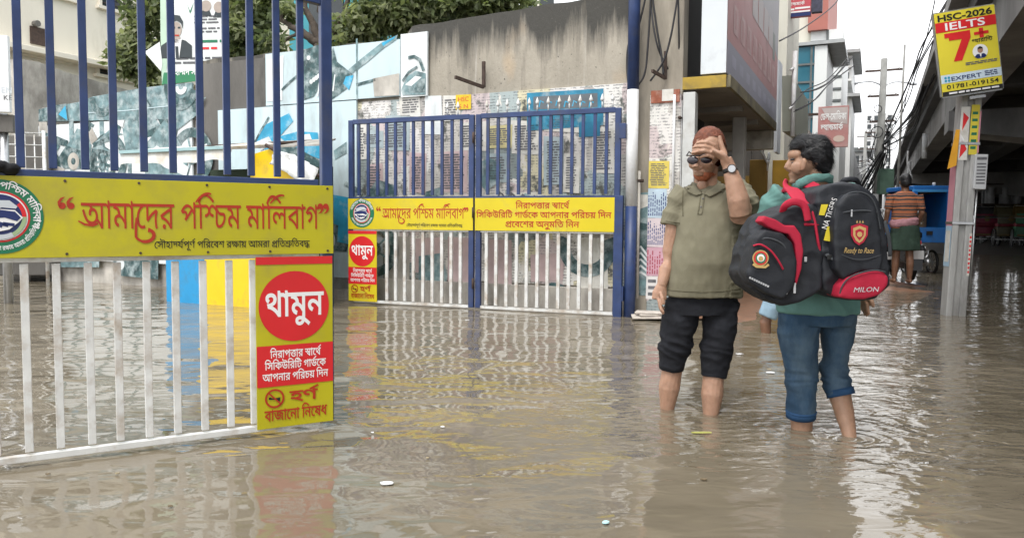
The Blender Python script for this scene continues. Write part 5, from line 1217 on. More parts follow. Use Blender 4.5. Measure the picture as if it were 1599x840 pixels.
def near_gate():
 A, B = G(520, 655, .03), G(0, 722, .03)
 A.z = B.z = 0
 gp = Plane(A, A - B)                      # x = 0 at the free (right) end, negative to the left
 X = lambda px, py: gp.l(px, py)[0]
 Z = lambda px, py: gp.l(px, py)[1]
 t = thing('gate_leaf', 'near gate leaf with large yellow banner, blue bars above and white bars below', 'gate', gp.w(-.65, 0), 'leaves of the iron gates')
 xl = -3.05
 z_bt, z_bb = Z(270, 283), Z(270, 399)     # banner top, bottom
 ztop = Z(512, 9)
 zbot = .035
 pw = .052
 # free-end stile, hinge stile, rails
 part('stile', MB().box(gp.w(-pw / 2, (ztop + zbot) / 2 + .03), (pw, .045, ztop - zbot + .06), gp.a), m_blue, t, bev=.004)
 part('stile', MB().box(gp.w(xl, (ztop + zbot) / 2), (.06, .05, ztop - zbot), gp.a), m_blue, t, bev=.004)
 # top rail rises in an arch toward the hinge side
 rl = []
 for k in range(25):
  u = k / 24
  rl.append((-pw - (abs(xl) - pw - .03) * u, ztop + .02 + .16 * math.sin(u * math.pi / 2)))
 mb = MB()
 rings = [[gp.w(x, z + dz, dy) for dz, dy in ((-.025, -.02), (.025, -.02), (.025, .02), (-.025, .02))] for x, z in rl]
 mb.loft(rings)
 part('top_rail', mb, m_blue, t, bev=.003)
 for nm, z, mt in (('upper_rail', z_bt + .012, m_blue), ('lower_rail', z_bb - .004, m_white), ('bottom_rail', zbot, m_white)):
  hgt = .028 if nm == 'bottom_rail' else .03
  part(nm, MB().box(gp.w((xl - pw) / 2, z), (abs(xl) - pw - .03, .032, hgt), gp.a), mt, t, bev=.003)
 # bars: blue above the banner, white below it
 xs = [X(p, 402) for p in (37, 87, 137, 182, 228, 273, 316, 357, 394)]
 dx = (xs[8] - xs[0]) / 8
 allx = [xs[0] - dx * k for k in range(15, 0, -1)] + xs
 allx = [x for x in allx if x > xl + .06]
 up_extra = [X(433, 270), X(470, 270)]
 for x in allx + up_extra:
  k = min(1, max(0, (-x - pw) / (abs(xl) - pw)))
  zt = ztop + .02 + .16 * math.sin(k * math.pi / 2)
  part('bar', MB().box(gp.w(x, (z_bt + zt) / 2 + .01), (.030, .022, zt - z_bt - .05), gp.a), m_blue, t, bev=.002, label='blue upper bar')
 for x in allx:
  part('bar', MB().box(gp.w(x, (zbot + z_bb) / 2), (.030, .022, z_bb - zbot - .05), gp.a), m_white, t, bev=.002, label='white lower bar')
 # banner
 bx1 = -.002
 bn = part('banner', MB().box(gp.w((xl + bx1) / 2, (z_bt + z_bb) / 2, .026), (bx1 - xl, .006, z_bt - z_bb), gp.a), m_yellow, t, bev=.001)
 F = Flat(gp.w(0, 0), gp.a, UP, gp.n, .030)
 title(F, X(90, 330), X(507, 330), Z(300, 321), Z(300, 357), m_red_dark, 1)
 F.bn('সৌহার্দ্যপূর্ণ পরিবেশ রক্ষায় আমরা প্রতিশ্রুতিবদ্ধ', X(366, 385), Z(366, 386), Z(366, 376) - Z(366, 386), m_black, 1, width=X(487, 380) - X(247, 380), bold=6)
 er = (Z(2, 283) - Z(2, 395)) / 2 * 1.03
 emblem(F, X(1, 340), Z(1, 338.5), er)
 F.done('lettering', bn)
 for k in range(9):
  for z in (z_bt - .014, z_bb + .014):
   part('screw', MB().tube([gp.w(-.03 - k * .27, z, .028), gp.w(-.03 - k * .27, z, .0318)], .0055, 10), m_rust, bn)
 # warning panel
 x0, x1 = X(398, 530), X(517, 530)
 z0, z1 = Z(457, 662) , z_bb - .012
 wp = part('warning_panel', MB().box(gp.w((x0 + x1) / 2, (z0 + z1) / 2, .024), (x1 - x0, .006, z1 - z0), gp.a), m_yellow, t, bev=.001)
 F = Flat(gp.w(0, 0), gp.a, UP, gp.n, .028)
 warning(F, x0 + .001, z0, x1 - .001, z1, m_yellow)
 F.done('lettering', wp)
 # black cloth bundled on the rail at the left edge
 mb = MB()
 rd = random.Random(5)
 for k in range(14):
  c = gp.w(X(-14 + k * 2.9, 267), Z(10, 268) + rd.uniform(-.01, .02), rd.uniform(-.02, .045))
  mb.ell(c, (rd.uniform(.02, .04), rd.uniform(.02, .035), rd.uniform(.015, .028)), nu=12, nv=8)
 o = single('cloth_bundle', mb, mat('black_cloth', (.012, .012, .014), .9, .3, 30, .004, 80), 'black cloth bundle tied on the near gate over the banner', 'cloth', smooth=True)
 dm = o.modifiers.new('r', 'REMESH'); dm.mode = 'VOXEL'; dm.voxel_size = .006; dm.use_smooth_shade = True
 return gp
GP = near_gate()

FGA, FGB = G(955, 491, .02), G(545, 470, .02)
def far_gate():
 A, B = V(FGA), V(FGB)
 A.z = B.z = 0
 gp = Plane(A, A - B)
 X = lambda px, py=330: gp.l(px, py)[0]
 Z = lambda px, py: gp.l(px, py)[1]
 s = 1 / 2.334
 ox = lambda q: X(530 + q * s, 330)
 xm = X(742, 330)
 zbt, zbb = Z(755, 309.5), Z(755, 360)
 ztop = Z(760, 180)
 up = {'l': [72, 106, 140, 173, 205, 238, 270, 305, 339, 374, 410, 444], 'r': [540, 577, 615, 652, 690, 730, 768, 806, 845, 885, 928, 970]}
 lo = {'l': [173, 205, 238, 270, 305, 339, 374, 408, 442], 'r': [537, 572, 610, 647, 684, 723, 760, 800, 838, 876, 918, 960]}
 zbot = .03
 for side in 'lr':
  x0, x1 = (X(546), xm - .012) if side == 'l' else (xm + .012, X(968))
  lab = ('far gate leaf with round emblem and red stop panel at its left end' if side == 'l' else 'far gate leaf hinged on the tall post with three red text lines and white spikes')
  t = thing('gate_leaf', lab, 'gate', gp.w((x0 + x1) / 2, 0), 'leaves of the iron gates')
  st_ = .062
  for x in (x0 + st_ / 2, x1 - st_ / 2):
   part('stile', MB().box(gp.w(x, (ztop + zbot) / 2), (st_, .05, ztop - zbot + .02), gp.a), m_blue, t, bev=.004)
  part('top_rail', MB().box(gp.w((x0 + x1) / 2, ztop - .01), (x1 - x0 - 2 * st_, .048, .055), gp.a), m_blue, t, bev=.004)
  part('upper_rail', MB().box(gp.w((x0 + x1) / 2, zbt + .005), (x1 - x0 - 2 * st_, .04, .035), gp.a), m_blue, t)
  part('lower_rail', MB().box(gp.w((x0 + x1) / 2, zbb - .002), (x1 - x0 - 2 * st_, .04, .035), gp.a), m_white, t)
  part('bottom_rail', MB().box(gp.w((x0 + x1) / 2, zbot), (x1 - x0 - 2 * st_, .035, .03), gp.a), m_white, t)
  for q in up[side]:
   x = ox(q)
   part('bar', MB().box(gp.w(x, (zbt + ztop) / 2), (.034, .025, ztop - zbt - .075), gp.a), m_blue, t, label='blue upper bar')
  for q in lo[side]:
   x = ox(q)
   part('bar', MB().box(gp.w(x, (zbot + zbb) / 2), (.036, .025, zbb - zbot - .05), gp.a), m_white, t, label='white lower bar')
  bn = part('banner', MB().box(gp.w((x0 + x1) / 2, (zbt + zbb) / 2, .032), (x1 - x0, .006, zbt - zbb), gp.a), m_yellow_far, t)
  F = Flat(gp.w(0, 0), gp.a, UP, gp.n, .036)
  h = zbt - zbb
  w = x1 - x0
  if side == 'l':
   emblem(F, X(567.5), zbb + h * .52, h * .47, False)
   title(F, X(590), X(732), zbb + h * .66, zbb + h * .36, m_red_dark, 1)
   F.bn('সৌহার্দ্যপূর্ণ পরিবেশ রক্ষায় আমরা প্রতিশ্রুতিবদ্ধ', X(680), zbb + h * .10, h * .085, m_black, 1, width=X(723) - X(636), bold=6)
  else:
   for k, (s_, zz, a, b_) in enumerate((('নিরাপত্তার স্বার্থে', .68, 807, 890), ('সিকিউরিটি গার্ডকে আপনার পরিচয় দিন', .40, 746, 956), ('প্রবেশের অনুমতি নিন', .12, 791, 906))):
    F.bn(s_, (X(a) + X(b_)) / 2, zbb + h * zz, h * .17, m_red_dark, 1, width=X(b_) - X(a), bold=14)
  F.done('lettering', bn)
  if side == 'l':
   a, b_ = X(546.5, 420), X(590.5, 420)
   z0, z1 = Z(568, 470), zbb - .02
   wp = part('warning_panel', MB().box(gp.w((a + b_) / 2, (z0 + z1) / 2, .030), (b_ - a, .006, z1 - z0), gp.a), m_yellow_far, t)
   F = Flat(gp.w(0, 0), gp.a, UP, gp.n, .034)
   warning(F, a, z0, b_, z1, m_yellow_far)
   F.done('lettering', wp)
   for z in (ztop - .25, zbt - h * .45, .3):
    part('hinge', MB().tube([gp.w(x1 + .006, z - .06, .045), gp.w(x1 + .006, z + .06, .045)], .014, 10), m_rust, t, smooth=True)
   sp = [ox(q) for q in (392, 430)]
  else:
   sp = [ox(q) for q in (535, 575, 608, 648, 688, 717, 757, 797, 833, 872, 911, 952, 990)]
  for x in sp:
   mb = MB()
   b0 = gp.w(x, ztop + .015, -.005)
   mb.tube([b0, b0 + UP * .09], .008, 8)
   mb.tube([b0 + UP * .075, b0 + UP * .085, b0 + UP * .10, b0 + UP * .155], [.008, .02, .021, .002], 10)
   part('spike', mb, m_white, t, smooth=True)
 # the tall round gate post, painted in bands
 t = thing('gate_post', 'tall round gate post painted blue and white beside the far gate', 'post', gp.w(X(983, 400), 0, -.03))
 c = gp.w(X(984, 330), 0, -.04)
 r = .062
 bands = [(-.3, Z(984, 322), m_blue, 'blue_base'), (Z(984, 322), Z(984, 140), m_pole_white, 'white_band'), (Z(984, 140), 4.4, m_blue, 'blue_top')]
 for a, b_, mt, nm in bands:
  part(nm, MB().tube([c + UP * a, c + UP * b_], r, 24), mt, t, smooth=True)
 part('blue_flange', MB().box(gp.w(X(966, 400), .62, .01), (.09, .06, 1.35), gp.a), m_blue, t, bev=.004)
 for z in (Z(974, 205), .25):
  part('hinge_plate', MB().box(gp.w(X(973, 205), z, .01), (.07, .05, .16), gp.a), m_blue, t, bev=.004)
far_gate()
def smooth_path(pts, n=6):
 pts = [V(p) for p in pts]
 out = []
 for i in range(len(pts) - 1):
  p0, p1, p2, p3 = pts[max(i - 1, 0)], pts[i], pts[i + 1], pts[min(i + 2, len(pts) - 1)]
  for k in range(n):
   t = k / n
   out.append(.5 * ((2 * p1) + (p2 - p0) * t + (2 * p0 - 5 * p1 + 4 * p2 - p3) * t * t + (3 * p1 - p0 - 3 * p2 + p3) * t ** 3))
 out.append(pts[-1])
 return out
# ================================================================== concrete pillar at the corner, with bills
m_brick = mat('red_brick', (.30, .10, .06), .85, .25, 20, .004, 40, dirt=(.4, .33, .28), dscale=5, damt=.4)
def pillar():
 pp = Plane(P(1020, 440, 8.22), -N)
 gz = -pp.o.z
 X = lambda px, py=300: pp.l(px, py)[0]
 Z = lambda px, py: pp.l(px, py)[1]
 t = thing('concrete_pillar', 'old concrete corner pillar with pasted bills, pipes and a brick red band beside the gate post', 'pillar', pp.w(X(1025), gz))
 x0, xa, x1 = X(988), X(1014), X(1062)
 part('shaft', MB().box(pp.w((x0 + x1) / 2, gz + 2.2, -.13), (x1 - x0, .22, 5.0), pp.a), m_concrete, t, bev=.012)
 part('pilaster', MB().box(pp.w((xa + x1) / 2, gz + 1.05, .0), (x1 - xa, .08, 3.0 - .4), pp.a), m_torn, t, bev=.008)
 zb = Z(1040, 152)
 part('brick_band', MB().box(pp.w((X(1016) + X(1060)) / 2, zb, .045), (X(1060) - X(1016), .03, .13), pp.a), m_brick, t)
 part('paper_scrap', MB().box(pp.w(X(1042), zb + .01, .063), (.12, .006, .12), pp.a), m_paper, t)
 F = Flat(pp.w(0, 0), pp.a, UP, pp.n, .043)
 u = lambda px, py: pp.l(px, py)
 py_ = mat('bill_yellow', (.60, .48, .10), .8, .12, 9, dirt=(.45, .38, .15), dscale=8, damt=.3)
 pb = mat('bill_blue', (.42, .52, .60), .8, .1, 9)
 pk = mat('bill_pink', (.50, .30, .36), .8, .12, 9)
 ink = mat('ink_blue', (.07, .09, .2), .8, .2, 9)
 inkr = mat('ink_red', (.32, .07, .1), .8, .2, 9)
 for (a, c, d, e, mt, ik, n, rt) in ((1014, 252, 1046, 294, py_, m_print, 13, 0), (1013, 295, 1042, 340, pb, ink, 9, 1), (1012, 341, 1040, 385, mat('bill_white_pink', (.58, .50, .52), .8, .1, 9), ink, 9, 1),
          (1011, 386, 1037, 430, pk, inkr, 7, 1), (1010, 431, 1031, 466, mat('bill_pale', (.60, .58, .57), .8, .1, 9), m_print, 3, 0)):
  p0, p1, p2, p3 = u(a, e), u(d, e + 1), u(d + 1, c), u(a + 1, c)
  F.poly([p0, p1, p2, p3], mt, 1)
  if rt:
   wv = (p1[0] - p0[0]) / n
   rd = random.Random(int(a + c))
   for k in range(n):
    xx = p0[0] + wv * (k + .5)
    z = p0[1] + .02
    zt = p2[1] - .02 - rd.uniform(0, .1)
    while z < zt:
     hh = rd.uniform(.02, .06)
     F.rect(xx - wv * .25, z, xx + wv * .25, min(z + hh, zt), ik, 2)
     z += hh + .012
  else:
   F.lines(p0[0] + .015, p0[1] + .02, p1[0] - .015, p2[1] - .02, n, ik, 2, int(a + c))
 F.done('pasted_bills', t)
 # teal hoarding remnant left of the pillar foot
 F = Flat(pp.w(0, 0), pp.a, UP, pp.n, -.017)
 F.poly([u(987, 460), u(1011, 462), u(1013, 300), u(988, 302)], m_tealmid, 1)
 F.poly([u(988, 420), u(1011, 400), u(1011, 350), u(988, 345)], m_teal, 2)
 for k in range(5):
  F.stroke([u(988, 395 + k * 9), u(1000, 385 + k * 10), u(1011, 400 + k * 8)], .025, m_boardwhite, 3)
 F.poly([u(988, 330), u(1011, 322), u(1011, 304), u(988, 304)], m_paper, 2)
 F.done('hoarding_remnant', t)
 # pipes
 for px, r, z0, z1 in ((992, .016, Z(992, 300), 4.0), (1053, .014, Z(1053, 330), Z(1053, 150))):
  part('pipe', MB().tube([pp.w(X(px), z0, .075), pp.w(X(px), z1, .075)], r, 8), m_pole_white, t, smooth=True)
 part('pipe', MB().tube([pp.w(X(988), Z(988, 283), .085), pp.w(X(1008), Z(1008, 283), .085)], .018, 8), m_rust, t, smooth=True)
 part('pipe', MB().tube([pp.w(X(1001), gz + .2, .08), pp.w(X(1001), Z(1001, 268), .08)], .016, 8), m_plaster, t, smooth=True)
 # cables draped down the face
 for k, pts in enumerate((((1018, -30), (1002, 40), (986, 70), (983, 110), (988, 165), (992, 240)), ((1022, -30), (1016, 70), (1010, 120), (994, 142)), ((1020, -20), (1030, 50), (1037, 90), (1040, 120)),
        ((1064, -10), (1052, 60), (1040, 100), (1020, 130)))):
  part('cable', MB().tube(smooth_path([pp.w(X(a, b), Z(a, b), .09 + .01 * k) for a, b in pts]), .011, 6), m_cable, t, smooth=True)
 mb = MB().bar(pp.w(X(1041, 82), Z(1041, 82), .05), pp.w(X(1041, 125), Z(1041, 125), .05), .03, .025, pp.a).bar(pp.w(X(1041, 124), Z(1041, 124), .05), pp.w(X(1030, 119), Z(1030, 119), .3), .03, .025, UP)
 part('iron_bracket', mb, m_rust, t)
 # shutter housing: pale steel door frame beside the pillar
 sp = Plane(P(1075, 400, 8.1), -N)
 X2 = lambda px: sp.l(px, 250)[0]
 z = lambda py: sp.l(1075, py)[1]
 t2 = thing('shutter_frame', 'pale grey steel shutter frame standing between the pillar and the shop', 'frame', sp.w(X2(1074), -sp.o.z))
 part('jamb', MB().box(sp.w((X2(1067) + X2(1086)) / 2, (z(146) - sp.o.z - .3) / 2, 0), (X2(1086) - X2(1067), .14, z(146) + sp.o.z + .3), sp.a), mat('shutter_grey', (.50, .51, .50), .5, .1, 8, .001, 60, dirt=(.33, .31, .28), dscale=3, damt=.4), t2, bev=.006)
 part('guide_rail', MB().box(sp.w((X2(1060) + X2(1066)) / 2, (z(158) - sp.o.z - .3) / 2, .03), (X2(1065) - X2(1060), .05, z(158) + sp.o.z + .3), sp.a), m_pole_white, t2, bev=.003)
 for py in (185, 300):
  part('bolt', MB().tube([sp.w(X2(1063), z(py), .05), sp.w(X2(1063), z(py), .1)], .018, 8), m_rust, t2, smooth=True)
pillar()

# ================================================================== shop with canopy and the big red signboard
def shop():
 t = thing('shop_building', 'corner shop building with a projecting yellow edged canopy over a dark open shopfront', 'building', FP(2.4, -1, 0))
 CAN = Plane(FP(0, .42, 0), U)
 l0 = CAN.l(1139, 137)
 l1 = CAN.l(1211, 205)
 ta, tb = l0[0], l1[0]
 zb = (l0[1] + l1[1]) / 2 - .0
 zb = l0[1]
 global SHOP
 SHOP = (ta, tb, zb)
 mslab = mat('canopy_concrete', (.24, .22, .19), .9, .25, 3, .006, 30, dirt=(.09, .08, .07), dscale=1.5, damt=.7)
 myel = mat('canopy_yellow_edge', (.38, .26, .04), .7, .15, 6, .002, 30, dirt=(.12, .10, .06), dscale=5, damt=.6)
 mdull = mat('canopy_dull_edge', (.19, .165, .10), .8, .25, 5, .003, 30, dirt=(.08, .075, .06), dscale=3, damt=.6)
 # slab
 part('canopy', MB().box(FP((ta + tb) / 2, .02, zb + .05), (tb - ta, .76, .10), U), mslab, t, bev=.008)
 part('canopy_edge', MB().box(FP((ta + tb) / 2, .415, zb + .066), (tb - ta + .01, .035, .125), U), mdull, t, bev=.004)
 part('canopy_edge', MB().box(FP(ta - .012, .04, zb + .066), (.035, .70, .125), U), myel, t, bev=.004)
 # end beam of the canopy, ribs underneath
 part('end_beam', MB().box(FP(tb - .1, -.25, zb - .14), (.2, 1.3, .27), U), mat('end_beam_white', (.45, .43, .38), .8, .2, 5, dirt=(.2, .18, .15), dscale=3, damt=.5), t, bev=.006)
 for k in (.33, .66):
  part('rib', MB().box(FP(ta + (tb - ta) * k, .0, zb - .03), (.14, .7, .07), U), mslab, t)
 # upper storey, dark recessed balcony, blank wall
 tend = tb + .6
 ti = .42
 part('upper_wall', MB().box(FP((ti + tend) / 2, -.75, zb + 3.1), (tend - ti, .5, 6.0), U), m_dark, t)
 part('balcony_grille', MB().box(FP(ta + .06, -.32, zb + 3.0), (.02, .02, 5.6), U), m_rust, t)
 for k in range(3):
  part('balcony_grille', MB().tube([FP(ta + .05, -.2 - .2 * k, zb + .1), FP(ta + .05, -.2 - .2 * k, zb + 5)], .012, 6), m_rust, t)
 # ground floor room
 part('back_wall', MB().box(FP((ti + tend) / 2 + .5, -3.2, 1.3), (tend - ti + 1, .1, 3.2), U), mat('shop_shaded_wall', (.10, .09, .08), .85, .3, 3), t)
 part('side_wall', MB().box(FP(tend + 1.4, -1.9, 1.3), (.12, 3.4, 3.2), U), mat('shop_shaded_wall', (.10, .09, .08), .85, .3, 3), t)  # dark colour of back and side wall holds the shade under the canopy
 part('yellow_lower_wall', MB().box(FP(tend + 1.3, -1.9, .8), (.06, 3.4, 2.1), U), mat('shop_yellow_wall', (.26, .155, .03), .7, .15, 4, dirt=(.2, .13, .05), dscale=2, damt=.5), t)  # wall keeps its yellow only here; the dark above is painted shade
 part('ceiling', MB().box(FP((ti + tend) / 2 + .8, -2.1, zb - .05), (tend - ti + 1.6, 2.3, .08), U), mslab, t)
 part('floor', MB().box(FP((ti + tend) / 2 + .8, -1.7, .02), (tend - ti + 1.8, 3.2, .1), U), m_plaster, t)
 # pillar inside the opening, shutter boxes
 q = P(1154, 235, 10.2)
 part('column', MB().box(V((q.x, q.y, 1.25)), (.16, .16, 2.9), U), mat('column_grey', (.33, .32, .30), .8, .15, 5), t, bev=.01)
 part('yellow_column', MB().box(P(1222, 300, 12.4) + V((0, 0, -.5)), (.3, .3, 2.0), U), mat('column_yellow', (.36, .21, .025), .7, .15, 5), t, bev=.01)
 part('yellow_column', MB().box(P(1184, 300, 12.2) + V((0, 0, -.5)), (.25, .25, 2.0), U), mat('column_ochre', (.28, .17, .04), .7, .15, 5), t, bev=.01)
 part('shutter_box', MB().box(FP(tend - .1, -.5, zb - .35), (1.6, .5, .3), U), mat('shutter_box_grey', (.16, .155, .15), .6, .2, 4), t, bev=.01)
 part('wiring', MB().tube(smooth_path([FP(tb + .1, .2, zb - .25), FP(tb + .2, .3, zb - .45), FP(tb + .3, .3, zb - .3), FP(tb + .5, .25, zb - .55)]), .02, 6), m_pole_white, t, smooth=True)
 part('wiring', MB().tube(smooth_path([FP(ta, -.1, zb + .3), FP(ta - .1, -.1, zb + .9), FP(ta, -.15, zb + 1.4), FP(ta - .06, -.2, zb + 2.2)]), .01, 6), m_cable, t, smooth=True)
 part('wiring', MB().tube(smooth_path([FP(ta, -.2, zb + .2), FP(ta - .2, -.3, zb + .5), FP(ta - .1, -.4, zb + 1.2), FP(ta - .2, -.3, zb + 2.4)]), .01, 6), m_cable, t, smooth=True)
 # signboard: box with a white cheek and a faded red face
 SP = Plane(FP(0, .40, 0), U)
 a, b = SP.l(1136, 118), SP.l(1213, 187)
 sz = zb + .15
 s = thing('signboard', 'huge faded red shop signboard with white side panel above the yellow canopy', 'signboard', FP((a[0] + b[0]) / 2, .25, sz))
 x0, x1 = a[0], b[0]
 zt = sz + 2.9
 part('box', MB().box(FP((x0 + x1) / 2, .255, (sz + zt) / 2), (x1 - x0, .26, zt - sz), U), mat('sign_white_cheek', (.62, .66, .69), .5, .05, 2, dirt=(.4, .42, .43), dscale=1.5, damt=.3), s, bev=.004)
 F = Flat(SP.w(0, 0), SP.a, UP, SP.n, -.012)
 mred = mat('sign_faded_red', (.42, .20, .20), .5, .08, 3, dirt=(.30, .17, .17), dscale=1.5, damt=.4)
 mgr = mat('sign_faded_grey', (.35, .34, .36), .5, .08, 3)
 mlb = mat('sign_grey_blue', (.27, .27, .34), .5, .08, 3)
 mlt = mat('sign_faded_white', (.43, .39, .39), .5, .08, 4)
 mfl = mat('sign_faded_letters', (.47, .30, .30), .5, .12, 9, dirt=(.42, .20, .20), dscale=6, damt=.5)
 mol = mat('sign_dull_green', (.18, .20, .18), .5, .1, 4)
 w = x1 - x0
 F.rect(x0, sz + .0, x1, zt, mred, 1)
 F.rect(x0, sz + .0, x1, sz + .34, mlb, 2)
 F.poly([(x0, sz + 1.9), (x1, sz + .95), (x1, sz + 1.9), (x0, sz + 2.75)], mgr, 2)
 for k in range(8):
  F.rect(x0 + w * (.08 + .11 * k), sz + .48, x0 + w * (.15 + .11 * k), sz + .78, mfl, 3)
  F.rect(x0 + w * (.10 + .11 * k), sz + .54, x0 + w * (.12 + .11 * k), sz + .74, mred, 4)
  F.rect(x0 + w * (.07 + .115 * k), sz + .12, x0 + w * (.13 + .115 * k), sz + .24, mat('sign_blue_letter', (.33, .33, .42), .5, .1, 4), 3)
 for k in range(4):
  F.rect(x0 + w * (.38 + .12 * k), sz + .98, x0 + w * (.485 + .12 * k), sz + 1.36, mlt, 3)
 F.ringf(x0 + w * .24, sz + 1.36, .10, .16, mol, 3)
 F.ringf(x0 + w * .32, sz + 1.24, .08, .14, mol, 3)
 F.rect(x0 + w * .85, sz + .86, x0 + w * .91, sz + 1.24, mol, 3)
 F.done('faded_print', s)
shop()

# ================================================================== buildings down the street
def END(t): return Plane(FP(t, 0, 0), -N)
def box_px(t, px0, px1, pyt, pyb, length, mt, name, parent, zb=None, bev=0):
 e = END(t)
 ym = (max(pyt, 0) + min(pyb, 340)) / 2
 x0, x1 = e.l(px0, ym)[0], e.l(px1, ym)[0]
 zt = e.l((px0 + px1) / 2, pyt)[1]
 z0 = zb if zb is not None else e.l((px0 + px1) / 2, pyb)[1]
 mb = MB().box(e.w((x0 + x1) / 2, (z0 + zt) / 2) + U * (length / 2), (x1 - x0, length, zt - z0), e.a)
 return part(name, mb, mt, parent, bev=bev), e, x0, x1, z0, zt
def street():
 mw = mat('white_tiled_wall', (.66, .67, .66), .6, .05, 2, dirt=(.5, .5, .48), dscale=.8, damt=.3, stretch=.4)
 mcr = mat('pale_cream_wall', (.62, .60, .52), .75, .05, 2, dirt=(.45, .43, .37), dscale=.8, damt=.4, stretch=.4)
 mbr = mat('brown_red_cladding', (.33, .115, .09), .6, .08, 2)
 mgl = mat('blue_curtain_glass', (.03, .13, .18), .12, .2, 1.5, spec=.6)
 mledge = mat('ledge_grey', (.34, .35, .35), .8, .15, 4)
 mline = mat('joint_dark', (.12, .13, .13), .8, .2, 6)
 # second shop: pale column and grey hanging panel
 t = thing('narrow_building', 'narrow pale shop building with cluttered balconies behind the red signboard', 'building', FP(7.5, -1, 0))
 o, e, x0, x1, z0, zt = box_px(6.4, 1195, 1226, -60, 345, 2.2, mcr, 'wall', t, zb=-.3)
 part('rear_wall', MB().box(FP(6.55, -2.7, 1.15), (.2, 5.8, 3.1), U), mat('shop_shaded_wall', (.10, .09, .08), .85, .3, 3), t)
 for k, py in enumerate((20, 70, 120)):
  z = e.l(1226, py)[1]
  part('balcony', MB().box(FP(7.4, -.1, z), (1.9, .2, .10), U), m_plaster, t, bev=.01)
  mb = MB()
  for j in range(9): mb.tube([FP(6.6 + j * .2, -.03, z), FP(6.6 + j * .2, -.03, z + .75)], .012, 6)
  mb.tube([FP(6.5, -.03, z + .75), FP(8.3, -.03, z + .75)], .018, 6)
  part('railing', mb, m_rust, t, smooth=True)
  part('window', MB().box(FP(7.5, x1 * 0 - .19, z + .6), (1.3, .05, 1.0), U), m_glassdark, t)
 part('white_banner', MB().box(FP(5.5, .28, 2.95), (.5, .05, 1.5), U), mat('banner_white', (.60, .63, .68), .6, .08, 5), t)
 t = thing('wall_panel', 'greenish grey blank sign panel fixed above the second shop', 'panel', FP(8.3, .7, 2.0))
 SP = Plane(FP(0, .75, 0), U)
 pts = [SP.l(1236, 118), SP.l(1262, 158), SP.l(1262, 225), SP.l(1236, 205)]
 xa, xb = pts[0][0], pts[1][0]
 mb = MB().prism([SP.w(x, z) for x, z in pts], -SP.n * .12)
 part('sheet', mb, mat('panel_grey_green', (.33, .35, .30), .6, .1, 2), t)
 part('frame', MB().tube([SP.w(pts[0][0] - .05, pts[3][1] - .1, .04), SP.w(pts[0][0] - .05, pts[0][1] + .3, .04)], .03, 8), m_pole_white, t, smooth=True)
 for z in (.3, .8): part('bracket', MB().tube([SP.w(pts[0][0] - .05, pts[3][1] + z, .04), SP.w(pts[0][0] - .15, pts[3][1] + z - .05, .0)], .015, 6), m_pole_white, t, smooth=True)
 # red hanging sign at the top
 e = END(6.9)
 x0, x1 = e.l(1217, 20)[0], e.l(1266, 20)[0]
 zb, zt = e.l(1240, 27)[1], e.l(1240, -30)[1]
 t = thing('hanging_sign', 'red shop sign with white lettering hanging at the top edge of the photo', 'sign', e.w((x0 + x1) / 2, zb))
 part('panel', MB().box(e.w((x0 + x1) / 2, (zb + zt) / 2) + U * .06, (x1 - x0, .12, zt - zb), e.a), mat('sign_red', (.50, .08, .10), .5, .05, 3), t, bev=.005)
 F = Flat(e.w(x0, zb), e.a, UP, e.n, .004)
 W, H = x1 - x0, zt - zb
 F.rect(0, 0, W, H * .10, m_navy, 1)
 F.rect(W * .02, H * .11, W * .98, H * .15, m_wprint, 1)
 F.rect(W * .02, H * .18, W * .48, H * .23, m_wprint, 1); F.rect(W * .5, H * .2, W * .98, H * .25, m_wprint, 1)
 F.bn('ল্যান্ডমার্ক', W * .5, H * .31, H * .08, m_wprint, 1, width=W * .6, bold=12)
 F.bn('ডেল-মোডিকা', W * .5, H * .46, H * .12, m_wprint, 1, width=W * .8, bold=12)
 F.done('lettering', t)
 part('end_louvre', MB().box(e.w(x1 + .1, (zb + zt) / 2) + U * .06, (.18, .14, zt - zb - .1), e.a), mat('louvre_dark', (.05, .05, .08), .6, .3, 20), t)
 # blue glass block with white side
 t = thing('glass_building', 'blue curtain glass block with a white side wall along the street', 'building', FP(14, -1, 0))
 o, e, x0, x1, z0, zt = box_px(13.0, 1240, 1268, 74, 345, 3.0, mgl, 'glass_front', t, zb=-.3)
 for k in range(1, 9):
  z = zt - (zt - 1.5) * k / 9
  part('mullion', MB().box(e.w((x0 + x1) / 2, z, .015), (x1 - x0, .03, .05), e.a), mline, t)
 part('mullion', MB().box(e.w((x0 + x1) / 2 + .15, (zt + 1) / 2, .016), (.05, .03, zt - 1), e.a), mline, t)
 box_px(12.98, 1268.5, 1288, 72, 345, 3.1, mw, 'white_side', t, zb=-.3)
 part('parapet', MB().box(e.w((x0 + x1) / 2 + .3, zt + .06) + U * 1.5, (x1 - x0 + .8, 3.2, .08), e.a), mledge, t)
 # cream tower and its brown red upper block
 t = thing('cream_tower', 'cream tower block with a brown red clad upper part behind the blue glass', 'building', FP(19, -2, 0))
 box_px(17.5, 1226, 1268, -160, 345, 5, mcr, 'wall', t, zb=-.3)
 box_px(17.2, 1262, 1293, -160, 47, 5.5, mbr, 'brown_block', t)
 o, e, x0, x1, z0, zt = box_px(17.4, 1262, 1312, 47.5, 345, 5.2, mw, 'white_block', t, zb=-.3)
 for py in (65, 84, 104, 121, 140, 158):
  z = e.l(1290, py)[1]
  part('joint', MB().box(e.w((x0 + x1) / 2, z, .01), (x1 - x0, .04, .07), e.a), mline, t)
 part('joint', MB().box(e.w(e.l(1291, 100)[0], (zt + 2) / 2, .012), (.07, .04, zt - 2), e.a), mline, t)
 # pinkish-red projecting sign
 e = END(9.6)
 x0, x1 = e.l(1277, 200)[0], e.l(1325, 200)[0]
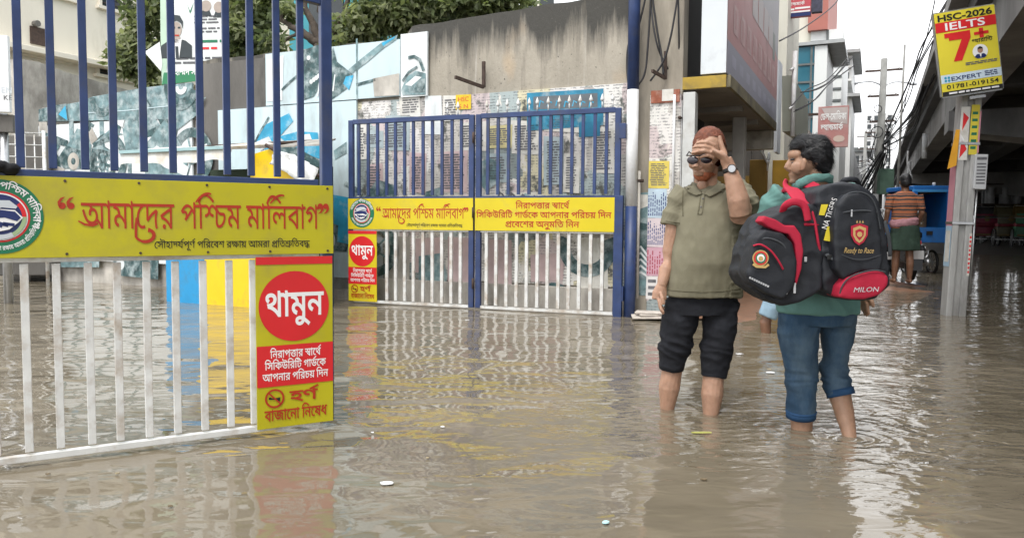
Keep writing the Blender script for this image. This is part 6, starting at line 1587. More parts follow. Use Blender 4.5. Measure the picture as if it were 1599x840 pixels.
 zb, zt = e.l(1300, 230)[1], e.l(1300, 166)[1]
 t = thing('projecting_sign', 'faded pink red projecting sign with two rows of white bengali lettering', 'sign', e.w((x0 + x1) / 2, zb))
 part('panel', MB().box(e.w((x0 + x1) / 2, (zb + zt) / 2) + U * .05, (x1 - x0, .1, zt - zb), e.a), mat('sign_pink_red', (.42, .19, .18), .5, .12, 2, dirt=(.42, .38, .36), dscale=1.2, damt=.5), t, bev=.005)
 F = Flat(e.w(x0, zb), e.a, UP, e.n, .004)
 W, H = x1 - x0, zt - zb
 F.poly([(W * .1, H * .96), (W * .96, H * .96), (W * .96, H * .55), (W * .4, H * .62)], mat('sign_pale_grey', (.46, .40, .39), .5, .1, 3), 1)  # pale grey patch across the upper part of the sign
 F.bn('ডেল-মোডিকা', W * .5, H * .67, H * .15, m_wprint, 3, width=W * .84, bold=18)
 F.bn('ল্যান্ডমার্ক', W * .46, H * .42, H * .13, m_wprint, 3, width=W * .72, bold=18)
 F.disc(W * .7, H * .2, H * .08, mat('sign_cream_blob', (.55, .44, .38), .5, .1, 3), 2, sx=1.6)
 F.done('lettering', t)
 part('arm', MB().box(e.w(x0 - .3, zt - .15) + U * .05, (.7, .05, .05), e.a), m_rust, t)
 part('arm', MB().box(e.w(x0 - .3, zb + .15) + U * .05, (.7, .05, .05), e.a), m_rust, t)
 # further pale buildings
 def windows(e, x0, x1, z0, zt, nx, nz, parent, frac=.5):
  for i in range(nx):
   for k in range(nz):
    cx = x0 + (x1 - x0) * (i + .5) / nx
    cz = z0 + (zt - z0) * (k + .5) / nz
    w, h = (x1 - x0) / nx * frac, (zt - z0) / nz * frac
    q = part('window', MB().box(e.w(cx, cz, .02), (w, .06, h), e.a), m_glassdark, parent)
    part('sill', MB().box(e.w(cx, cz - h / 2 - .05, .06), (w + .2, .2, .08), e.a), mw, q)
 t = thing('pale_building', 'pale stepped building with dark ledges just right of the white block', 'building', FP(27, -2, 0))
 o, e, x0, x1, z0, zt = box_px(25, 1306, 1327, 152, 345, 6, mw, 'wall', t, zb=-.3)
 part('ledge', MB().box(e.w((x0 + x1) / 2 + .1, zt) + U * 2, (x1 - x0 + .4, 5, .12), e.a), mledge, t)
 o, e, x0, x1, z0, zt = box_px(24.5, 1300, 1330, 88, 130, 6, mw, 'upper_storey', t)
 part('ledge', MB().box(e.w((x0 + x1) / 2 + .1, zt + .08) + U * 2, (x1 - x0 + .4, 5, .12), e.a), mledge, t)
 windows(e, x0, x1, z0, zt, 2, 2, t)
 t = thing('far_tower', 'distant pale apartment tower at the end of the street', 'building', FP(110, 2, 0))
 o, e, x0, x1, z0, zt = box_px(105, 1350, 1392, 178, 345, 12, mat('far_hazed_white', (.58, .58, .58), .8, .05, .5), 'wall', t, zb=-.3)  # pale wall colour stands in for distance haze
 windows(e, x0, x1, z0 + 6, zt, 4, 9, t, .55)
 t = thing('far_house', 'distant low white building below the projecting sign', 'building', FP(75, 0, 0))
 o, e, x0, x1, z0, zt = box_px(70, 1312, 1352, 238, 345, 10, mat('far_house_hazed_white', (.52, .52, .51), .8, .05, .5), 'wall', t, zb=-.3)  # haze of distance put into the pale wall colour
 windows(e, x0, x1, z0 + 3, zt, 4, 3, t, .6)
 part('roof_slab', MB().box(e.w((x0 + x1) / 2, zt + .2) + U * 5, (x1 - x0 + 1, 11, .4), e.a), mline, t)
 t = thing('far_block', 'dim grey shop row far down the left side of the street', 'building', FP(48, -3, 0))
 o, e, x0, x1, z0, zt = box_px(34, 1285, 1332, 236, 345, 30, mat('far_block_grey', (.24, .24, .24), .8, .2, 1), 'wall', t, zb=-.3)
 windows(e, x0, x1, z0 + 1, zt, 3, 2, t, .5)
 # fill behind the signs on the left side of the street
 t = thing('shop_row', 'row of dim shopfronts past the second shop behind the man with bags', 'building', FP(14, -3, 0))
 o, e, x0, x1, z0, zt = box_px(9.6, 1218, 1262, 205, 345, 20, mat('row_grey', (.22, .20, .18), .8, .25, 2), 'wall', t, zb=-.3)
 part('fascia', MB().box(FP(13, .3, 2.6), (6, .4, .5), U), mat('row_fascia', (.30, .16, .06), .7, .2, 2), t)
street()

# ================================================================== flyover
def flyover():
 p0 = P(1480, 2, 17.0)
 t0, s0 = st(p0)
 zt = p0.z
 pl = Plane(FP(0, s0, 0), U)
 zm = pl.l(1447, 150)[1]
 zb = pl.l(1476, 158)[1]
 t = thing('flyover', 'long dark concrete flyover with pale parapet running down the right side of the street', 'flyover', FP(30, s0 + 5, 0))
 mfc = mat('flyover_concrete', (.30, .29, .28), .9, .15, 1.5, .006, 12, dirt=(.14, .135, .13), dscale=.6, damt=.7, stretch=.4)
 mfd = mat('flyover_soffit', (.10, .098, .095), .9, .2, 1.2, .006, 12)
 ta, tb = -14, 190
 L, c = tb - ta, (ta + tb) / 2
 hh = zt - zb
 Wd = 15.0
 part('parapet', MB().box(FP(c, s0 + .1, zt - hh * .2), (L, .2, hh * .4), U), mfc, t)
 part('kerb_band', MB().box(FP(c, s0 + .02, zt - hh * .43), (L, .5, hh * .10), U), mfc, t)
 part('parapet', MB().box(FP(c, s0 + Wd, zt - hh * .2), (L, .2, hh * .4), U), mfc, t)
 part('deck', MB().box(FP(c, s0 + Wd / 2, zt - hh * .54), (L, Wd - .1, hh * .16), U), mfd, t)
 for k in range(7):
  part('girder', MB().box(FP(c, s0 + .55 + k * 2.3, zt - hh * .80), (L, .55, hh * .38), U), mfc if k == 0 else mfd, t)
 for k in range(30):
  part('diaphragm', MB().box(FP(ta + 4 + k * 6.6, s0 + 7, zt - hh * .80), (.35, 13.2, hh * .3), U), mfd, t)
 for k in range(60):
  part('joint', MB().box(FP(-10 + k * 2.5, s0 - .006, zt - hh * .2), (.05, .02, hh * .38), U), mfd, t)
 # piers with caps
 for k in range(7):
  tt = 13 + k * 24
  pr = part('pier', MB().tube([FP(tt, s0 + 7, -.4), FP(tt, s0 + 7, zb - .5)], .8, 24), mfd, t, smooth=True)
  part('pier_cap', MB().prism([FP(tt - .6, s0 + .2, zb + .0), FP(tt - .6, s0 + 13.8, zb), FP(tt - .6, s0 + 13.8, zb - .45), FP(tt - .6, s0 + 9, zb - 1.2), FP(tt - .6, s0 + 5, zb - 1.2), FP(tt - .6, s0 + .2, zb - .45)], U * 1.2), mfc, pr)
 for k in range(12):
  part('drain_pipe', MB().tube([FP(8 + k * 12, s0 + .1, zb + .3), FP(8 + k * 12, s0 + .1, zb - .5)], .08, 8), m_pole_white, t, smooth=True)
 part('hanging_cable', MB().tube(smooth_path([P(1418, 236, 26), P(1417, 255, 26), P(1421, 268, 26), P(1424, 280, 26)]), .03, 6), m_pole_white, t, smooth=True)
 return s0, zt, zb, Wd
FS, FZT, FZB, FWD = flyover()

def far_side():
 """dim shopfronts across the road, under the shade of the flyover"""
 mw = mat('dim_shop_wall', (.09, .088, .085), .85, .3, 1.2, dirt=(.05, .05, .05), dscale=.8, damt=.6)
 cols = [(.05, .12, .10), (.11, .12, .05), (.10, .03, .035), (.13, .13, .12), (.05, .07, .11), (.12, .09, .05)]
 pos = [-6, 1, 8, 15, 22, 29, 36, 43, 50, 60, 75, 95]
 rd = random.Random(8)
 names = ['green', 'olive', 'maroon', 'grey', 'slate', 'brown']
 for i, tt in enumerate(pos):
  h = 5.2 + rd.uniform(0, 3)
  ln = (pos[i + 1] - tt if i + 1 < len(pos) else 25) - .15
  t = thing('shopfront', 'dim %s shuttered shopfront under the flyover at the far right' % names[i % 6], 'building', FP(tt + ln / 2, FS + FWD + 3, 0), 'dim shopfronts across the road')
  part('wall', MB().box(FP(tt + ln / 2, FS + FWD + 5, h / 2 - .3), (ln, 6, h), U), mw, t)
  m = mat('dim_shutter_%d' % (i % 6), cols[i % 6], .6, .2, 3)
  for k in range(2):
   q = part('shutter', MB().box(FP(tt + ln * (.27 + .46 * k), FS + FWD + 1.96, 1.5), (ln * .38, .1, 2.4), U), m, t)
   mb = MB()
   for z in range(12): mb.box(FP(tt + ln * (.27 + .46 * k), FS + FWD + 1.9, .4 + z * .2), (ln * .38, .03, .03), U)
   part('slat', mb, m, q)
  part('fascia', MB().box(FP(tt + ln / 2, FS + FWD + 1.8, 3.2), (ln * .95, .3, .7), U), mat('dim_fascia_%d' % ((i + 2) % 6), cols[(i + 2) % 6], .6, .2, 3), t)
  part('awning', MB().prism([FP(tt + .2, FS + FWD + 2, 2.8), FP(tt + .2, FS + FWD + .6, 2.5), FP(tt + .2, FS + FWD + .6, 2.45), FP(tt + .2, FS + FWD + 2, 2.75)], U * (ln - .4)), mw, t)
far_side()

# ================================================================== trees and the turquoise house
def leaf_cloud(mb, c, r, n, size, rd, mats):
 """a clump of narrow leaves spread through an ellipsoid"""
 for i in range(n):
  d = V((rd.gauss(0, 1), rd.gauss(0, 1), rd.gauss(0, 1))).normalized() * (rd.random() ** .45)
  p = V(c) + V((d.x * r[0], d.y * r[1], d.z * r[2]))
  a = V((rd.gauss(0, 1), rd.gauss(0, 1), rd.gauss(-.5, .7))).normalized()
  b = a.cross(V((rd.gauss(0, 1), rd.gauss(0, 1), rd.gauss(0, 1)))).normalized()
  L, w = size * rd.uniform(.7, 1.4), size * rd.uniform(.16, .28)
  mb.add([p, p + a * L * .5 + b * w, p + a * L, p + a * L * .5 - b * w], [(0, 1, 2, 3)], rd.choice(mats))
m_bark = mat('tree_bark', (.075, .06, .048), .9, .3, 14, .01, 40)
def leafmat(name, c):
 m = mat(name, c, .5, .25, 3)
 n, l = m.node_tree.nodes, m.node_tree.links
 b = n['Principled BSDF']
 tr = n.new('ShaderNodeBsdfTranslucent'); tr.inputs['Color'].default_value = (c[0] * 1.5, c[1] * 1.6, c[2], 1)
 ms = n.new('ShaderNodeMixShader'); ms.inputs[0].default_value = .4
 l.new(b.outputs[0], ms.inputs[1]); l.new(tr.outputs[0], ms.inputs[2])
 l.new(ms.outputs[0], n['Material Output'].inputs[0])
 return m
leafm = [leafmat('leaf_%d' % i, c) for i, c in enumerate([(.12, .15, .07), (.18, .21, .10), (.26, .28, .17), (.065, .085, .045)])]
def tree(label, base, limbs, clumps, seed, group='trees behind the boundary wall', size=.2):
 rd = random.Random(seed)
 t = thing('tree', label, 'tree', base, group)
 mb = MB()
 for pts, r0, r1 in limbs:
  pts = smooth_path(pts, 5)
  pts = [p + V((rd.uniform(-.03, .03), rd.uniform(-.03, .03), 0)) for p in pts]
  mb.tube(pts, [r0 + (r1 - r0) * i / (len(pts) - 1) for i in range(len(pts))], 8)
 part('trunk', mb, m_bark, t, smooth=True)
 mb = MB()
 for m in leafm: mb.m(m)
 for c, r, n in clumps:
  k = max(3, n // 95)
  for j in range(k):
   d = V((rd.gauss(0, 1), rd.gauss(0, 1), rd.gauss(0, 1))).normalized() * (rd.random() ** .4)
   cc = V(c) + V((d.x * r[0], d.y * r[1], d.z * r[2]))
   tone = rd.choice([[0, 1, 1], [1, 2, 2], [0, 3, 0], [2, 1, 0]])
   leaf_cloud(mb, cc, (r[0] * .3 + .12, r[1] * .3 + .12, r[2] * .26 + .1), 60, size, rd, [leafm[q] for q in tone])
 part('crown', mb, None, t)
def trees():
 d1 = 14.3
 q = lambda px, py, d=d1: P(px, py, d)
 base = lambda px, d: V((P(px, 300, d).x, d, -.3))
 # left tree, by the banner
 tree('dense small leaved tree in front of the cream building left of the election banner', base(232, 14.6),
   [([base(232, 14.6), q(230, 200), q(226, 120), q(222, 60), q(236, -10)], .10, .04), ([q(228, 150), q(205, 110), q(192, 90)], .05, .015), ([q(226, 120), q(250, 90), q(262, 60)], .05, .015), ([q(222, 200), q(235, 130), q(262, 112)], .04, .012)],
   [(q(216, 82), (.36, .4, .42), 1500), (q(196, 92), (.24, .3, .3), 800), (q(230, 40), (.36, .4, .5), 1500), (q(236, 118), (.28, .3, .22), 500), (q(250, -10), (.5, .5, .5), 1300), (q(240, 128), (.3, .3, .2), 400)], 11, size=.17)
 # middle tree between the banner and the turquoise house
 tree('bushy tree standing between the election banner and the turquoise house', base(385, 13.6),
   [([base(385, 13.6), q(384, 180), q(388, 100), q(394, 30), q(380, -40)], .13, .05), ([q(388, 110), q(410, 70), q(430, 40)], .06, .02), ([q(388, 100), q(370, 50), q(365, 0)], .06, .02)],
   [(q(374, 40), (.42, .5, .6), 2200), (q(396, 82), (.42, .5, .36), 1700), (q(405, 10), (.42, .5, .55), 1800), (q(418, 100), (.22, .4, .18), 500), (q(368, 100), (.25, .3, .25), 500), (q(372, -40), (.6, .5, .5), 900)], 12, size=.17)
 # spreading dark branched tree
 d2 = 13.2
 q2 = lambda px, py, d=d2: P(px, py, d)
 tree('wide spreading tree with dark bare branches over the pale blue hoarding', base(512, 13.2),
   [([base(512, 13.2), q2(508, 130), q2(506, 100), q2(500, 72)], .17, .12), ([q2(500, 76), q2(488, 62), q2(468, 48), q2(446, 36), q2(430, 10)], .09, .03), ([q2(502, 75), q2(490, 40), q2(478, 10), q2(470, -30)], .08, .03),
   ([q2(503, 74), q2(508, 40), q2(498, 10), q2(500, -40)], .08, .03), ([q2(506, 90), q2(522, 50), q2(540, 20), q2(548, -20)], .09, .03), ([q2(508, 98), q2(548, 58), q2(580, 30), q2(606, 0)], .08, .02),
   ([q2(530, 40), q2(560, 10), q2(570, -30)], .05, .02), ([q2(470, 50), q2(452, 60), q2(440, 75)], .035, .012), ([q2(580, 30), q2(604, 40), q2(622, 30)], .04, .015), ([q2(600, 10), q2(640, 10), q2(690, -10)], .05, .02)],
   [(q2(560, 40), (.42, .5, .32), 1700), (q2(600, 22), (.5, .5, .32), 2200), (q2(640, 26), (.45, .5, .26), 1800), (q2(690, 14), (.55, .5, .24), 2000), (q2(745, 6), (.55, .5, .2), 1700), (q2(795, -2), (.4, .4, .18), 900),
   (q2(540, 62), (.25, .4, .14), 400), (q2(432, 66), (.2, .3, .2), 450), (q2(620, -20), (.9, .6, .3), 2000), (q2(446, 20), (.15, .3, .12), 150)], 13, size=.16)
 # turquoise house behind
 e = Plane(P(500, 60, 16.5), -N)
 x0, x1 = e.l(452, 60)[0], e.l(580, 60)[0]
 t = thing('turquoise_house', 'turquoise painted house wall seen through the bare branches', 'building', e.w((x0 + x1) / 2, -e.o.z))
 part('wall', MB().box(e.w((x0 + x1) / 2, 0, -2), (x1 - x0, 4, 11.0), e.a), mat('turquoise_paint', (.06, .30, .36), .7, .1, 1.2, dirt=(.04, .2, .25), dscale=1, damt=.5), t)
 part('window', MB().box(e.w(e.l(510, 14)[0], e.l(510, 14)[1], .01), (.9, .04, 1.0), e.a), m_glassdark, t)
 part('ledge', MB().box(e.w((x0 + x1) / 2, e.l(500, 100)[1], .1), (x1 - x0, .3, .1), e.a), mat('turquoise_ledge', (.05, .22, .27), .7, .1, 1.2), t)
 # pale building filling the gap far behind the trees
 e = Plane(P(600, 60, 24), V((1, .1, 0)))
 t = thing('pale_house', 'pale cream house behind the treetops above the long wall', 'building', e.w(e.l(650, 60)[0], -e.o.z))
 xa, xb = e.l(560, 60)[0], e.l(880, 60)[0]
 part('wall', MB().box(e.w((xa + xb) / 2, -e.o.z + 3.6 - .3, -3), (xb - xa, 6, 7.9), e.a), m_cream, t)
 for px in (600, 680, 760, 840):
  q_ = part('window', MB().box(e.w(e.l(px, 20)[0], e.l(px, 20)[1], .01), (1.0, .05, 1.1), e.a), m_glassdark, t)
  part('frame', MB().box(e.w(e.l(px, 20)[0], e.l(px, 20)[1], .03), (.06, .06, 1.1), e.a), m_cream, q_)
trees()
# ================================================================== election banner hung in the tree
def banner():
 d = 12.9
 bp = Plane(P(300, 70, d), V((1, -.12, 0)))
 u = lambda px, py: bp.l(px, py)
 t = thing('election_banner', 'tall white and green election banner with a suited portrait hanging by the trees', 'banner', bp.px(300, 130))
 q = [(250, -60), (352, -60), (354, 62), (357, 122), (300, 128), (253, 133), (251, 60)]
 cloth = mat('banner_vinyl', (.66, .69, .68), .5, .05, 3, .003, 5)
 o = part('cloth', MB().prism([bp.w(*u(*a)) for a in q], -bp.n * .01), cloth, t)
 F = Flat(bp.w(0, 0), bp.a, UP, bp.n, .004)
 gl = mat('banner_pale_green', (.42, .56, .44), .5, .08, 3)
 F.poly([u(250, -60), u(262, -60), u(272, 40), u(256, 132), u(253, 133), u(251, 60)], gl, 1)
 F.poly([u(253, 133), u(357, 122), u(356, 108), u(256, 114)], mat('banner_green', (.03, .20, .09), .5, .08, 3), 2)
 skin = mat('banner_portrait_skin', (.36, .30, .26), .5, .1, 12)
 dk = mat('banner_suit', (.03, .04, .045), .5, .15, 10)
 F.poly([u(249, 92), u(252, 72), u(264, 64), u(276, 60), u(290, 64), u(300, 72), u(300, 92)], dk, 2)
 F.poly([u(270, 62), u(284, 62), u(280, 92), u(272, 92)], m_wprint, 3)
 F.poly([u(274, 73), u(279, 73), u(280, 92), u(275, 92)], dk, 4)
 F.disc(*u(275, 47), abs(u(265, 0)[0] - u(275, 0)[0]) * 1.12, skin, 3, sx=.82)
 F.poly([u(269, 58), u(282, 58), u(281, 68), u(271, 68)], skin, 3)
 F.poly([u(264, 45), u(265, 32), u(272, 24), u(281, 25), u(286, 34), u(286, 46), u(283, 37), u(276, 33), u(268, 36)], dk, 5)
 F.stroke([u(270, 44), u(274, 44)], .03, dk, 5); F.stroke([u(278, 44), u(282, 44)], .03, dk, 5)
 F.stroke([u(273, 56), u(280, 56)], .025, m_red_dark, 5)
 for (a, b_, r) in ((322, 12, 10), (342, 14, 9)):
  F.poly([u(a - 9, b_ + 14), u(a - 5, b_ + 4), u(a + 5, b_ + 4), u(a + 9, b_ + 14)], dk, 2)
  F.disc(*u(a, b_ - 2), .09, skin, 3)
 F.poly([u(292, 6), u(297, 18), u(303, 4), u(299, 18), u(297, 22)], m_green, 2)
 F.lines(u(300, 0)[0], u(0, 46)[1], u(350, 0)[0], u(0, 32)[1], 3, m_print, 2, 5)
 F.lines(u(302, 0)[0], u(0, 60)[1], u(348, 0)[0], u(0, 50)[1], 2, m_print, 2, 6)
 F.lines(u(312, 0)[0], u(0, 76)[1], u(346, 0)[0], u(0, 68)[1], 1, m_green, 2, 7)
 F.lines(u(314, 0)[0], u(0, 86)[1], u(346, 0)[0], u(0, 79)[1], 1, m_red, 2, 8)
 F.lines(u(268, 0)[0], u(0, 107)[1], u(350, 0)[0], u(0, 94)[1], 2, m_print, 2, 9)
 a, b_ = u(276, 0), u(352, 0)
 F.bn('হাম্মদ সাহাব উদ্দিন', (u(270, 0)[0] + u(350, 0)[0]) / 2, u(0, 122)[1], u(0, 114)[1] - u(0, 122)[1], m_wprint, 4, width=abs(u(350, 0)[0] - u(272, 0)[0]), bold=12)
 F.done('print', o)
 for px in (251, 352):
  part('rope', MB().tube([bp.px(px, -60), bp.px(px + 3, -140)], .008, 5), m_cable, t)
 F2 = MB().prism([bp.px(a, b_, .012) for a, b_ in ((226, 82), (250, 66), (254, 100), (252, 112))], -bp.n * .008)
 part('torn_corner', F2, cloth, t)
banner()

# ================================================================== concrete utility pole with the coaching sign
def near_pole():
 d = 8.57
 c = P(1488, 488, d); c.z = 0
 top = P(1514, 140, d)
 ax = V((1, -.15, 0)).normalized()
 t = thing('utility_pole', 'pale concrete utility pole in the water with pasted stickers and a meter box', 'pole', c)
 mp = mat('pole_concrete', (.40, .40, .39), .85, .18, 7, .004, 40, dirt=(.13, .125, .12), dscale=3.2, damt=.62, stretch=.25)
 zt = 3.1
 lean = (top - c) * (1 / (top.z - c.z)); lean.z = 1
 B = c + lean * (-.35)
 T = c + lean * zt
 ay = UP.cross(ax)
 # H section: two flanges and a web
 for s_ in (-1, 1):
  part('flange', MB().bar(B + ax * (.070 * s_), T + ax * (.068 * s_), .070, .17, ax), mp, t, bev=.01)
 part('web', MB().bar(B, T, .10, .09, ax), mp, t)
 for z in (1.03, 1.9):
  part('clamp', MB().bar(c + lean * (z - .015), c + lean * (z + .015), .225, .19, ax), m_steel, t, bev=.003)
 # stickers on the front
 n = ax.cross(UP).normalized()
 if n.dot(CAM - c) < 0: n = -n
 F = Flat(c, ax, lean, n, .088)
 yl, og, pk, bl = mat('sticker_yellow', (.60, .50, .05), .6, .1, 8), mat('sticker_orange', (.62, .30, .02), .6, .1, 8), mat('sticker_pink', (.55, .25, .30), .6, .1, 8), mat('sticker_blue', (.35, .50, .62), .6, .1, 8)
 F.rect(.0, 1.78, .085, 2.32, yl, 1)
 for k in range(6): F.rect(.015, 1.84 + k * .075, .07, 1.87 + k * .075, m_green, 2)
 F.done('sticker', t)
 F = Flat(c, ax, lean, n, .088)
 F.rect(-.103, 1.72, -.01, 2.30, m_paper, 1)
 F.poly([(-.08, 2.24), (-.02, 2.18), (-.08, 2.04)], m_red, 2)
 F.poly([(-.08, 1.96), (-.02, 1.84), (-.09, 1.74)], m_red, 2)
 F.poly([(-.10, 2.02), (-.05, 1.94), (-.10, 1.86)], m_wprint, 2)
 F.done('sticker', t)
 F = Flat(c, ax, lean, n, .088)
 F.rect(.086, 1.8, .103, 2.25, pk, 1)
 F.done('sticker', t)
 F = Flat(c, ax, lean, n, .088)
 F.rect(.075, .45, .102, .92, m_paper, 1)
 for k in range(9): F.rect(.079, .48 + k * .048, .098, .505 + k * .048, m_red, 2)
 F.done('sticker', t)
 F = Flat(c - ax * .106, -n, lean, -ax, .002)
 F.rect(-.08, 1.0, .08, 1.75, pk, 1)
 F.rect(-.08, .55, .08, 1.0, bl, 1)
 F.rect(-.06, .6, .06, .95, m_paper, 2)
 F.done('side_sticker', t)
 part('orange_flag', MB().prism([c + lean * z_ + ax * x_ + n * .11 for x_, z_ in ((-.21, 1.62), (-.12, 1.66), (-.11, 2.05), (-.15, 2.05))], n * -.006), og, t)
 mx_ = part('meter_box', MB().bar(c + lean * 1.40 + ax * .13 + n * .06, c + lean * 1.78 + ax * .13 + n * .06, .13, .12, ax), mat('meter_box_grey', (.47, .48, .49), .5, .08, 8), t, bev=.008)
 F = Flat(c + ax * .13 + n * .06, ax, lean, n, .062)
 for k in range(7): F.rect(-.045, 1.46 + k * .035, .045, 1.475 + k * .035, m_print, 1)
 F.rect(-.05, 1.72, .05, 1.75, m_print, 1)
 F.done('box_label', mx_)
 part('box_pipe', MB().tube([c + lean * .25 + ax * .125 + n * .07, c + lean * 1.40 + ax * .125 + n * .07], .012, 8), m_steel, t, smooth=True)
 # -- the sign
 sp = Plane(P(1516, 80, 8.36), V((1, -.16, 0)))
 q = [sp.l(1466, 22), sp.l(1560, 8), sp.l(1566, 138), sp.l(1472, 152)]
 o = V((q[3][0], q[3][1], 0))
 bx = sp.w(q[3][0], q[3][1])
 ax2 = (sp.w(q[2][0], q[2][1]) - bx)
 ay2 = (sp.w(q[0][0], q[0][1]) - bx)
 W, H = ax2.length, ay2.length
 ax2.normalize()
 ay2 = (ay2 - ax2 * ay2.dot(ax2)).normalized()
 n2 = ax2.cross(ay2).normalized()
 if n2.dot(CAM - bx) < 0: n2 = -n2
 t = thing('coaching_sign', 'tilted yellow and red coaching centre sign fixed on top of the concrete pole', 'sign', bx + ax2 * (W / 2))
 mb = MB().box(bx + ax2 * (W / 2) + ay2 * (H / 2), (W, .012, H), ax2, None, ay2)
 bd = part('board', mb, mat('sign_board_yellow', (.68, .58, .04), .45, .06, 3, .001, 6), t, bev=.002)
 fr = MB()
 for a, b_ in (((0, 0), (W, 0)), ((0, H), (W, H)), ((0, 0), (0, H)), ((W, 0), (W, H))):
  fr.bar(bx + ax2 * a[0] + ay2 * a[1] - n2 * .025, bx + ax2 * b_[0] + ay2 * b_[1] - n2 * .025, .025, .03, n2)
 part('frame', fr, m_steel, t)
 F = Flat(bx, ax2, ay2, n2, .0075)
 F.rect(0, H * .765, W, H * .885, m_red, 1)
 F.rect(0, H * .155, W, H * .255, mat('sign_pale_blue', (.55, .66, .74), .5, .05, 5), 1)
 F.rect(0, 0, W, H * .055, m_black, 1)
 F.lat('HSC-2026', W * .5, H * .90, H * .075, m_black, 2, width=W * .90, bold=.03)
 F.lat('IELTS', W * .49, H * .782, H * .09, m_wprint, 2, width=W * .66, bold=.016)
 F.poly([(W * .13, H * .745), (W * .56, H * .745), (W * .56, H * .66), (W * .38, H * .40), (W * .24, H * .40), (W * .41, H * .655), (W * .20, H * .655), (W * .20, H * .69), (W * .13, H * .69)], m_red, 2)
 F.rect(W * .62, H * .675, W * .86, H * .71, m_red, 2)
 F.rect(W * .705, H * .635, W * .775, H * .75, m_red, 2)
 F.bn('গ্যারান্টি', W * .74, H * .585, H * .042, m_black, 2, width=W * .34, bold=14)
 F.disc(W * .69, H * .475, W * .125, m_wprint, 2)
 F.poly([(W * .59, H * .415), (W * .63, H * .445), (W * .75, H * .445), (W * .79, H * .415), (W * .75, H * .395), (W * .63, H * .395)], m_navy, 3)
 F.poly([(W * .67, H * .45), (W * .71, H * .45), (W * .69, H * .40)], m_wprint, 4)
 F.disc(W * .69, H * .485, W * .045, mat('sign_portrait_skin', (.38, .22, .15), .5, .1, 9), 4)
 F.poly([(W * .645, H * .485), (W * .65, H * .52), (W * .69, H * .535), (W * .73, H * .52), (W * .735, H * .485), (W * .72, H * .505), (W * .66, H * .505)], m_black, 5)
 F.lines(W * .42, H * .33, W * .96, H * .37, 2, m_print, 2, 3, .6, .05)
 F.lat('EXPERT', W * .42, H * .175, H * .05, m_navy, 3, width=W * .50, bold=.012)
 for i in range(2):
  for k in range(2): F.disc(W * (.075 + .055 * i), H * (.183 + .035 * k), W * .022, m_sky, 3)
 F.lines(W * .72, H * .175, W * .95, H * .24, 3, m_navy, 3, 4, .5, .1)
 F.lat('01781-019154', W * .51, H * .082, H * .052, m_black, 2, width=W * .86, bold=.012)
 F.lines(W * .05, H * .012, W * .95, H * .045, 1, m_wprint, 3, 6, .6, .02)
 F.done('lettering', bd)
 part('bracket', MB().bar(bx + ax2 * (W * .5) + ay2 * .05 - n2 * .06, bx + ax2 * (W * .5) + ay2 * (H - .05) - n2 * .06, .05, .04, ax2), m_steel, t)
 part('bracket', MB().bar(bx + ax2 * (W * .72) - n2 * .03 - ay2 * .05, bx + ax2 * (W * .46) - n2 * .03 - ay2 * .05, .03, .03, n2), m_steel, t)
near_pole()

# ================================================================== far poles and the tangle of cables
def far_poles():
 spec = [(1381, 92, 34.0, .17, 'tall concrete utility pole with lamps and cable loops rising over the street'),
   (1371, 195, 52.0, .17, 'second far utility pole a little left of the tall one'),
   (1352, 205, 70.0, .16, 'thin far utility pole before the distant pale tower'),
   (1413, 70, 30.0, .05, 'slim steel pole standing against the flyover parapet')]
 mp = mat('far_pole_grey', (.20, .20, .19), .85, .15, 5)
 for i, (px, py, d, r, lab) in enumerate(spec):
  top = P(px, py, d)
  t = thing('utility_pole', lab, 'pole', (top.x, top.y, -.3), 'utility poles')
  part('shaft', MB().tube([V((top.x - .1, top.y, -.3)), top], [r * 1.15, r * .8], 12), mp, t, smooth=True)
  if i < 3:
   for k in range(3):
    z = top.z - .5 - k * 1.1
    part('crossarm', MB().box((top.x, top.y, z), (1.5 - .25 * k, .09, .09), N), m_rust, t)
    for s_ in (-.6, .6):
     part('insulator', MB().tube([V((top.x, top.y, z)) + N * s_ * (1 - .15 * k), V((top.x, top.y, z + .16)) + N * s_ * (1 - .15 * k)], .05, 8), m_pole_white, t, smooth=True)
  if i == 0:
   for s_ in (-1, 1):
    pts = smooth_path([V((top.x, top.y, top.z - 1.2)), V((top.x + .5 * s_, top.y, top.z - 1.0)), V((top.x + 1.2 * s_, top.y, top.z - 1.05))])
    la = part('lamp_arm', MB().tube(pts, .035, 6), m_steel, t, smooth=True)
    part('lamp', MB().ell((top.x + 1.3 * s_, top.y, top.z - 1.08), (.2, .1, .07)), m_steel, la, smooth=True)
   for k in range(4):
    part('cable_loop', MB().ring((top.x + (.3 if k % 2 else -.3), top.y - .2, top.z - 2.2 - k * .5), .16 + .04 * k, .02, V((.2, 1, .1 * k))), m_cable, t, smooth=True)
   part('junction_box', MB().box((top.x + .1, top.y - .3, 2.9), (.6, .3, 1.1)), mat('junction_box_green', (.10, .17, .13), .6, .15, 5), t, bev=.01)
   part('junction_box', MB().box((top.x - .5, top.y - .3, 2.0), (.5, .3, .7)), mat('junction_box_grey', (.4, .41, .42), .6, .15, 5), t, bev=.01)
far_poles()

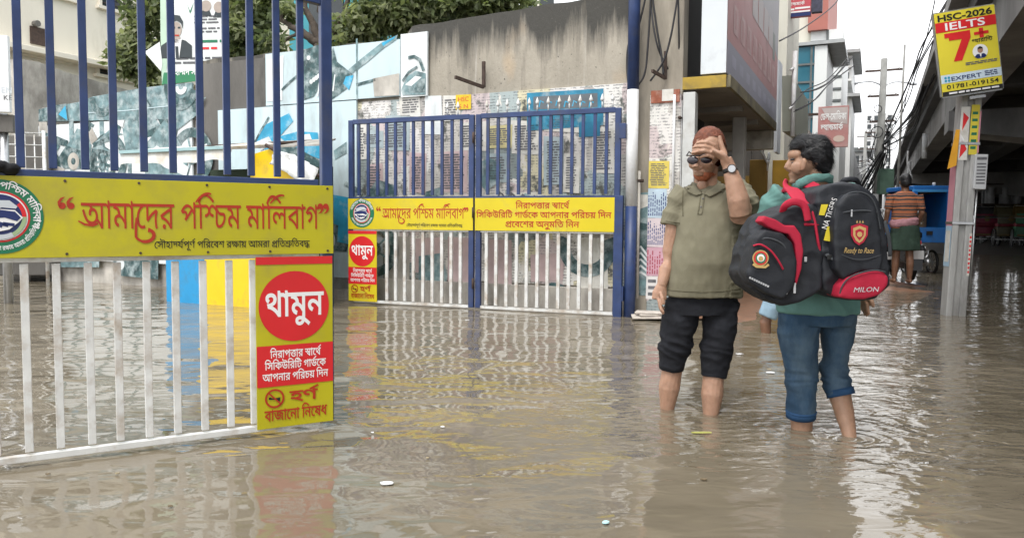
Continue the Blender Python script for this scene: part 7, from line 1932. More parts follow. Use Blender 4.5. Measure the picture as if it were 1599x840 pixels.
def cables():
 rd = random.Random(21)
 def run(label, pts, r, n=1, spread=.15, sag=0):
  mb = MB()
  for k in range(n):
   off = V((rd.uniform(-spread, spread), rd.uniform(-spread, spread), rd.uniform(-spread, spread)))
   pp_ = []
   P_ = [V(p) + off * (.4 + .6 * (i % 2)) for i, p in enumerate(pts)]
   mb.tube(smooth_path(P_, 8), r * rd.uniform(.7, 1.2), 5)
  single('cable', mb, m_cable, label, 'cable', 'overhead cables', smooth=True)
 run('thick bundle of black cables sagging along the flyover edge', [P(1512, -20, 14), P(1470, 70, 18), P(1440, 150, 22), P(1420, 195, 26), P(1380, 228, 34)], .022, 7, .2)
 run('loose cables running from the flyover edge down to the far poles', [P(1498, -20, 15), P(1455, 60, 20), P(1430, 110, 24), P(1405, 175, 29), P(1372, 240, 40)], .018, 4, .25)
 run('slack cable tangle between the tall far pole and the left side of the street', [P(1381, 240, 33), P(1360, 290, 34), P(1335, 318, 36), P(1300, 330, 38)], .03, 8, .5)
 run('drooping wires between the far poles low over the street', [P(1381, 200, 34), P(1374, 250, 42), P(1371, 262, 52), P(1352, 280, 70)], .03, 7, .45)
 run('thin wire crossing the sky above the red cladding', [P(1220, 64, 9), P(1262, 42, 11), P(1300, 12, 13), P(1320, -10, 14)], .012)
 run('wires sagging in front of the white block towards the upper right', [P(1240, 170, 10), P(1268, 150, 11), P(1295, 128, 12.5), P(1330, 98, 14)], .007, 3, .1)
 run('cable swag over the white side wall', [P(1250, 146, 10), P(1275, 143, 11), P(1300, 125, 12), P(1330, 92, 13)], .008, 2, .05)
 run('thin wire hanging down from the top beside the flyover', [P(1462, -10, 17), P(1445, 60, 19), P(1418, 140, 22), P(1411, 170, 24)], .014, 2, .1)
 run('thin wires spread across the low sky over the far houses', [P(1300, 250, 40), P(1330, 262, 45), P(1360, 255, 50), P(1384, 235, 55)], .03, 5, .8)
cables()

# ================================================================== vehicles
def wheel(parent, c, r, axis, name='wheel', spokes=10, tyre=.03):
 c, axis = V(c), V(axis).normalized()
 w = part(name, MB().tube([c - axis * .04, c + axis * .04], r * .12, 10), m_steel, parent, smooth=True)
 part('tyre', MB().ring(c, r - tyre, tyre, axis, 36), m_black, w, smooth=True)
 part('rim', MB().ring(c, r - tyre * 2.1, tyre * .45, axis, 36), m_steel, w, smooth=True)
 mb = MB()
 x = axis.orthogonal().normalized(); y = axis.cross(x)
 for k in range(spokes):
  a = 2 * math.pi * k / spokes
  mb.tube([c + (x * math.cos(a) + y * math.sin(a)) * r * .1, c + (x * math.cos(a + .3) + y * math.sin(a + .3)) * (r - tyre * 2)], .006, 4)
 part('spokes', mb, m_steel, w)
 return w
def van():
 d = 16.0
 bp = Plane(P(1455, 350, d), V((1, -.05, 0)))
 X = lambda px: bp.l(px, 340)[0]
 Z = lambda py: bp.l(1455, py)[1] + bp.o.z
 W = lambda x, z, off=0: bp.w(x, z - bp.o.z, off)
 t = thing('cargo_van', 'blue three wheeled cargo van with an open rear bay stopped beyond the striped shirt man', 'cargo van', W(X(1430), .0, -.8))
 mb_ = mat('van_blue', (.012, .13, .42), .35, .08, 4, dirt=(.03, .09, .22), dscale=3, damt=.3)
 x0, x1 = X(1424), X(1484)
 zt, zb = Z(290), Z(379)
 L = 1.3
 part('roof', MB().box(W((x0 + x1) / 2, zt - .05, -L / 2), (x1 - x0, L, .10), bp.a), mb_, t, bev=.02)
 part('roof_rim', MB().box(W((x0 + x1) / 2, zt - .11, -.0), (x1 - x0 + .02, .04, .05), bp.a), mat('van_blue_light', (.05, .28, .6), .35, .08, 4), t, bev=.006)
 for x in (x0 + .04, x1 - .05):
  part('side_panel', MB().box(W(x, (zt + zb) / 2 - .06, -L / 2), (.06, L - .04, zt - zb - .16), bp.a), mb_, t, bev=.01)
  part('rear_post', MB().box(W(x, (zt + zb) / 2 - .05, .01), (.085, .06, zt - zb - .12), bp.a), mb_, t, bev=.01)
 tg = part('tailgate', MB().box(W((x0 + x1) / 2, zb + .16, .03), (x1 - x0, .05, .32), bp.a), mb_, t, bev=.01)
 part('latch', MB().box(W(X(1450), zb + .2, .065), (.12, .03, .08), bp.a), m_black, tg)
 part('floor', MB().box(W((x0 + x1) / 2, zb + .03, -L / 2), (x1 - x0 - .12, L - .1, .06), bp.a), m_dark, t)
 part('front_panel', MB().box(W((x0 + x1) / 2, (zt + zb) / 2, -L + .03), (x1 - x0 - .1, .05, zt - zb - .15), bp.a), mat('van_inner', (.03, .04, .05), .7, .3, 4), t)
 part('seat', MB().box(W(X(1448), zb + .52, -1.0), (.5, .3, .3), bp.a), mat('van_seat', (.12, .13, .13), .6, .2, 5), t, bev=.03)
 part('crate', MB().box(W(X(1446), zb + .25, -.6), (.35, .3, .38), bp.a), mat('crate_brown', (.24, .17, .10), .7, .2, 5), t, bev=.01)
 part('driver_seat', MB().box(W(X(1466), zb + .35, -.9), (.25, .3, .6), bp.a), mat('van_seat_tan', (.28, .19, .13), .7, .2, 5), t, bev=.03)
 part('roof_lamp', MB().tube([W(X(1460), zt, -.1), W(X(1460), zt + .07, -.1)], .03, 8), m_pole_white, t, smooth=True)
 for x in (x0 + .12, x1 - .12):
  wheel(t, W(x, .22, -.45), .27, bp.a)
 wheel(t, W((x0 + x1) / 2, .22, -L - .4), .27, bp.a)
van()

def motorcycle():
 d = 12.9
 c = P(1424, 436, d); c.z = .06
 f = V((.25, .97, 0)).normalized(); s = V((f.y, -f.x, 0))
 W = lambda a, b, z: c + s * a + f * b + UP * z
 t = thing('motorcycle', 'black motorcycle seen from behind parked beside the striped shirt man', 'motorcycle', c)
 mk = mat('motorcycle_black', (.012, .013, .016), .3, .2, 6)
 mg = mat('motorcycle_grey', (.10, .11, .13), .35, .2, 6)
 for b in (.1, 1.35): wheel(t, W(0, b, .29), .29, s, tyre=.05)
 part('frame', MB().tube(smooth_path([W(0, .1, .3), W(0, .45, .42), W(0, .9, .4), W(0, 1.15, .8), W(0, 1.35, .3)]), .035, 8), mk, t, smooth=True)
 part('engine', MB().ell(W(0, .72, .38), (.16, .2, .2), s), mg, t, smooth=True)
 part('fuel_tank', MB().ell(W(0, .92, .78), (.15, .28, .15), s), mk, t, smooth=True)
 part('seat', MB().loft([[W(x * w, b, z + h * .05) for x, h in ((-1, -1), (-1, .4), (-.5, 1), (.5, 1), (1, .4), (1, -1))] for b, w, z in ((-.12, .10, .80), (.1, .15, .78), (.4, .15, .74), (.66, .11, .74))]), mk, t, smooth=True)
 part('tail_cowl', MB().loft([[W(x, b, z) for x, z in ((-w, .55), (-w, .73), (w, .73), (w, .55))] for b, w in ((-.2, .07), (.1, .13), (.45, .13))]), mk, t)
 part('rear_mudguard', MB().loft([[W(x, b, z) for x in (-.09, .09)] + [W(x, b + .02, z + .02) for x in (.09, -.09)] for b, z in ((-.27, .2), (-.26, .42), (-.16, .58), (.05, .66))]), mk, t)
 part('tail_lamp', MB().box(W(0, -.22, .66), (.14, .04, .06), s), m_red, t, bev=.01)
 part('number_plate', MB().box(W(0, -.28, .46), (.2, .01, .14), s), m_pole_white, t)
 part('handlebar', MB().tube(smooth_path([W(-.36, 1.0, .98), W(-.18, 1.1, .98), W(0, 1.14, .92), W(.18, 1.1, .98), W(.36, 1.0, .98)]), .016, 8), m_steel, t, smooth=True)
 for x in (-1, 1):
  part('mirror_stalk', MB().tube([W(.2 * x, 1.1, .98), W(.30 * x, 1.05, 1.18)], .008, 6), m_steel, t)
  part('mirror', MB().ell(W(.32 * x, 1.04, 1.2), (.06, .015, .04), s), m_steel, t, smooth=True)
 ex = part('exhaust', MB().tube([W(.2, .7, .25), W(.22, .3, .28), W(.22, -.1, .34)], [.03, .05, .05], 12), m_steel, t, smooth=True)
 part('crash_guard', MB().ring(W(.33, .75, .47), .13, .02, s * .6 - f * .8), m_steel, t, smooth=True)
 mb = MB()
 for k in range(6):
  a = k * math.pi / 3
  e = s.cross(UP) * .6 + s * .8
  e = (s * .8 + f * .6)
  mb.tube([W(.33, .75, .47), W(.33, .75, .47) + (e * math.cos(a) + UP * math.sin(a)) * .12], .014, 6)
 part('guard_spokes', mb, m_steel, t)
 part('pannier', MB().box(W(.02, .14, .46), (.30, .42, .3), s), mk, t, bev=.03)
 part('leg_shield', MB().box(W(.22, .85, .68), (.12, .05, .36), s), m_pole_white, t, bev=.02)
motorcycle()
def copy_tree(o, parent=None):
 c = o.copy(); COL.objects.link(c)
 if parent: c.parent = parent
 for ch in list(o.children): copy_tree(ch, c)
 return c
_m = [o for o in COL.objects if o.name.startswith('motorcycle')][0]
_m['group'] = 'motorcycles in the flooded street'
for px_, d_, rz_, lab in ((1372, 14.5, .35, 'motorcycle with its mirrors showing just left of the striped shirt man'), (1345, 24, -.3, 'far motorcycle down the street left of the utility poles')):
 o_ = copy_tree(_m)
 q_ = P(px_, 400, d_)
 o_.location = (q_.x, q_.y, -.02); o_.rotation_euler = (0, 0, rz_); o_['label'] = lab

def rickshaw(label, px, py, d, hue, yaw, seatcol, hcol):
 c = P(px, py, d); c.z = .16
 f = V((math.sin(R(yaw)), math.cos(R(yaw)), 0)); s = V((f.y, -f.x, 0))
 W = lambda a, b, z: c + s * a + f * b + UP * z
 t = thing('cycle_rickshaw', label, 'rickshaw', c, 'rickshaws parked across the road')
 mh = mat('hood_' + hue, hcol, .5, .2, 5)
 for x in (-.52, .52): wheel(t, W(x, 0, .38), .38, s, spokes=12)
 wheel(t, W(0, 1.55, .38), .38, s, spokes=12)
 part('chassis', MB().tube(smooth_path([W(0, 0, .4), W(0, .6, .5), W(0, 1.1, .6), W(0, 1.35, .95), W(0, 1.55, .4)]), .03, 8), m_rust, t, smooth=True)
 part('seat_box', MB().box(W(0, -.05, .62), (.95, .55, .42), s), mat('box_' + hue, seatcol, .4, .2, 6), t, bev=.03)
 part('footboard', MB().box(W(0, .42, .45), (.9, .5, .05), s), m_rust, t)
 part('seat', MB().box(W(0, -.02, .90), (.92, .5, .14), s), mat('rickshaw_seat', (.25, .03, .05), .5, .2, 6), t, bev=.04)
 part('backrest', MB().box(W(0, -.30, 1.15), (.92, .10, .42), s), mat('box_' + hue, seatcol, .4, .2, 6), t, bev=.03)
 rings = []
 for k in range(9):
  a = R(8 + k * 19)
  q = .36 * (1 - math.cos(a))
  zz = math.sin(a)
  rings.append([W(-.5, -.37 + q, 1.1 + .62 * zz), W(.5, -.37 + q, 1.1 + .62 * zz), W(.48, -.32 + q * .92, 1.1 + .58 * zz), W(-.48, -.32 + q * .92, 1.1 + .58 * zz)])
 part('hood', MB().loft(rings), mh, t, smooth=False)
 for k in (0, 3, 6):
  part('hood_rib', MB().tube([r for r in (rings[k][0], rings[k][1])], .018, 6), m_steel, t)
 F = Flat(W(0, -.36, 0), -s, UP, -f, .012)
 F.disc(0, 1.15, .11, mat('paint_gold', (.16, .115, .035), .5, .3, 9), 1)
 F.done('painted_disc', t)
 F = Flat(W(0, -.36, 0), -s, UP, -f, .012)
 F.rect(-.4, .45, .4, .52, mat('paint_gold', (.16, .115, .035), .5, .3, 9), 1)
 F.done('painted_plate', t)
 part('saddle', MB().ell(W(0, 1.0, 1.0), (.11, .15, .05), s), m_black, t, smooth=True)
 part('handlebar', MB().tube(smooth_path([W(-.3, 1.15, 1.1), W(0, 1.35, 1.1), W(.3, 1.15, 1.1)]), .018, 8), m_steel, t, smooth=True)
 part('rear_bumper', MB().tube([W(-.55, -.42, .3), W(.55, -.42, .3)], .03, 8), m_steel, t, smooth=True)
for a in (('maroon hooded cycle rickshaw just right of the concrete pole across the road', 1537, 362, 33, 'maroon', 18, (.22, .02, .05), (.05, .05, .055)),
   ('dark hooded cycle rickshaw with gold trim second from the right edge', 1574, 374, 32, 'gold', 20, (.10, .09, .05), (.10, .09, .05)),
   ('grey hooded cycle rickshaw farther back behind the maroon one', 1553, 366, 40, 'grey', 10, (.08, .08, .09), (.16, .16, .16)),
   ('blue hooded cycle rickshaw farthest back under the flyover', 1588, 360, 43, 'blue', 30, (.03, .08, .2), (.04, .09, .2)),
   ('green cycle rickshaw cut off by the right edge', 1604, 374, 31, 'green', 25, (.02, .16, .07), (.12, .08, .02))):
 rickshaw(*a)

def stall():
 # steel rack stall with rolls, under the flyover
 d = 38.0
 c = P(1568, 345, d); c.z = .16
 ax = U.cross(UP).normalized()
 t = thing('stall_rack', 'steel rack stall with pale rolls and a white cloth on top under the flyover', 'stall', c)
 W = lambda a, b, z: c + V((1, 0, 0)) * a + V((0, 1, 0)) * b + UP * z
 for a in (-1.1, 1.1):
  for b in (0, .8): part('post', MB().box(W(a, b, 1.9), (.08, .08, 3.8)), m_steel, t)
 for z in (.9, 1.9, 2.9, 3.8): part('shelf', MB().box(W(0, .4, z), (2.3, .9, .06)), m_rust, t)
 part('cloth_cover', MB().box(W(.2, .2, 4.2), (2.2, .7, .45)), mat('cloth_white', (.55, .56, .56), .7, .1, 5), t, bev=.06)
 for k, a in enumerate((-.7, .0, .6)):
  part('roll', MB().tube([W(a, .1, 1.95), W(a, .1, 2.75)], .22, 12), mat('roll_pale', (.45, .46, .47), .6, .15, 6), t, smooth=True)
  part('roll', MB().tube([W(a + .1, .1, .95), W(a + .1, .1, 1.7)], .22, 12), mat('roll_pale', (.45, .46, .47), .6, .15, 6), t, smooth=True)
stall()

# ================================================================== litter on the water
def litter():
 rd = random.Random(31)
 def scrap(label, cat, name, px, py, r, mt, el=1.0, group=None):
  c = G(px, py, .004)
  n = 9
  pts = [c + V((math.cos(2 * math.pi * k / n) * r * el * rd.uniform(.7, 1.2), math.sin(2 * math.pi * k / n) * r * rd.uniform(.7, 1.2), rd.uniform(0, .003))) for k in range(n)]
  single(name, MB().prism(pts, UP * .004), mt, label, cat, group)
 wht = mat('litter_white', (.72, .73, .74), .4, .1, 20)
 scrap('small white bottle cap with cyan mark floating at the bottom centre', 'bottle cap', 'bottle_cap', 947, 816, .013, mat('cap_cyan', (.45, .70, .72), .4, .1, 20))
 scrap('pale leaf floating in front of the polo shirt man', 'leaf', 'floating_leaf', 1096, 676, .012, mat('leaf_yellow', (.42, .42, .12), .5, .1, 20), 4)
 for px, py, r, lab in ((730, 500, .014, 'tiny white scrap floating just in front of the far gate'), (1155, 553, .018, 'white scrap floating between the two wading men, nearer the wall'),
       (1204, 582, .022, 'white scrap floating between the two wading men, nearer the camera'), (604, 755, .018, 'pale scrap floating left of centre below the far gate')):
  scrap(lab, 'litter', 'paper_scrap', px, py, r, wht, 1.6, 'scraps floating on the water')
 for k in range(16):
  px, py = rd.uniform(40, 1560), rd.uniform(500, 800)
  scrap('small pale scrap drifting on the open brown flood water', 'litter', 'floating_scrap', px, py, rd.uniform(.003, .008), (wht, mat('litter_tan', (.33, .27, .17), .6, .2, 20), mat('litter_brown', (.16, .12, .07), .6, .2, 20))[k % 3], rd.uniform(1, 2.5), 'small scraps drifting on the water')
 c = G(1018, 494, .03)
 mb = MB().box(c, (.42, .3, .02), (1, -.1, .02)).box(c + V((.03, .02, .025)), (.36, .26, .018), (1, .1, 0)).box(c + V((-.02, 0, .045)), (.3, .2, .012), (1, -.25, 0))
 single('cardboard_pile', mb, mat('wet_cardboard', (.52, .47, .42), .8, .15, 12), 'soggy flattened cardboard lying at the foot of the pillar', 'cardboard', bev=.004)
litter()
# ================================================================== people
def organic(name, mb, voxel, smooth, mt, parent, disp=None, keep=None, label=None, obj_parent_part=None):
 """fuse overlapping closed shapes into one skin (voxel remesh), relax it, then push it by disp(co, n)"""
 me = mb.mesh('tmp', mt, V((0, 0, 0)))
 o = bpy.data.objects.new('tmp', me)
 COL.objects.link(o)
 r = o.modifiers.new('r', 'REMESH'); r.mode = 'VOXEL'; r.voxel_size = voxel; r.use_smooth_shade = True
 if smooth:
  s = o.modifiers.new('s', 'SMOOTH'); s.factor = .5; s.iterations = smooth
 bpy.context.view_layer.update()
 dg = bpy.context.evaluated_depsgraph_get()
 nm = bpy.data.meshes.new_from_object(o.evaluated_get(dg))
 bpy.data.objects.remove(o); bpy.data.meshes.remove(me)
 nm.name = name
 base = _base[parent.name]
 if disp:
  n = len(nm.vertices)
  ns = [v.normal.copy() for v in nm.vertices]
  for i, v in enumerate(nm.vertices):
   v.co += ns[i] * disp(v.co, ns[i])
 if keep:
  bm = bmesh.new(); bm.from_mesh(nm)
  bmesh.ops.delete(bm, geom=[f for f in bm.faces if not keep(f.calc_center_median())], context='FACES')
  bm.to_mesh(nm); bm.free()
 for v in nm.vertices: v.co -= base
 nm.materials.clear(); nm.materials.append(mt)
 nm.polygons.foreach_set('use_smooth', [True] * len(nm.polygons))
 ob = link(name, nm, parent)
 if label: ob['label'] = label
 return ob
def nz(p, s, k=0.0): return mnoise.noise(V((p.x * s[0] + k, p.y * s[1] + k * 2, p.z * s[2] - k)))
def ridge(p, s, k=0.0): return 1 - 2 * abs(nz(p, s, k))
def rings(mb, spec, n=28):
 """loft of ellipses: (centre, half width along x, half depth along y, yaw)"""
 L = []
 for c, a, b, *yw in spec:
  yw = R(yw[0]) if yw else 0
  L.append([V(c) + V((math.cos(yw) * a * math.cos(t) - math.sin(yw) * b * math.sin(t), math.sin(yw) * a * math.cos(t) + math.cos(yw) * b * math.sin(t), 0)) for t in (2 * math.pi * k / n for k in range(n))])
 return mb.loft(L)
def crease(p, s, k=0.0): return (1 - abs(nz(p, s, k)) ** 1.3) ** 3
def strands(name, ob, n, L, flow, mt, parent, w=.0011, lift=.3, seed=1):
 """loose hair: thin tapering ribbons rooted on the hair mass and laid along flow(p, normal)"""
 rd = random.Random(seed)
 me, base = ob.data, _base[parent.name]
 vs = me.vertices
 mb = MB()
 for _ in range(n):
  v = vs[rd.randrange(len(vs))]
  p, nn = v.co + base, v.normal
  d = V(flow(p, nn)) + V((rd.gauss(0, .25), rd.gauss(0, .25), rd.gauss(0, .25)))
  d = (d - nn * d.dot(nn)).normalized()
  sd = d.cross(nn).normalized() * w
  l_ = L * rd.uniform(.6, 1.3)
  pts = []
  for i in range(4):
   q = i / 3
   pts.append(p + d * l_ * q + nn * (l_ * lift * (q - q * q * .8) + .0006) + UP * (-.12 * l_ * q * q))
  o = []
  for i, q in enumerate(pts):
   k = 1 - i / 3.3
   o += [q - sd * k, q + sd * k]
  mb.add(o, [(0, 1, 3, 2), (2, 3, 5, 4), (4, 5, 7, 6)])
 return part(name, mb, mt, parent)
def drape(name, ob, pts, off, th, mt, parent, step=.009):
 """a thin piece of cloth cut to an outline and laid on the surface of ob"""
 base = _base[ob.name]
 c0 = CAM - base
 o2 = [V(p) for p in pts]
 x0, x1 = min(p.x for p in o2), max(p.x for p in o2); y0, y1 = min(p.y for p in o2), max(p.y for p in o2)
 stp = step * 300
 vs, ed = [], []
 n = len(o2)
 for i in range(n):
  a, b = o2[i], o2[(i + 1) % n]
  k = max(1, int((b - a).length / stp))
  vs += [a + (b - a) * j / k for j in range(k)]
 m = len(vs)
 ed = [(i, (i + 1) % m) for i in range(m)]
 def inside(q):
  r = False
  for i in range(m):
   a, b = vs[i], vs[i - 1]
   if (a.y > q.y) != (b.y > q.y) and q.x < a.x + (q.y - a.y) / (b.y - a.y) * (b.x - a.x): r = not r
  return r
 g = []
 y = y0 + stp / 2
 while y < y1:
  x = x0 + stp / 2
  while x < x1:
   q = V((x, y))
   if inside(q) and min((q - v).length for v in vs) > stp * .45: g.append(q)
   x += stp
  y += stp
 av, _, fs, _, _, _ = delaunay_2d_cdt(vs + g, ed, [], 0, 1e-4)
 fs = [f for f in fs if inside(sum((av[i] for i in f), V((0, 0))) / 3)]
 out = []
 for q in av:
  d = ray(q.x, q.y)
  hit_, loc, nn, _ = ob.ray_cast(c0, d)
  if not hit_:
   guess = c0 + d * ((sum((V(v.co) for v in ob.data.vertices[:50]), V((0, 0, 0))) / 50 - c0).length)
   hit_, loc, nn, _ = ob.closest_point_on_mesh(guess)
  out.append(loc + base + nn * off)
 me = MB().add(out, [tuple(f) for f in fs])
 o = part(name, me, mt, parent, smooth=True)
 if th:
  s_ = o.modifiers.new('thick', 'SOLIDIFY'); s_.thickness = th; s_.offset = 1
 return o
def skinmat(name, c):
 m = mat(name, c, .5, .12, 30, .0008, 160, dirt=tuple(q * .72 for q in c), dscale=9, damt=.25)
 b = m.node_tree.nodes['Principled BSDF']
 b.inputs['Subsurface Weight'].default_value = .12
 b.inputs['Subsurface Radius'].default_value = (.012, .005, .003)
 return m
def cloth(name, c, **k):
 return mat(name, c, k.get('rough', .85), k.get('var', .14), k.get('scale', 14), .0012, 420, spec=.2, dirt=tuple(q * k.get('wear', .75) for q in c), dscale=k.get('dscale', 5), damt=.3)
m_hair_black = mat('hair_black', (.010, .010, .012), .42, .4, 60, .003, 130, spec=.5)

# ------------------------------------------------------------------ the man in the polo shirt
def man_polo():
 D = 4.05
 K = 1200.0 / D
 m = lambda px, py, dy=0.0: P(px, py, D + dy)
 base = G(1078, 646, 0); base.z = -.22
 t = thing('person', 'man in olive polo shirt and rolled black trousers shading his forehead with his hand', 'person', base, 'people wading in the flood')
 skin = skinmat('skin_light_brown', (.375, .222, .152))
 # --- body, one skin: head, neck, trunk, arms, hands, legs, feet
 b = MB()
 hc = m(1106, 229)
 b.ell(hc, (.078, .098, .098))
 b.ell(m(1101, 240, -.035), (.068, .080, .080))
 b.ell(m(1098, 258, -.03), (.058, .072, .066))
 b.ell(m(1096, 270, -.045), (.045, .05, .042))
 b.tube([m(1088.5, 245, -.125), m(1086, 256, -.142), m(1086, 262, -.145)], [.012, .017, .019], 12)
 b.ell(m(1089, 263, -.128), (.024, .018, .011))
 b.ell(m(1104, 257, -.085), (.030, .032, .026)); b.ell(m(1082, 257, -.075), (.022, .03, .024))
 b.ell(m(1091, 269.5, -.092), (.026, .018, .008)); b.ell(m(1092, 273, -.090), (.023, .018, .008))
 b.ell(m(1096, 239, -.10), (.058, .03, .014))
 for px, py, dy in ((1128.5, 250, .0), (1079, 252, .03)):
  b.ell(m(px, py, dy), (.012, .025, .036))
 b.tube([m(1104, 262, .03), m(1102, 282, .01), m(1104, 300, .02)], [.060, .060, .075], 16)
 rings(b, [(m(1106, 296, .02), .10, .07), (m(1108, 312, .01), .155, .10), (m(1106, 350, .0), .155, .11), (m(1104, 410, -.01), .15, .12), (m(1100, 455, .0), .155, .12), (m(1098, 486, .0), .15, .11)])
 # his right arm (left in the picture), hanging
 b.tube([m(1066, 308, .02), m(1054, 345, .02), m(1046, 395, .03), m(1040, 420, .0), m(1033, 447, -.03)], [.062, .048, .041, .037, .026], 14)
 hb = m(1031, 455, -.035)
 b.tube([m(1033, 446, -.03), m(1030, 458, -.04), m(1029, 468, -.045)], [(.02, .028), (.016, .04), (.014, .04)], 12, up=(1, 0, .2))
 for k, (dx, L) in enumerate(((-.036, .068), (-.013, .078), (.011, .074), (.034, .058))):
  p0 = m(1029, 466, -.045) + V((.2 * dx, dx, 0))
  b.tube([p0, p0 + V((.004, dx * .1 - .008, -L * .5)), p0 + V((.012, dx * .1 - .018, -L * .8)), p0 + V((.022, -.024, -L))], [.0105, .0095, .0085, .007], 8)
 p0 = m(1031, 456, -.07)
 b.tube([p0, p0 + V((.008, -.025, -.03)), p0 + V((.014, -.03, -.062))], [.012, .011, .008], 8)
 # his left arm: upper arm forward, forearm up, hand across the forehead
 el = m(1156, 336, -.20)
 b.tube([m(1152, 306, .02), m(1157, 322, -.09), el], [.066, .058, .054], 14)
 wr = m(1137.5, 258, -.20)
 b.tube([el, m(1153, 312, -.215), m(1146, 285, -.21), wr, m(1133, 248, -.2)], [.052, .054, .044, .031, .030], 16)
 kn = m(1113, 237, -.185)
 b.tube([wr, m(1130, 246, -.2), m(1122, 241, -.195), kn], [(.022, .030), (.019, .042), (.017, .045), (.014, .041)], 14, up=(0, 1, 0))
 tips = [((1117, 228), (1104, 222.5), (1094, 222.5), (1087, 224)), ((1115, 234), (1100, 228.8), (1090, 229), (1081, 231)), ((1114, 240), (1100, 235.6), (1091, 236.4), (1084, 239)), ((1115, 246), (1105, 242.8), (1099, 243.6), (1093, 246.4))]
 for i, f in enumerate(tips):
  dy = (-.185, -.192, -.196, -.19)[i]
  b.tube([m(f[0][0], f[0][1], dy), m(f[1][0], f[1][1], dy - .006), m(f[2][0], f[2][1], dy + .002), m(f[3][0], f[3][1], dy + .018)], [.0100, .0092, .0084, .0066], 10)
 b.tube([m(1132, 243, -.19), m(1128, 231, -.185), m(1125, 220, -.18), m(1123.5, 212, -.178)], [.017, .0135, .012, .0085], 10)
 # legs
 for pts, rr in ((((1068, 486, .02), (1056, 540, .03), (1050, 575, .05), (1045, 605, .06), (1041.5, 640, .07)), (.08, .07, .054, .057, .037)),
     (((1126, 486, .0), (1121, 540, -.01), (1114, 585, -.02), (1112, 615, -.03), (1109.5, 652, -.04)), (.08, .07, .055, .058, .037))):
  q = [m(*p) for p in pts]
  w = q[-1]
  b.tube(q + [V((w.x, w.y + .005, -.10)), V((w.x, w.y, -.2))], list(rr) + [.034, .045], 16)
  b.ell((w.x - .03, w.y - .07, -.20), (.045, .12, .03))
 b.ell(m(1097, 292, -.040), (.030, .024, .040), (1, 0, 0), (0, -.4, 1))
 organic('body', b, .0038, 3, skin, t, lambda p, n: .0012 * nz(p, (40, 40, 40)))
 # --- hair, beard, brows
 hair = mat('hair_henna', (.17, .052, .026), .6, .3, 70, .003, 160)
 h = MB().ell(m(1107, 226.5, .004), (.083, .103, .097)).ell(m(1112, 238, .05), (.075, .075, .085))
 o = organic('hair', h, .005, 3, hair, t, lambda p, n: .003 * nz(p, (60, 60, 110)), keep=lambda c: c.z > m(1100, 213 + (c.y - D + .1) * 300).z - .004 * math.sin(c.x * 60))
 strands('loose_hair', o, 3200, .016, lambda p, n: (.1, 1, -.1) if p.y > D - .06 else (.5, .4, .5), hair, t, .0009, .2, 4)
 bo = organic('stubble', MB().ell(m(1097, 271, -.045), (.0475, .054, .0435)).ell(m(1107, 267, -.02), (.042, .05, .034)), .006, 1, mat('beard_henna', (.36, .12, .06), .7, .3, 80, .003, 200), t, keep=lambda c: c.z < m(1097, 272).z)
 strands('beard_strands', bo, 420, .007, lambda p, n: (-.1, -.2, -1), mat('beard_strand', (.42, .13, .06), .6, .4, 60), t, .0008, .5, 6)
 # --- sunglasses
 g = MB()
 lens = mat('dark_lens', (.02, .014, .022), .08, .2, 5, spec=.8)
 for (px, py, rx, dy, yw) in ((1081.5, 250.5, .028, -.152, .35), (1103, 249, .031, -.160, -.12)):
  ax = V((math.cos(yw), -math.sin(yw) * -1 * -1, -.03)).normalized()
  c = m(px, py, dy)
  g.ell(c, (rx, .007, .0215), ax, (0.02, -.1, 1))
 part('sunglasses', g, lens, t, smooth=True)
 fr = MB()
 fr.tube([m(1072, 243, -.10), m(1079, 243, -.155), m(1088, 243.5, -.160), m(1094, 243, -.162), m(1102, 240.5, -.165), m(1112, 240, -.14)], .0035, 8)
 fr.tube([m(1072, 243, -.10), m(1076, 237, -.06), m(1079, 240, -.02)], .003, 8)
 part('glasses_frame', fr, m_black, t, smooth=True)
 # --- polo shirt
 olive = cloth('polo_olive', (.185, .172, .120), wear=.84, var=.08)
 s = MB()
 rings(s, [(m(1103, 281, .02), .052, .052), (m(1104, 289, .025), .075, .066), (m(1106, 295, .025), .135, .082), (m(1108, 303, .02), .172, .10), (m(1110, 330, .0), .178, .125), (m(1108, 370, -.02), .180, .14), (m(1104, 410, -.03), .184, .15), (m(1100, 440, -.02), .19, .148), (m(1098.5, 462, -.01), .197, .145)], 32)
 s.tube([m(1074, 302, .02), m(1061, 318, .02), m(1054, 335, .02), m(1050, 352, .02)], [.078, .072, .066, .062], 18)
 s.tube([m(1142, 300, .03), m(1155, 308, -.01), m(1160, 318, -.07), m(1162, 328, -.12)], [.080, .078, .074, .070], 18)
 def fold(p, n):
  zz = (p.z - m(1100, 460).z)
  a = .0065 * ridge(p, (5, 5, 2.2), 3) + .004 * ridge(p, (11, 11, 6), 1) + .0022 * nz(p, (26, 26, 18), 6)
  a += .0045 * crease(V((p.x + p.z * .55, p.y, p.z)), (9, 7, 3.2), 21) + .003 * nz(V((p.x - p.z * .8, p.y, p.z)), (12, 9, 5), 33) - .007
  if p.x > m(1140, 0).x: a += .006 * ridge(p, (9, 9, 30), 5)
  q = abs(p.x - (m(1104, 0).x + .04 * math.sin(zz * 5)))
  return a
 sh = organic('polo_shirt', s, .0052, 4, olive, t, fold)
 # collar, placket, buttons, hems: cut pieces lying on the shirt
 bpy.context.view_layer.update()
 seam = cloth('polo_seam', (.125, .115, .075))
 drape('placket', sh, [(1095.5, 300), (1101.5, 300), (1096.5, 335), (1089.5, 335)], .002, .002, olive, sh, .012)
 drape('placket_edge', sh, [(1095, 300), (1096.3, 300), (1090.6, 335), (1089.3, 335)], .0045, .001, seam, sh, .02)
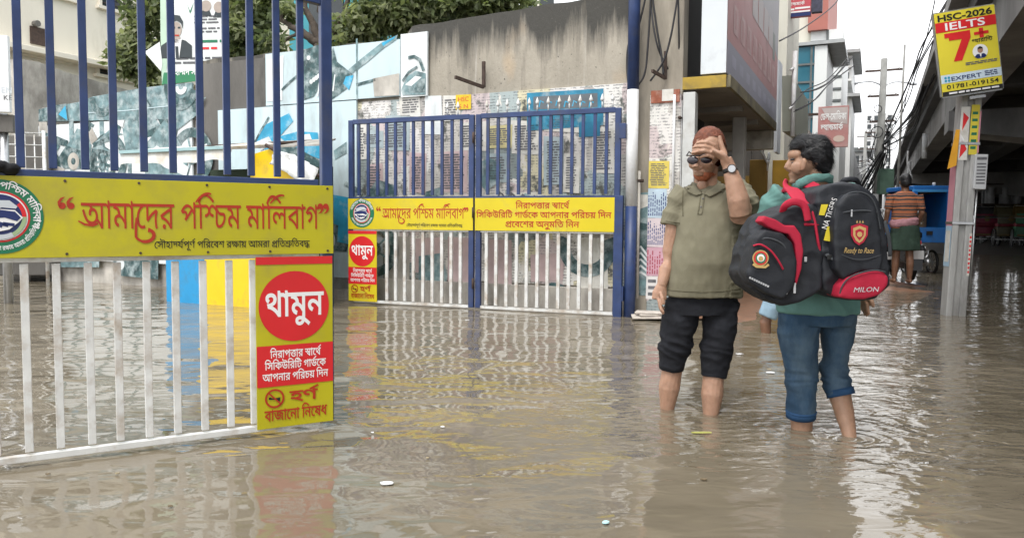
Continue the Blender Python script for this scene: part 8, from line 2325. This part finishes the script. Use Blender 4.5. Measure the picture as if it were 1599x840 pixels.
 drape('collar', sh, [(1080, 281), (1083, 286), (1090, 296), (1097, 304), (1088, 307), (1076, 302), (1069, 294), (1074, 286)], .006, .005, olive, sh)
 drape('collar', sh, [(1126, 280), (1121, 288), (1110, 297), (1099, 304), (1108, 309), (1124, 301), (1137, 291), (1134, 284)], .006, .005, olive, sh)
 for i in range(2): drape('button', sh, [(1097.6 - 3 * i + 1.3 * math.cos(k), 311 + 13 * i + 1.3 * math.sin(k)) for k in range(6)], .006, .002, m_print, sh, .02)
 drape('hem_seam', sh, [(1043, 452), (1070, 454.5), (1100, 455.5), (1130, 454), (1156, 450), (1156, 451.2), (1130, 455.2), (1100, 456.7), (1070, 455.7), (1043, 453.2)], .0012, .001, seam, sh, .02)
 drape('sleeve_seam', sh, [(1040, 344.5), (1052, 347), (1062, 348), (1062, 349.2), (1052, 348.2), (1040, 345.7)], .0012, .001, seam, sh, .02)
 drape('shoulder_seam', sh, [(1066, 297), (1067.4, 297), (1066.4, 318), (1067.5, 338), (1066.2, 338), (1065, 318)], .0012, .001, seam, sh, .02)
 # --- trousers rolled to the knee
 blk = cloth('trousers_black', (.014, .015, .019), wear=1.6, dscale=8)
 p = MB()
 rings(p, [(m(1098, 446, .0), .165, .125), (m(1097, 470, .0), .188, .132), (m(1096, 490, .0), .180, .125)])
 p.tube([m(1068, 470, .01), m(1062, 500, .015), m(1057, 525, .02), m(1053, 548, .035), m(1049, 577, .05)], [.100, .098, .090, .081, .068], 22)
 p.tube([m(1127, 470, .0), m(1124, 505, -.01), m(1120, 535, -.01), m(1117, 560, -.015), m(1113.5, 588, -.02)], [.098, .094, .086, .078, .069], 22)
 zk = m(1053, 545).z
 def pf(q, n):
  k = math.exp(-((q.z - zk) / .075) ** 2)
  cuff = 1 if q.z < m(1100, 556).z else 0
  return .006 * ridge(q, (7, 7, 9), 2) + .003 * ridge(q, (14, 14, 20), 8) + k * .010 * ridge(V((q.x, q.y, q.z + .3 * q.x)), (8, 8, 22), 4) + .007 * crease(V((q.x + q.z * .3, q.y, q.z)), (6, 6, 16), 41) * (1 - .6 * cuff) - .012 + .003 * cuff
 tr = organic('trousers', p, .0052, 3, blk, t, pf)
 # --- watch
 w = MB()
 d = (m(1146, 285, -.21) - wr).normalized()
 w.tube([wr + d * .015, wr + d * .037], [.0345, .0365], 24)
 wt = part('watch', w, m_black, t, smooth=True)
 nn = (CAM - wr).normalized()
 nn = (nn - d * nn.dot(d)).normalized()
 cc = wr + d * .026 + nn * .036 + d.cross(nn) * -.010
 part('watch_face', MB().tube([cc - nn * .004, cc + nn * .008], .0225, 24), m_rust, wt)
 part('watch_glass', MB().tube([cc + nn * .008, cc + nn * .0092], .0175, 24), m_steel, wt)
man_polo()

# ------------------------------------------------------------------ the man with two backpacks, and his bags
def man_bags():
 D = 3.72
 m = lambda px, py, dy=0.0: P(px, py, D + dy)
 base = G(1288, 678, 0); base.z = -.22
 t = thing('person', 'dark haired man in teal shirt and rolled blue jeans seen from behind wading with bags', 'person', base, 'people wading in the flood')
 skin = skinmat('skin_brown', (.33, .195, .128))
 b = MB()
 b.ell(m(1268, 241), (.086, .074, .088))
 b.ell(m(1254, 255, .0), (.058, .064, .070))
 b.ell(m(1248, 272, .0), (.042, .048, .038))
 b.ell(m(1242, 242, .0), (.034, .05, .03))
 b.tube([m(1235, 250, .01), m(1230, 259, .01), m(1228.5, 264, .01)], [.012, .015, .017], 12)
 b.ell(m(1233, 265, .01), (.018, .02, .010))
 b.ell(m(1236, 273, .01), (.014, .024, .0075)); b.ell(m(1236.5, 277, .01), (.013, .022, .007))
 b.ell(m(1239.5, 284, .005), (.021, .026, .018))
 b.ell(m(1246, 262, -.045), (.035, .02, .035))
 b.tube([m(1254, 248, -.078), m(1257, 253, -.084), m(1255, 262, -.080), m(1252, 267, -.074)], [.010, .012, .011, .008], 10)
 b.ell(m(1253.5, 257, -.074), (.012, .010, .026))
 b.tube([m(1266, 258, .01), m(1270, 284, .01), m(1272, 300, .01)], [.058, .058, .08], 16)
 rings(b, [(m(1270, 300, .01), .10, .07), (m(1270, 318, .0), .16, .09), (m(1272, 380, .0), .145, .10), (m(1276, 440, .0), .145, .105), (m(1278, 490, .0), .15, .10)])
 # left arm to the front strap of the bag, right arm hanging behind the other bag
 b.tube([m(1220, 312, .01), m(1204, 350, .06), m(1198, 392, .10), m(1212, 408, .0), m(1226, 410, -.02)], [.060, .048, .042, .036, .026], 14)
 b.tube([m(1322, 312, .01), m(1340, 350, .02), m(1346, 395, .03), m(1348, 425, .02), m(1350, 455, .0)], [.060, .048, .041, .036, .026], 14)
 for hx, hy, hd, sx in ((1230, 412, -.02, .6), (1350, 462, .0, .1)):
  h0 = m(hx, hy, hd)
  b.ell(h0, (.022, .04, .042))
  for k, L in enumerate((.06, .07, .066, .05)):
   q = h0 + V((0, -.032 + .021 * k, -.03))
   b.tube([q, q + V((.01 * sx, 0, -L * .5)), q + V((.03 * sx + .008, 0, -L))], [.0105, .0095, .007], 8)
  b.tube([h0 + V((0, -.035, .01)), h0 + V((.012, -.055, -.025)), h0 + V((.02, -.055, -.05))], [.012, .011, .008], 8)
 for pts, rr in ((((1250, 490, .0), (1252, 545, .0), (1252, 600, .0), (1252, 645, .01), (1252, 672, .01)), (.07, .06, .05, .056, .050)),
     (((1306, 490, .02), (1302, 540, .05), (1300, 575, .06), (1311, 615, .0), (1320, 650, -.06), (1327.5, 684, -.12)), (.06, .05, .05, .054, .043, .030))):
  q = [m(*p) for p in pts]
  w = q[-1]
  b.tube(q + [V((w.x + .005, w.y - .01, -.10)), V((w.x + .005, w.y - .02, -.2))], list(rr) + [.034, .045], 16)
  b.ell((w.x - .02, w.y + .07, -.20), (.045, .12, .03))
 organic('body', b, .0052, 3, skin, t, lambda p, n: .001 * nz(p, (40, 40, 40)))
 h = MB().ell(m(1271, 238), (.080, .080, .080)).ell(m(1276, 252, .01), (.062, .070, .066)).ell(m(1257, 227, .0), (.062, .066, .043)).ell(m(1245, 231, .0), (.028, .046, .026)).ell(m(1275, 264, .01), (.050, .056, .032)).ell(m(1263, 240, -.036), (.042, .042, .034))
 ho = None
 def hd(p, n): return .005 * ridge(p, (14, 14, 26), 7) + .0028 * ridge(V((p.x + p.z * .5, p.y, p.z)), (45, 45, 110), 3)
 ho = organic('hair', h, .0048, 2, m_hair_black, t, hd)
 xc = m(1276, 240).x
 def hflow(p, n):
  k = min(1, max(0, (p.x - xc) / .09 + .3))
  w_ = V((nz(p, (22, 22, 30), 4), nz(p, (22, 22, 30), 8), nz(p, (22, 22, 30), 12)))
  return V((1, 0, -.15)) * (1 - k) + V((.25, 0, -1)) * k + w_ * 1.1
 strands('loose_hair', ho, 5600, .038, hflow, m_hair_black, t, .0011, .34, 9)
 part('eyebrow', MB().tube([m(1240, 249, -.04), m(1235, 249.5, -.025)], .005, 8), m_hair_black, t, smooth=True)
 part('eye', MB().ell(m(1238, 254.5, -.034), (.007, .008, .0045)), m_black, t, smooth=True)
 # shirt
 teal = cloth('shirt_teal', (.115, .235, .215), wear=.85, var=.08)
 s = MB()
 rings(s, [(m(1272, 292, .015), .082, .07), (m(1271, 298, .01), .145, .085), (m(1270, 308, .0), .185, .105), (m(1270, 350, .0), .18, .125), (m(1273, 420, .0), .18, .132), (m(1276, 460, .0), .19, .138), (m(1276.5, 486, .0), .195, .14)], 32)
 s.tube([m(1226, 305, .01), m(1212, 318, .03), m(1204, 345, .06), m(1200, 368, .08)], [.080, .074, .068, .066], 18)
 s.tube([m(1316, 305, .01), m(1330, 320, .02), m(1338, 345, .02), m(1343, 368, .025)], [.080, .074, .068, .066], 18)
 organic('shirt', s, .0055, 4, teal, t, lambda p, n: .006 * ridge(p, (6, 6, 4), 9) + .003 * nz(p, (18, 18, 12)) + .009 * crease(V((p.x + p.z * .7, p.y, p.z)), (11, 9, 8), 5) - .004)
 c = MB().tube(smooth_path([m(1244, 290, -.06), m(1262, 281, -.085), m(1284, 277, -.075), (m(1298, 280, .0)), m(1290, 284, .08), m(1262, 286, .09), m(1244, 290, .05), m(1240, 293, -.01), m(1244, 290, -.06)], 5), [(.009, .020)] * 41, 10, up=(0, 0, 1))
 organic('collar', c, .005, 3, teal, t, lambda p, n: .005 * ridge(p, (14, 14, 26), 2))
 # jeans
 jean = mat('denim_blue', (.034, .070, .122), .85, .28, 9, .0016, 380, spec=.15, dirt=(.135, .195, .245), dscale=3.0, damt=.62, stretch=.55)
 jcuff = mat('denim_inside', (.030, .075, .16), .85, .2, 10, .0016, 380, spec=.15)
 p = MB()
 rings(p, [(m(1277, 466, .0), .165, .12), (m(1278, 490, .0), .178, .13), (m(1277, 505, .0), .165, .12)])
 p.tube([m(1249, 488, .0), m(1246, 520, .0), m(1248, 556, .0), m(1251.5, 590, -.005), m(1251, 620, .005), m(1250.5, 650, .01)], [.100, .095, .086, .072, .067, .066], 24)
 p.tube([m(1308, 488, .02), m(1307, 520, .035), m(1304, 546, .05), m(1300.5, 574, .055), m(1307, 597, .03), m(1313, 617, .0)], [.088, .078, .069, .069, .065, .061], 24)
 zk = m(1252, 592).z
 def jf(q, n):
  k = math.exp(-((q.z - zk) / .05) ** 2) + .6 * math.exp(-((q.z - m(1290, 505).z) / .06) ** 2)
  return .006 * ridge(q, (6, 6, 7), 12) + .003 * ridge(q, (13, 13, 16), 3) + k * .011 * ridge(q, (5, 5, 30), 14) + .008 * crease(V((q.x + q.z * .45, q.y, q.z)), (7, 6, 10), 51) - .010
 jo = organic('jeans', p, .0052, 3, jean, t, jf)
 for (a, c_, r_) in (((1251, 640, .005), (1250.5, 651, .01), .0705), ((1310.5, 607, .01), (1313.6, 618, .0), .0665)):
  part('cuff_seam', MB().ring(m(a[0], a[1] + 1.5, a[2]), r_ + .0015, .0018, m(*c_) - m(*a), 32), jcuff, t, smooth=True)
  part('cuff', MB().tube([m(*a), m(*c_)], r_, 28), jcuff, t, smooth=True)
man_bags()

def bags():
 D = 3.72
 blk = mat('bag_black_nylon', (.014, .016, .021), .6, .2, 10, .0012, 260, spec=.35, dirt=(.020, .023, .03), dscale=4, damt=.4)
 red = mat('bag_red_fabric', (.40, .018, .045), .7, .1, 12, .0012, 260, spec=.25)
 grey = mat('bag_grey_mesh', (.05, .055, .062), .8, .2, 20, .001, 300)
 silver = mat('bag_silver_print', (.42, .43, .45), .4, .1, 20)
 gold = mat('bag_gold_print', (.48, .33, .12), .45, .1, 20)
 q = lambda px, py, y: P(px, py, y)
 def slab(pts, y0, y1):
  a = [q(x, y, y0) for x, y in pts]
  return MB().prism(a, V((0, y1 - y0, 0)))
 fold = lambda k, a=.004: (lambda p, n: a * ridge(p, (7, 7, 9), k) + .0015 * nz(p, (30, 30, 30), k) + a * 1.1 * crease(V((p.x + p.z * .6, p.y, p.z)), (9, 9, 12), k + 60) - a * .5)
 # ---- bag slung at his left side
 t = thing('backpack', 'black backpack with red bands and round crest slung in front of the other bag', 'backpack', q(1222, 478, 3.38), 'backpacks carried by the man in teal')
 A = [(1266, 322), (1240, 323), (1216, 332), (1196, 342), (1181, 366), (1169, 400), (1163, 430), (1173, 448), (1195, 464), (1220, 475), (1250, 468), (1281, 452), (1284, 400), (1283, 352), (1278, 328)]
 organic('main_body', slab(A, 3.30, 3.54), .006, 12, blk, t, fold(3, .008))
 pk = [(1180, 372), (1194, 360), (1222, 366), (1238, 380), (1246, 410), (1240, 448), (1224, 468), (1196, 458), (1172, 441), (1167, 425)]
 organic('front_pocket', slab(pk, 3.235, 3.36), .006, 10, blk, t, fold(5, .003))
 band = [(1188, 346), (1194, 337), (1212, 343), (1226, 352), (1241, 352), (1251, 366), (1255, 392), (1252, 420), (1244, 446), (1241, 440), (1243, 405), (1241, 380), (1232, 366), (1218, 363), (1200, 355)]
 organic('red_band', slab(band, 3.255, 3.34), .0045, 4, red, t)
 part('piping', MB().tube(smooth_path([q(1176, 384, 3.232), q(1188, 382, 3.222), q(1204, 392, 3.22), q(1216, 408, 3.22), q(1223, 421, 3.224)]), .0042, 8), red, t, smooth=True)
 part('zip', MB().tube(smooth_path([q(1178, 378, 3.245), q(1198, 372, 3.232), q(1220, 380, 3.232), q(1232, 396, 3.24)]), .004, 6), grey, t, smooth=True)
 part('zip_puller', MB().box(q(1241, 450, 3.245), (.010, .004, .045)), silver, t, bev=.002)
 part('zip_puller', MB().box(q(1227, 457, 3.238), (.014, .004, .014)), silver, t, bev=.002)
 part('zip_puller', MB().box(q(1258, 405, 3.292), (.012, .004, .022)), silver, t, bev=.002)
 part('handle', MB().tube(smooth_path([q(1221, 336, 3.32), q(1226, 322, 3.28), q(1240, 315, 3.27), q(1256, 322, 3.27), q(1262, 345, 3.27)]), [(.016, .006)] * 25, 8, up=(0, 1, 0)), red, t, smooth=True)
 part('side_piping', MB().tube(smooth_path([q(1268, 330, 3.30), q(1273, 350, 3.29), q(1277, 375, 3.29), q(1281, 395, 3.30)]), .006, 8), red, t, smooth=True)
 # shoulder straps, padded red
 def strap(pts, w, nm='shoulder_strap', mt=None, th=.009):
  pp_ = smooth_path([q(*a) for a in pts])
  return part(nm, MB().tube(pp_, [(w, th * .55)] * len(pp_), 10, up=(0, 1, 0)), mt or red, t, smooth=True)
 strap([(1268, 352, 3.29), (1261, 330, 3.34), (1250, 312, 3.42), (1240, 299, 3.48), (1231, 291, 3.56), (1226, 291, 3.68), (1222, 302, 3.82)], .033)
 F = Flat(q(1187, 403, 3.228), V((1, 0, 0)), V((.0, .02, 1)), V((0, -1, 0)), .004)
 F.disc(0, 0, .034, gold, 1); F.disc(0, 0, .029, m_red, 2); F.disc(0, 0, .022, m_green, 3)
 F.disc(0, .001, .016, m_wprint, 4); F.disc(0, -.002, .010, gold, 5)
 F.poly([(-.036, -.028), (-.02, -.040), (.02, -.042), (.036, -.03), (.03, -.022), (.018, -.032), (-.016, -.032), (-.03, -.02)], gold, 6)
 F.done('crest', t)
 F = Flat(q(1184, 440, 3.232), V((.92, 0, -.42)), V((.42, 0, .92)), V((0, -1, 0)), .010)
 for k in range(9): F.rect(-.046 + k * .0105, -.004, -.038 + k * .0105, .004, silver, 1)
 F.done('name_strip', t)
 # ---- bag on his back
 t = thing('backpack', 'large black backpack with red lower pocket and shield crest on the man\'s back', 'backpack', q(1338, 468, 3.36), 'backpacks carried by the man in teal')
 B = [(1277, 300), (1292, 290), (1320, 287), (1346, 292), (1366, 306), (1376, 330), (1383, 370), (1388, 410), (1387, 445), (1366, 464), (1340, 468), (1305, 463), (1287, 452), (1284, 400), (1278, 340)]
 organic('main_body', slab(B, 3.30, 3.58), .006, 11, blk, t, fold(8, .008))
 fp = [(1304, 340), (1310, 318), (1322, 305), (1340, 301), (1356, 307), (1367, 324), (1374, 360), (1379, 405), (1376, 424), (1345, 424), (1318, 436), (1306, 420), (1303, 380)]
 organic('front_pocket', slab(fp, 3.235, 3.36), .006, 9, blk, t, fold(11, .0035))
 rp = [(1310, 464), (1313, 448), (1323, 435), (1341, 427), (1364, 423), (1380, 424), (1387, 432), (1386, 446), (1373, 461), (1350, 467), (1328, 467)]
 organic('lower_pocket', slab(rp, 3.225, 3.36), .0055, 8, red, t, fold(2, .002), label='red lower pocket with printed name')
 part('piping', MB().tube(smooth_path([q(1311, 462, 3.232), q(1315, 447, 3.222), q(1326, 434, 3.216), q(1344, 426, 3.214), q(1366, 422, 3.216), q(1383, 425, 3.222)]), .0035, 8), grey, t, smooth=True)
 part('zip', MB().tube(smooth_path([q(1305, 334, 3.245), q(1330, 330, 3.229), q(1352, 329, 3.229), q(1370, 332, 3.242)]), .0035, 6), grey, t, smooth=True)
 part('arch_piping', MB().tube(smooth_path([q(1303, 372, 3.25), q(1303, 340, 3.25), q(1309, 318, 3.247), q(1322, 304, 3.244), q(1340, 300, 3.244), q(1357, 306, 3.247), q(1368, 324, 3.25), q(1375, 360, 3.25)]), .0035, 6), grey, t, smooth=True)
 part('handle', MB().tube(smooth_path([q(1312, 291, 3.42), q(1318, 282, 3.40), q(1336, 281, 3.40), q(1342, 291, 3.42)]), [(.012, .006)] * 19, 8, up=(0, 1, 0)), blk, t, smooth=True)
 def strap2(pts, w):
  pp_ = smooth_path([q(*a) for a in pts])
  return part('shoulder_strap', MB().tube(pp_, [(w, .005)] * len(pp_), 10, up=(0, 1, 0)), red, t, smooth=True)
 strap2([(1292, 305, 3.46), (1276, 294, 3.56), (1262, 288, 3.64), (1250, 289, 3.72), (1240, 300, 3.84)], .026)
 strap2([(1318, 300, 3.52), (1322, 296, 3.62), (1326, 300, 3.74), (1326, 320, 3.84)], .026)
 for (a, b_, c_) in (((1381, 345, 3.33), (1388, 372, 3.32), (1390, 400, 3.33)), ((1289, 395, 3.30), (1297, 402, 3.27), (1306, 405, 3.24))):
  pp_ = smooth_path([q(*a), q(*b_), q(*c_)])
  part('side_strap', MB().tube(pp_, [(.009, .003)] * len(pp_), 8, up=(0, 1, 0)), grey, t, smooth=True)
 part('buckle', MB().box(q(1297, 402, 3.266), (.030, .008, .022)), m_black, t, bev=.003)
 part('stitching', MB().tube(smooth_path([q(1309, 395, 3.236), q(1330, 404, 3.229), q(1352, 405, 3.229), q(1376, 398, 3.238)]), .002, 6), grey, t, smooth=True)
 part('zip_puller', MB().box(q(1330, 333, 3.228), (.007, .004, .030)), silver, t, bev=.002)
 F = Flat(q(1341, 366, 3.228), V((1, 0, 0)), V((0, .01, 1)), V((0, -1, 0)), .004)
 F.poly([(-.036, .034), (-.02, .040), (0, .046), (.02, .040), (.036, .034), (.035, -.004), (.02, -.032), (0, -.046), (-.02, -.032), (-.035, -.004)], red, 1)
 F.poly([(-.027, .026), (0, .036), (.027, .026), (.026, -.004), (.014, -.026), (0, -.036), (-.014, -.026), (-.026, -.004)], gold, 2)
 F.poly([(-.018, .016), (0, .024), (.018, .016), (.017, -.004), (0, -.026), (-.017, -.004)], red, 3)
 F.disc(0, 0, .011, gold, 4)
 for k in (-1, 0, 1): F.poly([(k * .012 - .004, .048), (k * .012 + .004, .048), (k * .012, .060)], gold, 3)
 F.lat('Ready to Race', 0, -.078, .024, gold, 2, width=.125, shear=.35)
 F.done('crest', t)
 F = Flat(q(1352, 452, 3.219), V((1, 0, .03)), V((-.03, .12, 1)), V((0, -1, .1)), .004)
 F.lat('MILON', 0, -.010, .021, silver, 1, width=.108, shear=.25)
 F.done('name_print', t)
 F = Flat(q(1287, 345, 3.292), V((.30, 0, .95)), V((-.95, 0, .30)), V((0, -1, 0)), .012)
 F.poly([(-.075, -.055), (-.005, -.055), (-.02, -.015), (-.08, -.02)], mat('bag_yellow_print', (.62, .50, .03), .6, .1, 20), 1)
 F.poly([(.02, .012), (.07, .012), (.06, .04), (.015, .035)], mat('bag_yellow_print', (.62, .50, .03), .6, .1, 20), 1)
 F.lat('NA TIGERS', .035, -.018, .026, m_wprint, 2, width=.135)
 F.done('side_print', t)
bags()

# ------------------------------------------------------------------ people further off
def stripes(name, cols, scale):
 m, n, l, b = nmat(name)
 t = n.new('ShaderNodeTexCoord')
 s = n.new('ShaderNodeSeparateXYZ'); l.new(t.outputs['Object'], s.inputs[0])
 no = n.new('ShaderNodeTexNoise'); no.inputs['Scale'].default_value = 6; l.new(t.outputs['Object'], no.inputs['Vector'])
 a = n.new('ShaderNodeMath'); a.operation = 'MULTIPLY_ADD'; a.inputs[1].default_value = .03; l.new(no.outputs['Fac'], a.inputs[0]); l.new(s.outputs['Z'], a.inputs[2])
 w = n.new('ShaderNodeMath'); w.operation = 'MULTIPLY'; w.inputs[1].default_value = scale; l.new(a.outputs[0], w.inputs[0])
 f = n.new('ShaderNodeMath'); f.operation = 'FRACT'; l.new(w.outputs[0], f.inputs[0])
 r = n.new('ShaderNodeValToRGB'); r.color_ramp.interpolation = 'CONSTANT'
 e = r.color_ramp.elements
 while len(e) < len(cols): e.new(.5)
 for i, (p, c) in enumerate(cols): e[i].position = p; e[i].color = c + (1,)
 l.new(f.outputs[0], r.inputs['Fac']); l.new(r.outputs[0], b.inputs['Base Color'])
 b.inputs['Roughness'].default_value = .85
 return m
def figure(label, base, h, yaw, skin, shirt, legs, hair, legw=.5, sleeve=.5, arms=None, vox=.011, long_hem=False, stance=0, extra=None):
 """standing person; yaw 0 faces +Y (away); h = full height"""
 c = V(base)
 f = V((math.sin(R(yaw)), math.cos(R(yaw)), 0)); s = V((f.y, -f.x, 0))
 k = h / 1.7
 W = lambda a, b, z: c + s * (a * k) + f * (b * k) + UP * (z * k)
 t = thing('person', label, 'person', c, 'people wading in the flood')
 b = MB()
 b.ell(W(0, .01, 1.59), (.078 * k, .095 * k, .11 * k), s); b.ell(W(0, .06, 1.53), (.055 * k, .06 * k, .07 * k), s)
 b.tube([W(0, .12, 1.57), W(0, .135, 1.54)], [.012 * k, .016 * k], 8)
 for x in (-1, 1): b.ell(W(.08 * x, 0, 1.57), (.012 * k, .02 * k, .03 * k), s)
 b.tube([W(0, 0, 1.52), W(0, -.01, 1.38)], [.052 * k, .065 * k], 12)
 L = [(0, 1.42, .09, .07), (0, 1.36, .17, .09), (0, 1.2, .16, .11), (0, 1.0, .14, .10), (0, .88, .16, .11), (0, .8, .15, .1)]
 b.loft([[W(a * math.cos(q), d * math.sin(q), z) for q in (2 * math.pi * i / 20 for i in range(20))] for _, z, a, d in L])
 arms = arms or [[(.19, 0, 1.37), (.24, -.02, 1.1), (.235, .06, .86)], [(-.19, 0, 1.37), (-.24, -.02, 1.1), (-.235, .06, .86)]]
 for A in arms:
  q = [W(*p) for p in A]
  b.tube(q, [.055 * k, .042 * k, .028 * k], 12)
  d = (q[-1] - q[-2]).normalized(); e = d.cross(s if abs(d.dot(s)) < .8 else f).normalized()
  b.ell(q[-1] + d * .04 * k, (.018 * k, .036 * k, .045 * k), None, d)
  for i in range(4):
   p0 = q[-1] + d * .07 * k + e * ((i - 1.5) * .02 * k)
   b.tube([p0, p0 + d * .06 * k + f * .012 * k], [.010 * k, .008 * k], 6)
  b.tube([q[-1] + d * .03 * k + e * .03 * k, q[-1] + d * .07 * k + e * .055 * k], [.011 * k, .009 * k], 6)
 for x, st_ in ((-1, .04), (1, -.04)):
  sx = stance if x < 0 else 0
  b.tube([W(.085 * x, 0, .84), W(.09 * x + sx * .6, st_ * .5, .48), W(.095 * x + sx * .8, st_ - .015, .3), W(.10 * x + sx * .7, st_, .08)], [.085 * k, .058 * k, .055 * k, .036 * k], 12)
  b.ell(W(.105 * x + sx * .7, st_ + .05, .04), (.042 * k, .12 * k, .035 * k), s)
 organic('body', b, vox, 2, skin, t)
 hr = MB().ell(W(0, -.005, 1.615), (.086 * k, .102 * k, .10 * k), s).ell(W(0, -.03, 1.57), (.08 * k, .08 * k, .085 * k), s)
 organic('hair', hr, vox * .9, 2, hair, t, lambda p, n: .005 * nz(p, (40, 40, 70)))
 sm = MB()
 L = [(1.43, .085, .075), (1.385, .17, .095), (1.25, .19, .125), (1.05, .178, .125), (.93, .19, .135), (.86, .19, .135)]
 sm.loft([[W(a * math.cos(q), d * math.sin(q), z) for q in (2 * math.pi * i / 24 for i in range(24))] for z, a, d in L])
 for A in arms:
  q = [W(*p) for p in A]
  e = q[0] + (q[1] - q[0]) * min(1, sleeve * 2)
  pts = [q[0] + (c + UP * q[0].z - q[0]) * .0, e] if sleeve <= .5 else [q[0], q[1], q[1] + (q[2] - q[1]) * (sleeve - .5) * 2]
  sm.tube(pts, [.070 * k, .058 * k] if len(pts) == 2 else [.070 * k, .055 * k, .042 * k], 14)
 organic('shirt', sm, vox, 3, shirt, t, lambda p, n: .006 * ridge(p, (6, 6, 5), 2))
 lg = MB()
 lg.loft([[W(a * math.cos(q), d * math.sin(q), z) for q in (2 * math.pi * i / 24 for i in range(24))] for z, a, d in ((.93, .175, .12), (.84, .185, .13), (.76, .175, .125))])
 for x in (-1, 1):
  lg.tube([W(.085 * x, 0, .84), W(.09 * x + (stance if x < 0 else 0) * .35, .0, .66), W(.092 * x + (stance if x < 0 else 0) * .75, .01, legw)], [.108 * k, .096 * k, .085 * k], 16)
 organic('shorts', lg, vox, 2, legs, t, lambda p, n: .006 * ridge(p, (8, 8, 6), 5))
 if extra: extra(t, W, k)
 return t
orange = stripes('shirt_orange_stripes', [(0, (.36, .12, .055)), (.28, (.055, .048, .046)), (.45, (.40, .14, .06)), (.62, (.045, .042, .045)), (.80, (.33, .12, .06)), (.9, (.07, .06, .055))], 6.2)
dskin = skinmat('skin_dark_brown', (.20, .105, .065))
def waist_cloth(t, W, k):
 mb = MB()
 mb.loft([[W(a * math.cos(q), d * math.sin(q), z + .02 * math.cos(q)) for q in (2 * math.pi * i / 24 for i in range(24))] for z, a, d in ((1.01, .185, .132), (.98, .205, .152), (.92, .205, .152), (.89, .19, .135))])
 organic('waist_cloth', mb, .011, 2, cloth('cloth_pink', (.42, .22, .25)), t, lambda p, n: .008 * ridge(p, (9, 9, 26), 2))
 mb = MB()
 mb.loft([[W(.02 + a * math.cos(q), d * math.sin(q), z) for q in (2 * math.pi * i / 24 for i in range(24))] for z, a, d in ((.90, .195, .14), (.70, .215, .15), (.52, .225, .155))])
 organic('wrap', mb, .011, 2, cloth('wrap_green', (.035, .06, .045), wear=1.8), t, lambda p, n: .010 * ridge(p, (12, 12, 2), 2))
pz = P(1408, 438, 12.3)
figure('barefoot man in orange striped shirt with pink waist cloth near the blue van', (pz.x, pz.y, .075), 1.74, 12, dskin, orange, cloth('shorts_green', (.03, .05, .04)), m_hair_black, .52, .42,
  [[(.19, 0, 1.37), (.25, -.02, 1.1), (.22, .10, .88)], [(-.19, 0, 1.37), (-.25, -.03, 1.12), (-.26, .04, .88)]], extra=waist_cloth)
# the half hidden man beyond the two, arm in a fine checked sleeve
ck = stripes('shirt_fine_check', [(0, (.58, .55, .55)), (.7, (.30, .26, .28))], 45)
px_ = P(1252, 420, 7.0)
figure('mostly hidden man in white lined shirt and pale blue shorts behind the backpacks', (px_.x, px_.y, -.2), 1.66, 10, dskin, ck, cloth('shorts_pale_blue', (.25, .36, .45)), m_hair_black, .36, .94,
  [[(.19, 0, 1.37), (.2, -.1, 1.1), (.16, .10, .9)], [(-.19, 0, 1.36), (-.36, -.03, 1.32), (-.50, -.08, 1.34)]], stance=-.27)
pr = P(1319, 345, 19.0)
figure('distant man in a red shirt seen above the backpacks in the flooded street', (pr.x, pr.y, -.05), 1.72, 170, dskin, cloth('shirt_red_far', (.45, .04, .06)), cloth('trousers_far', (.03, .03, .04)), m_hair_black, .3, .5, vox=.016)
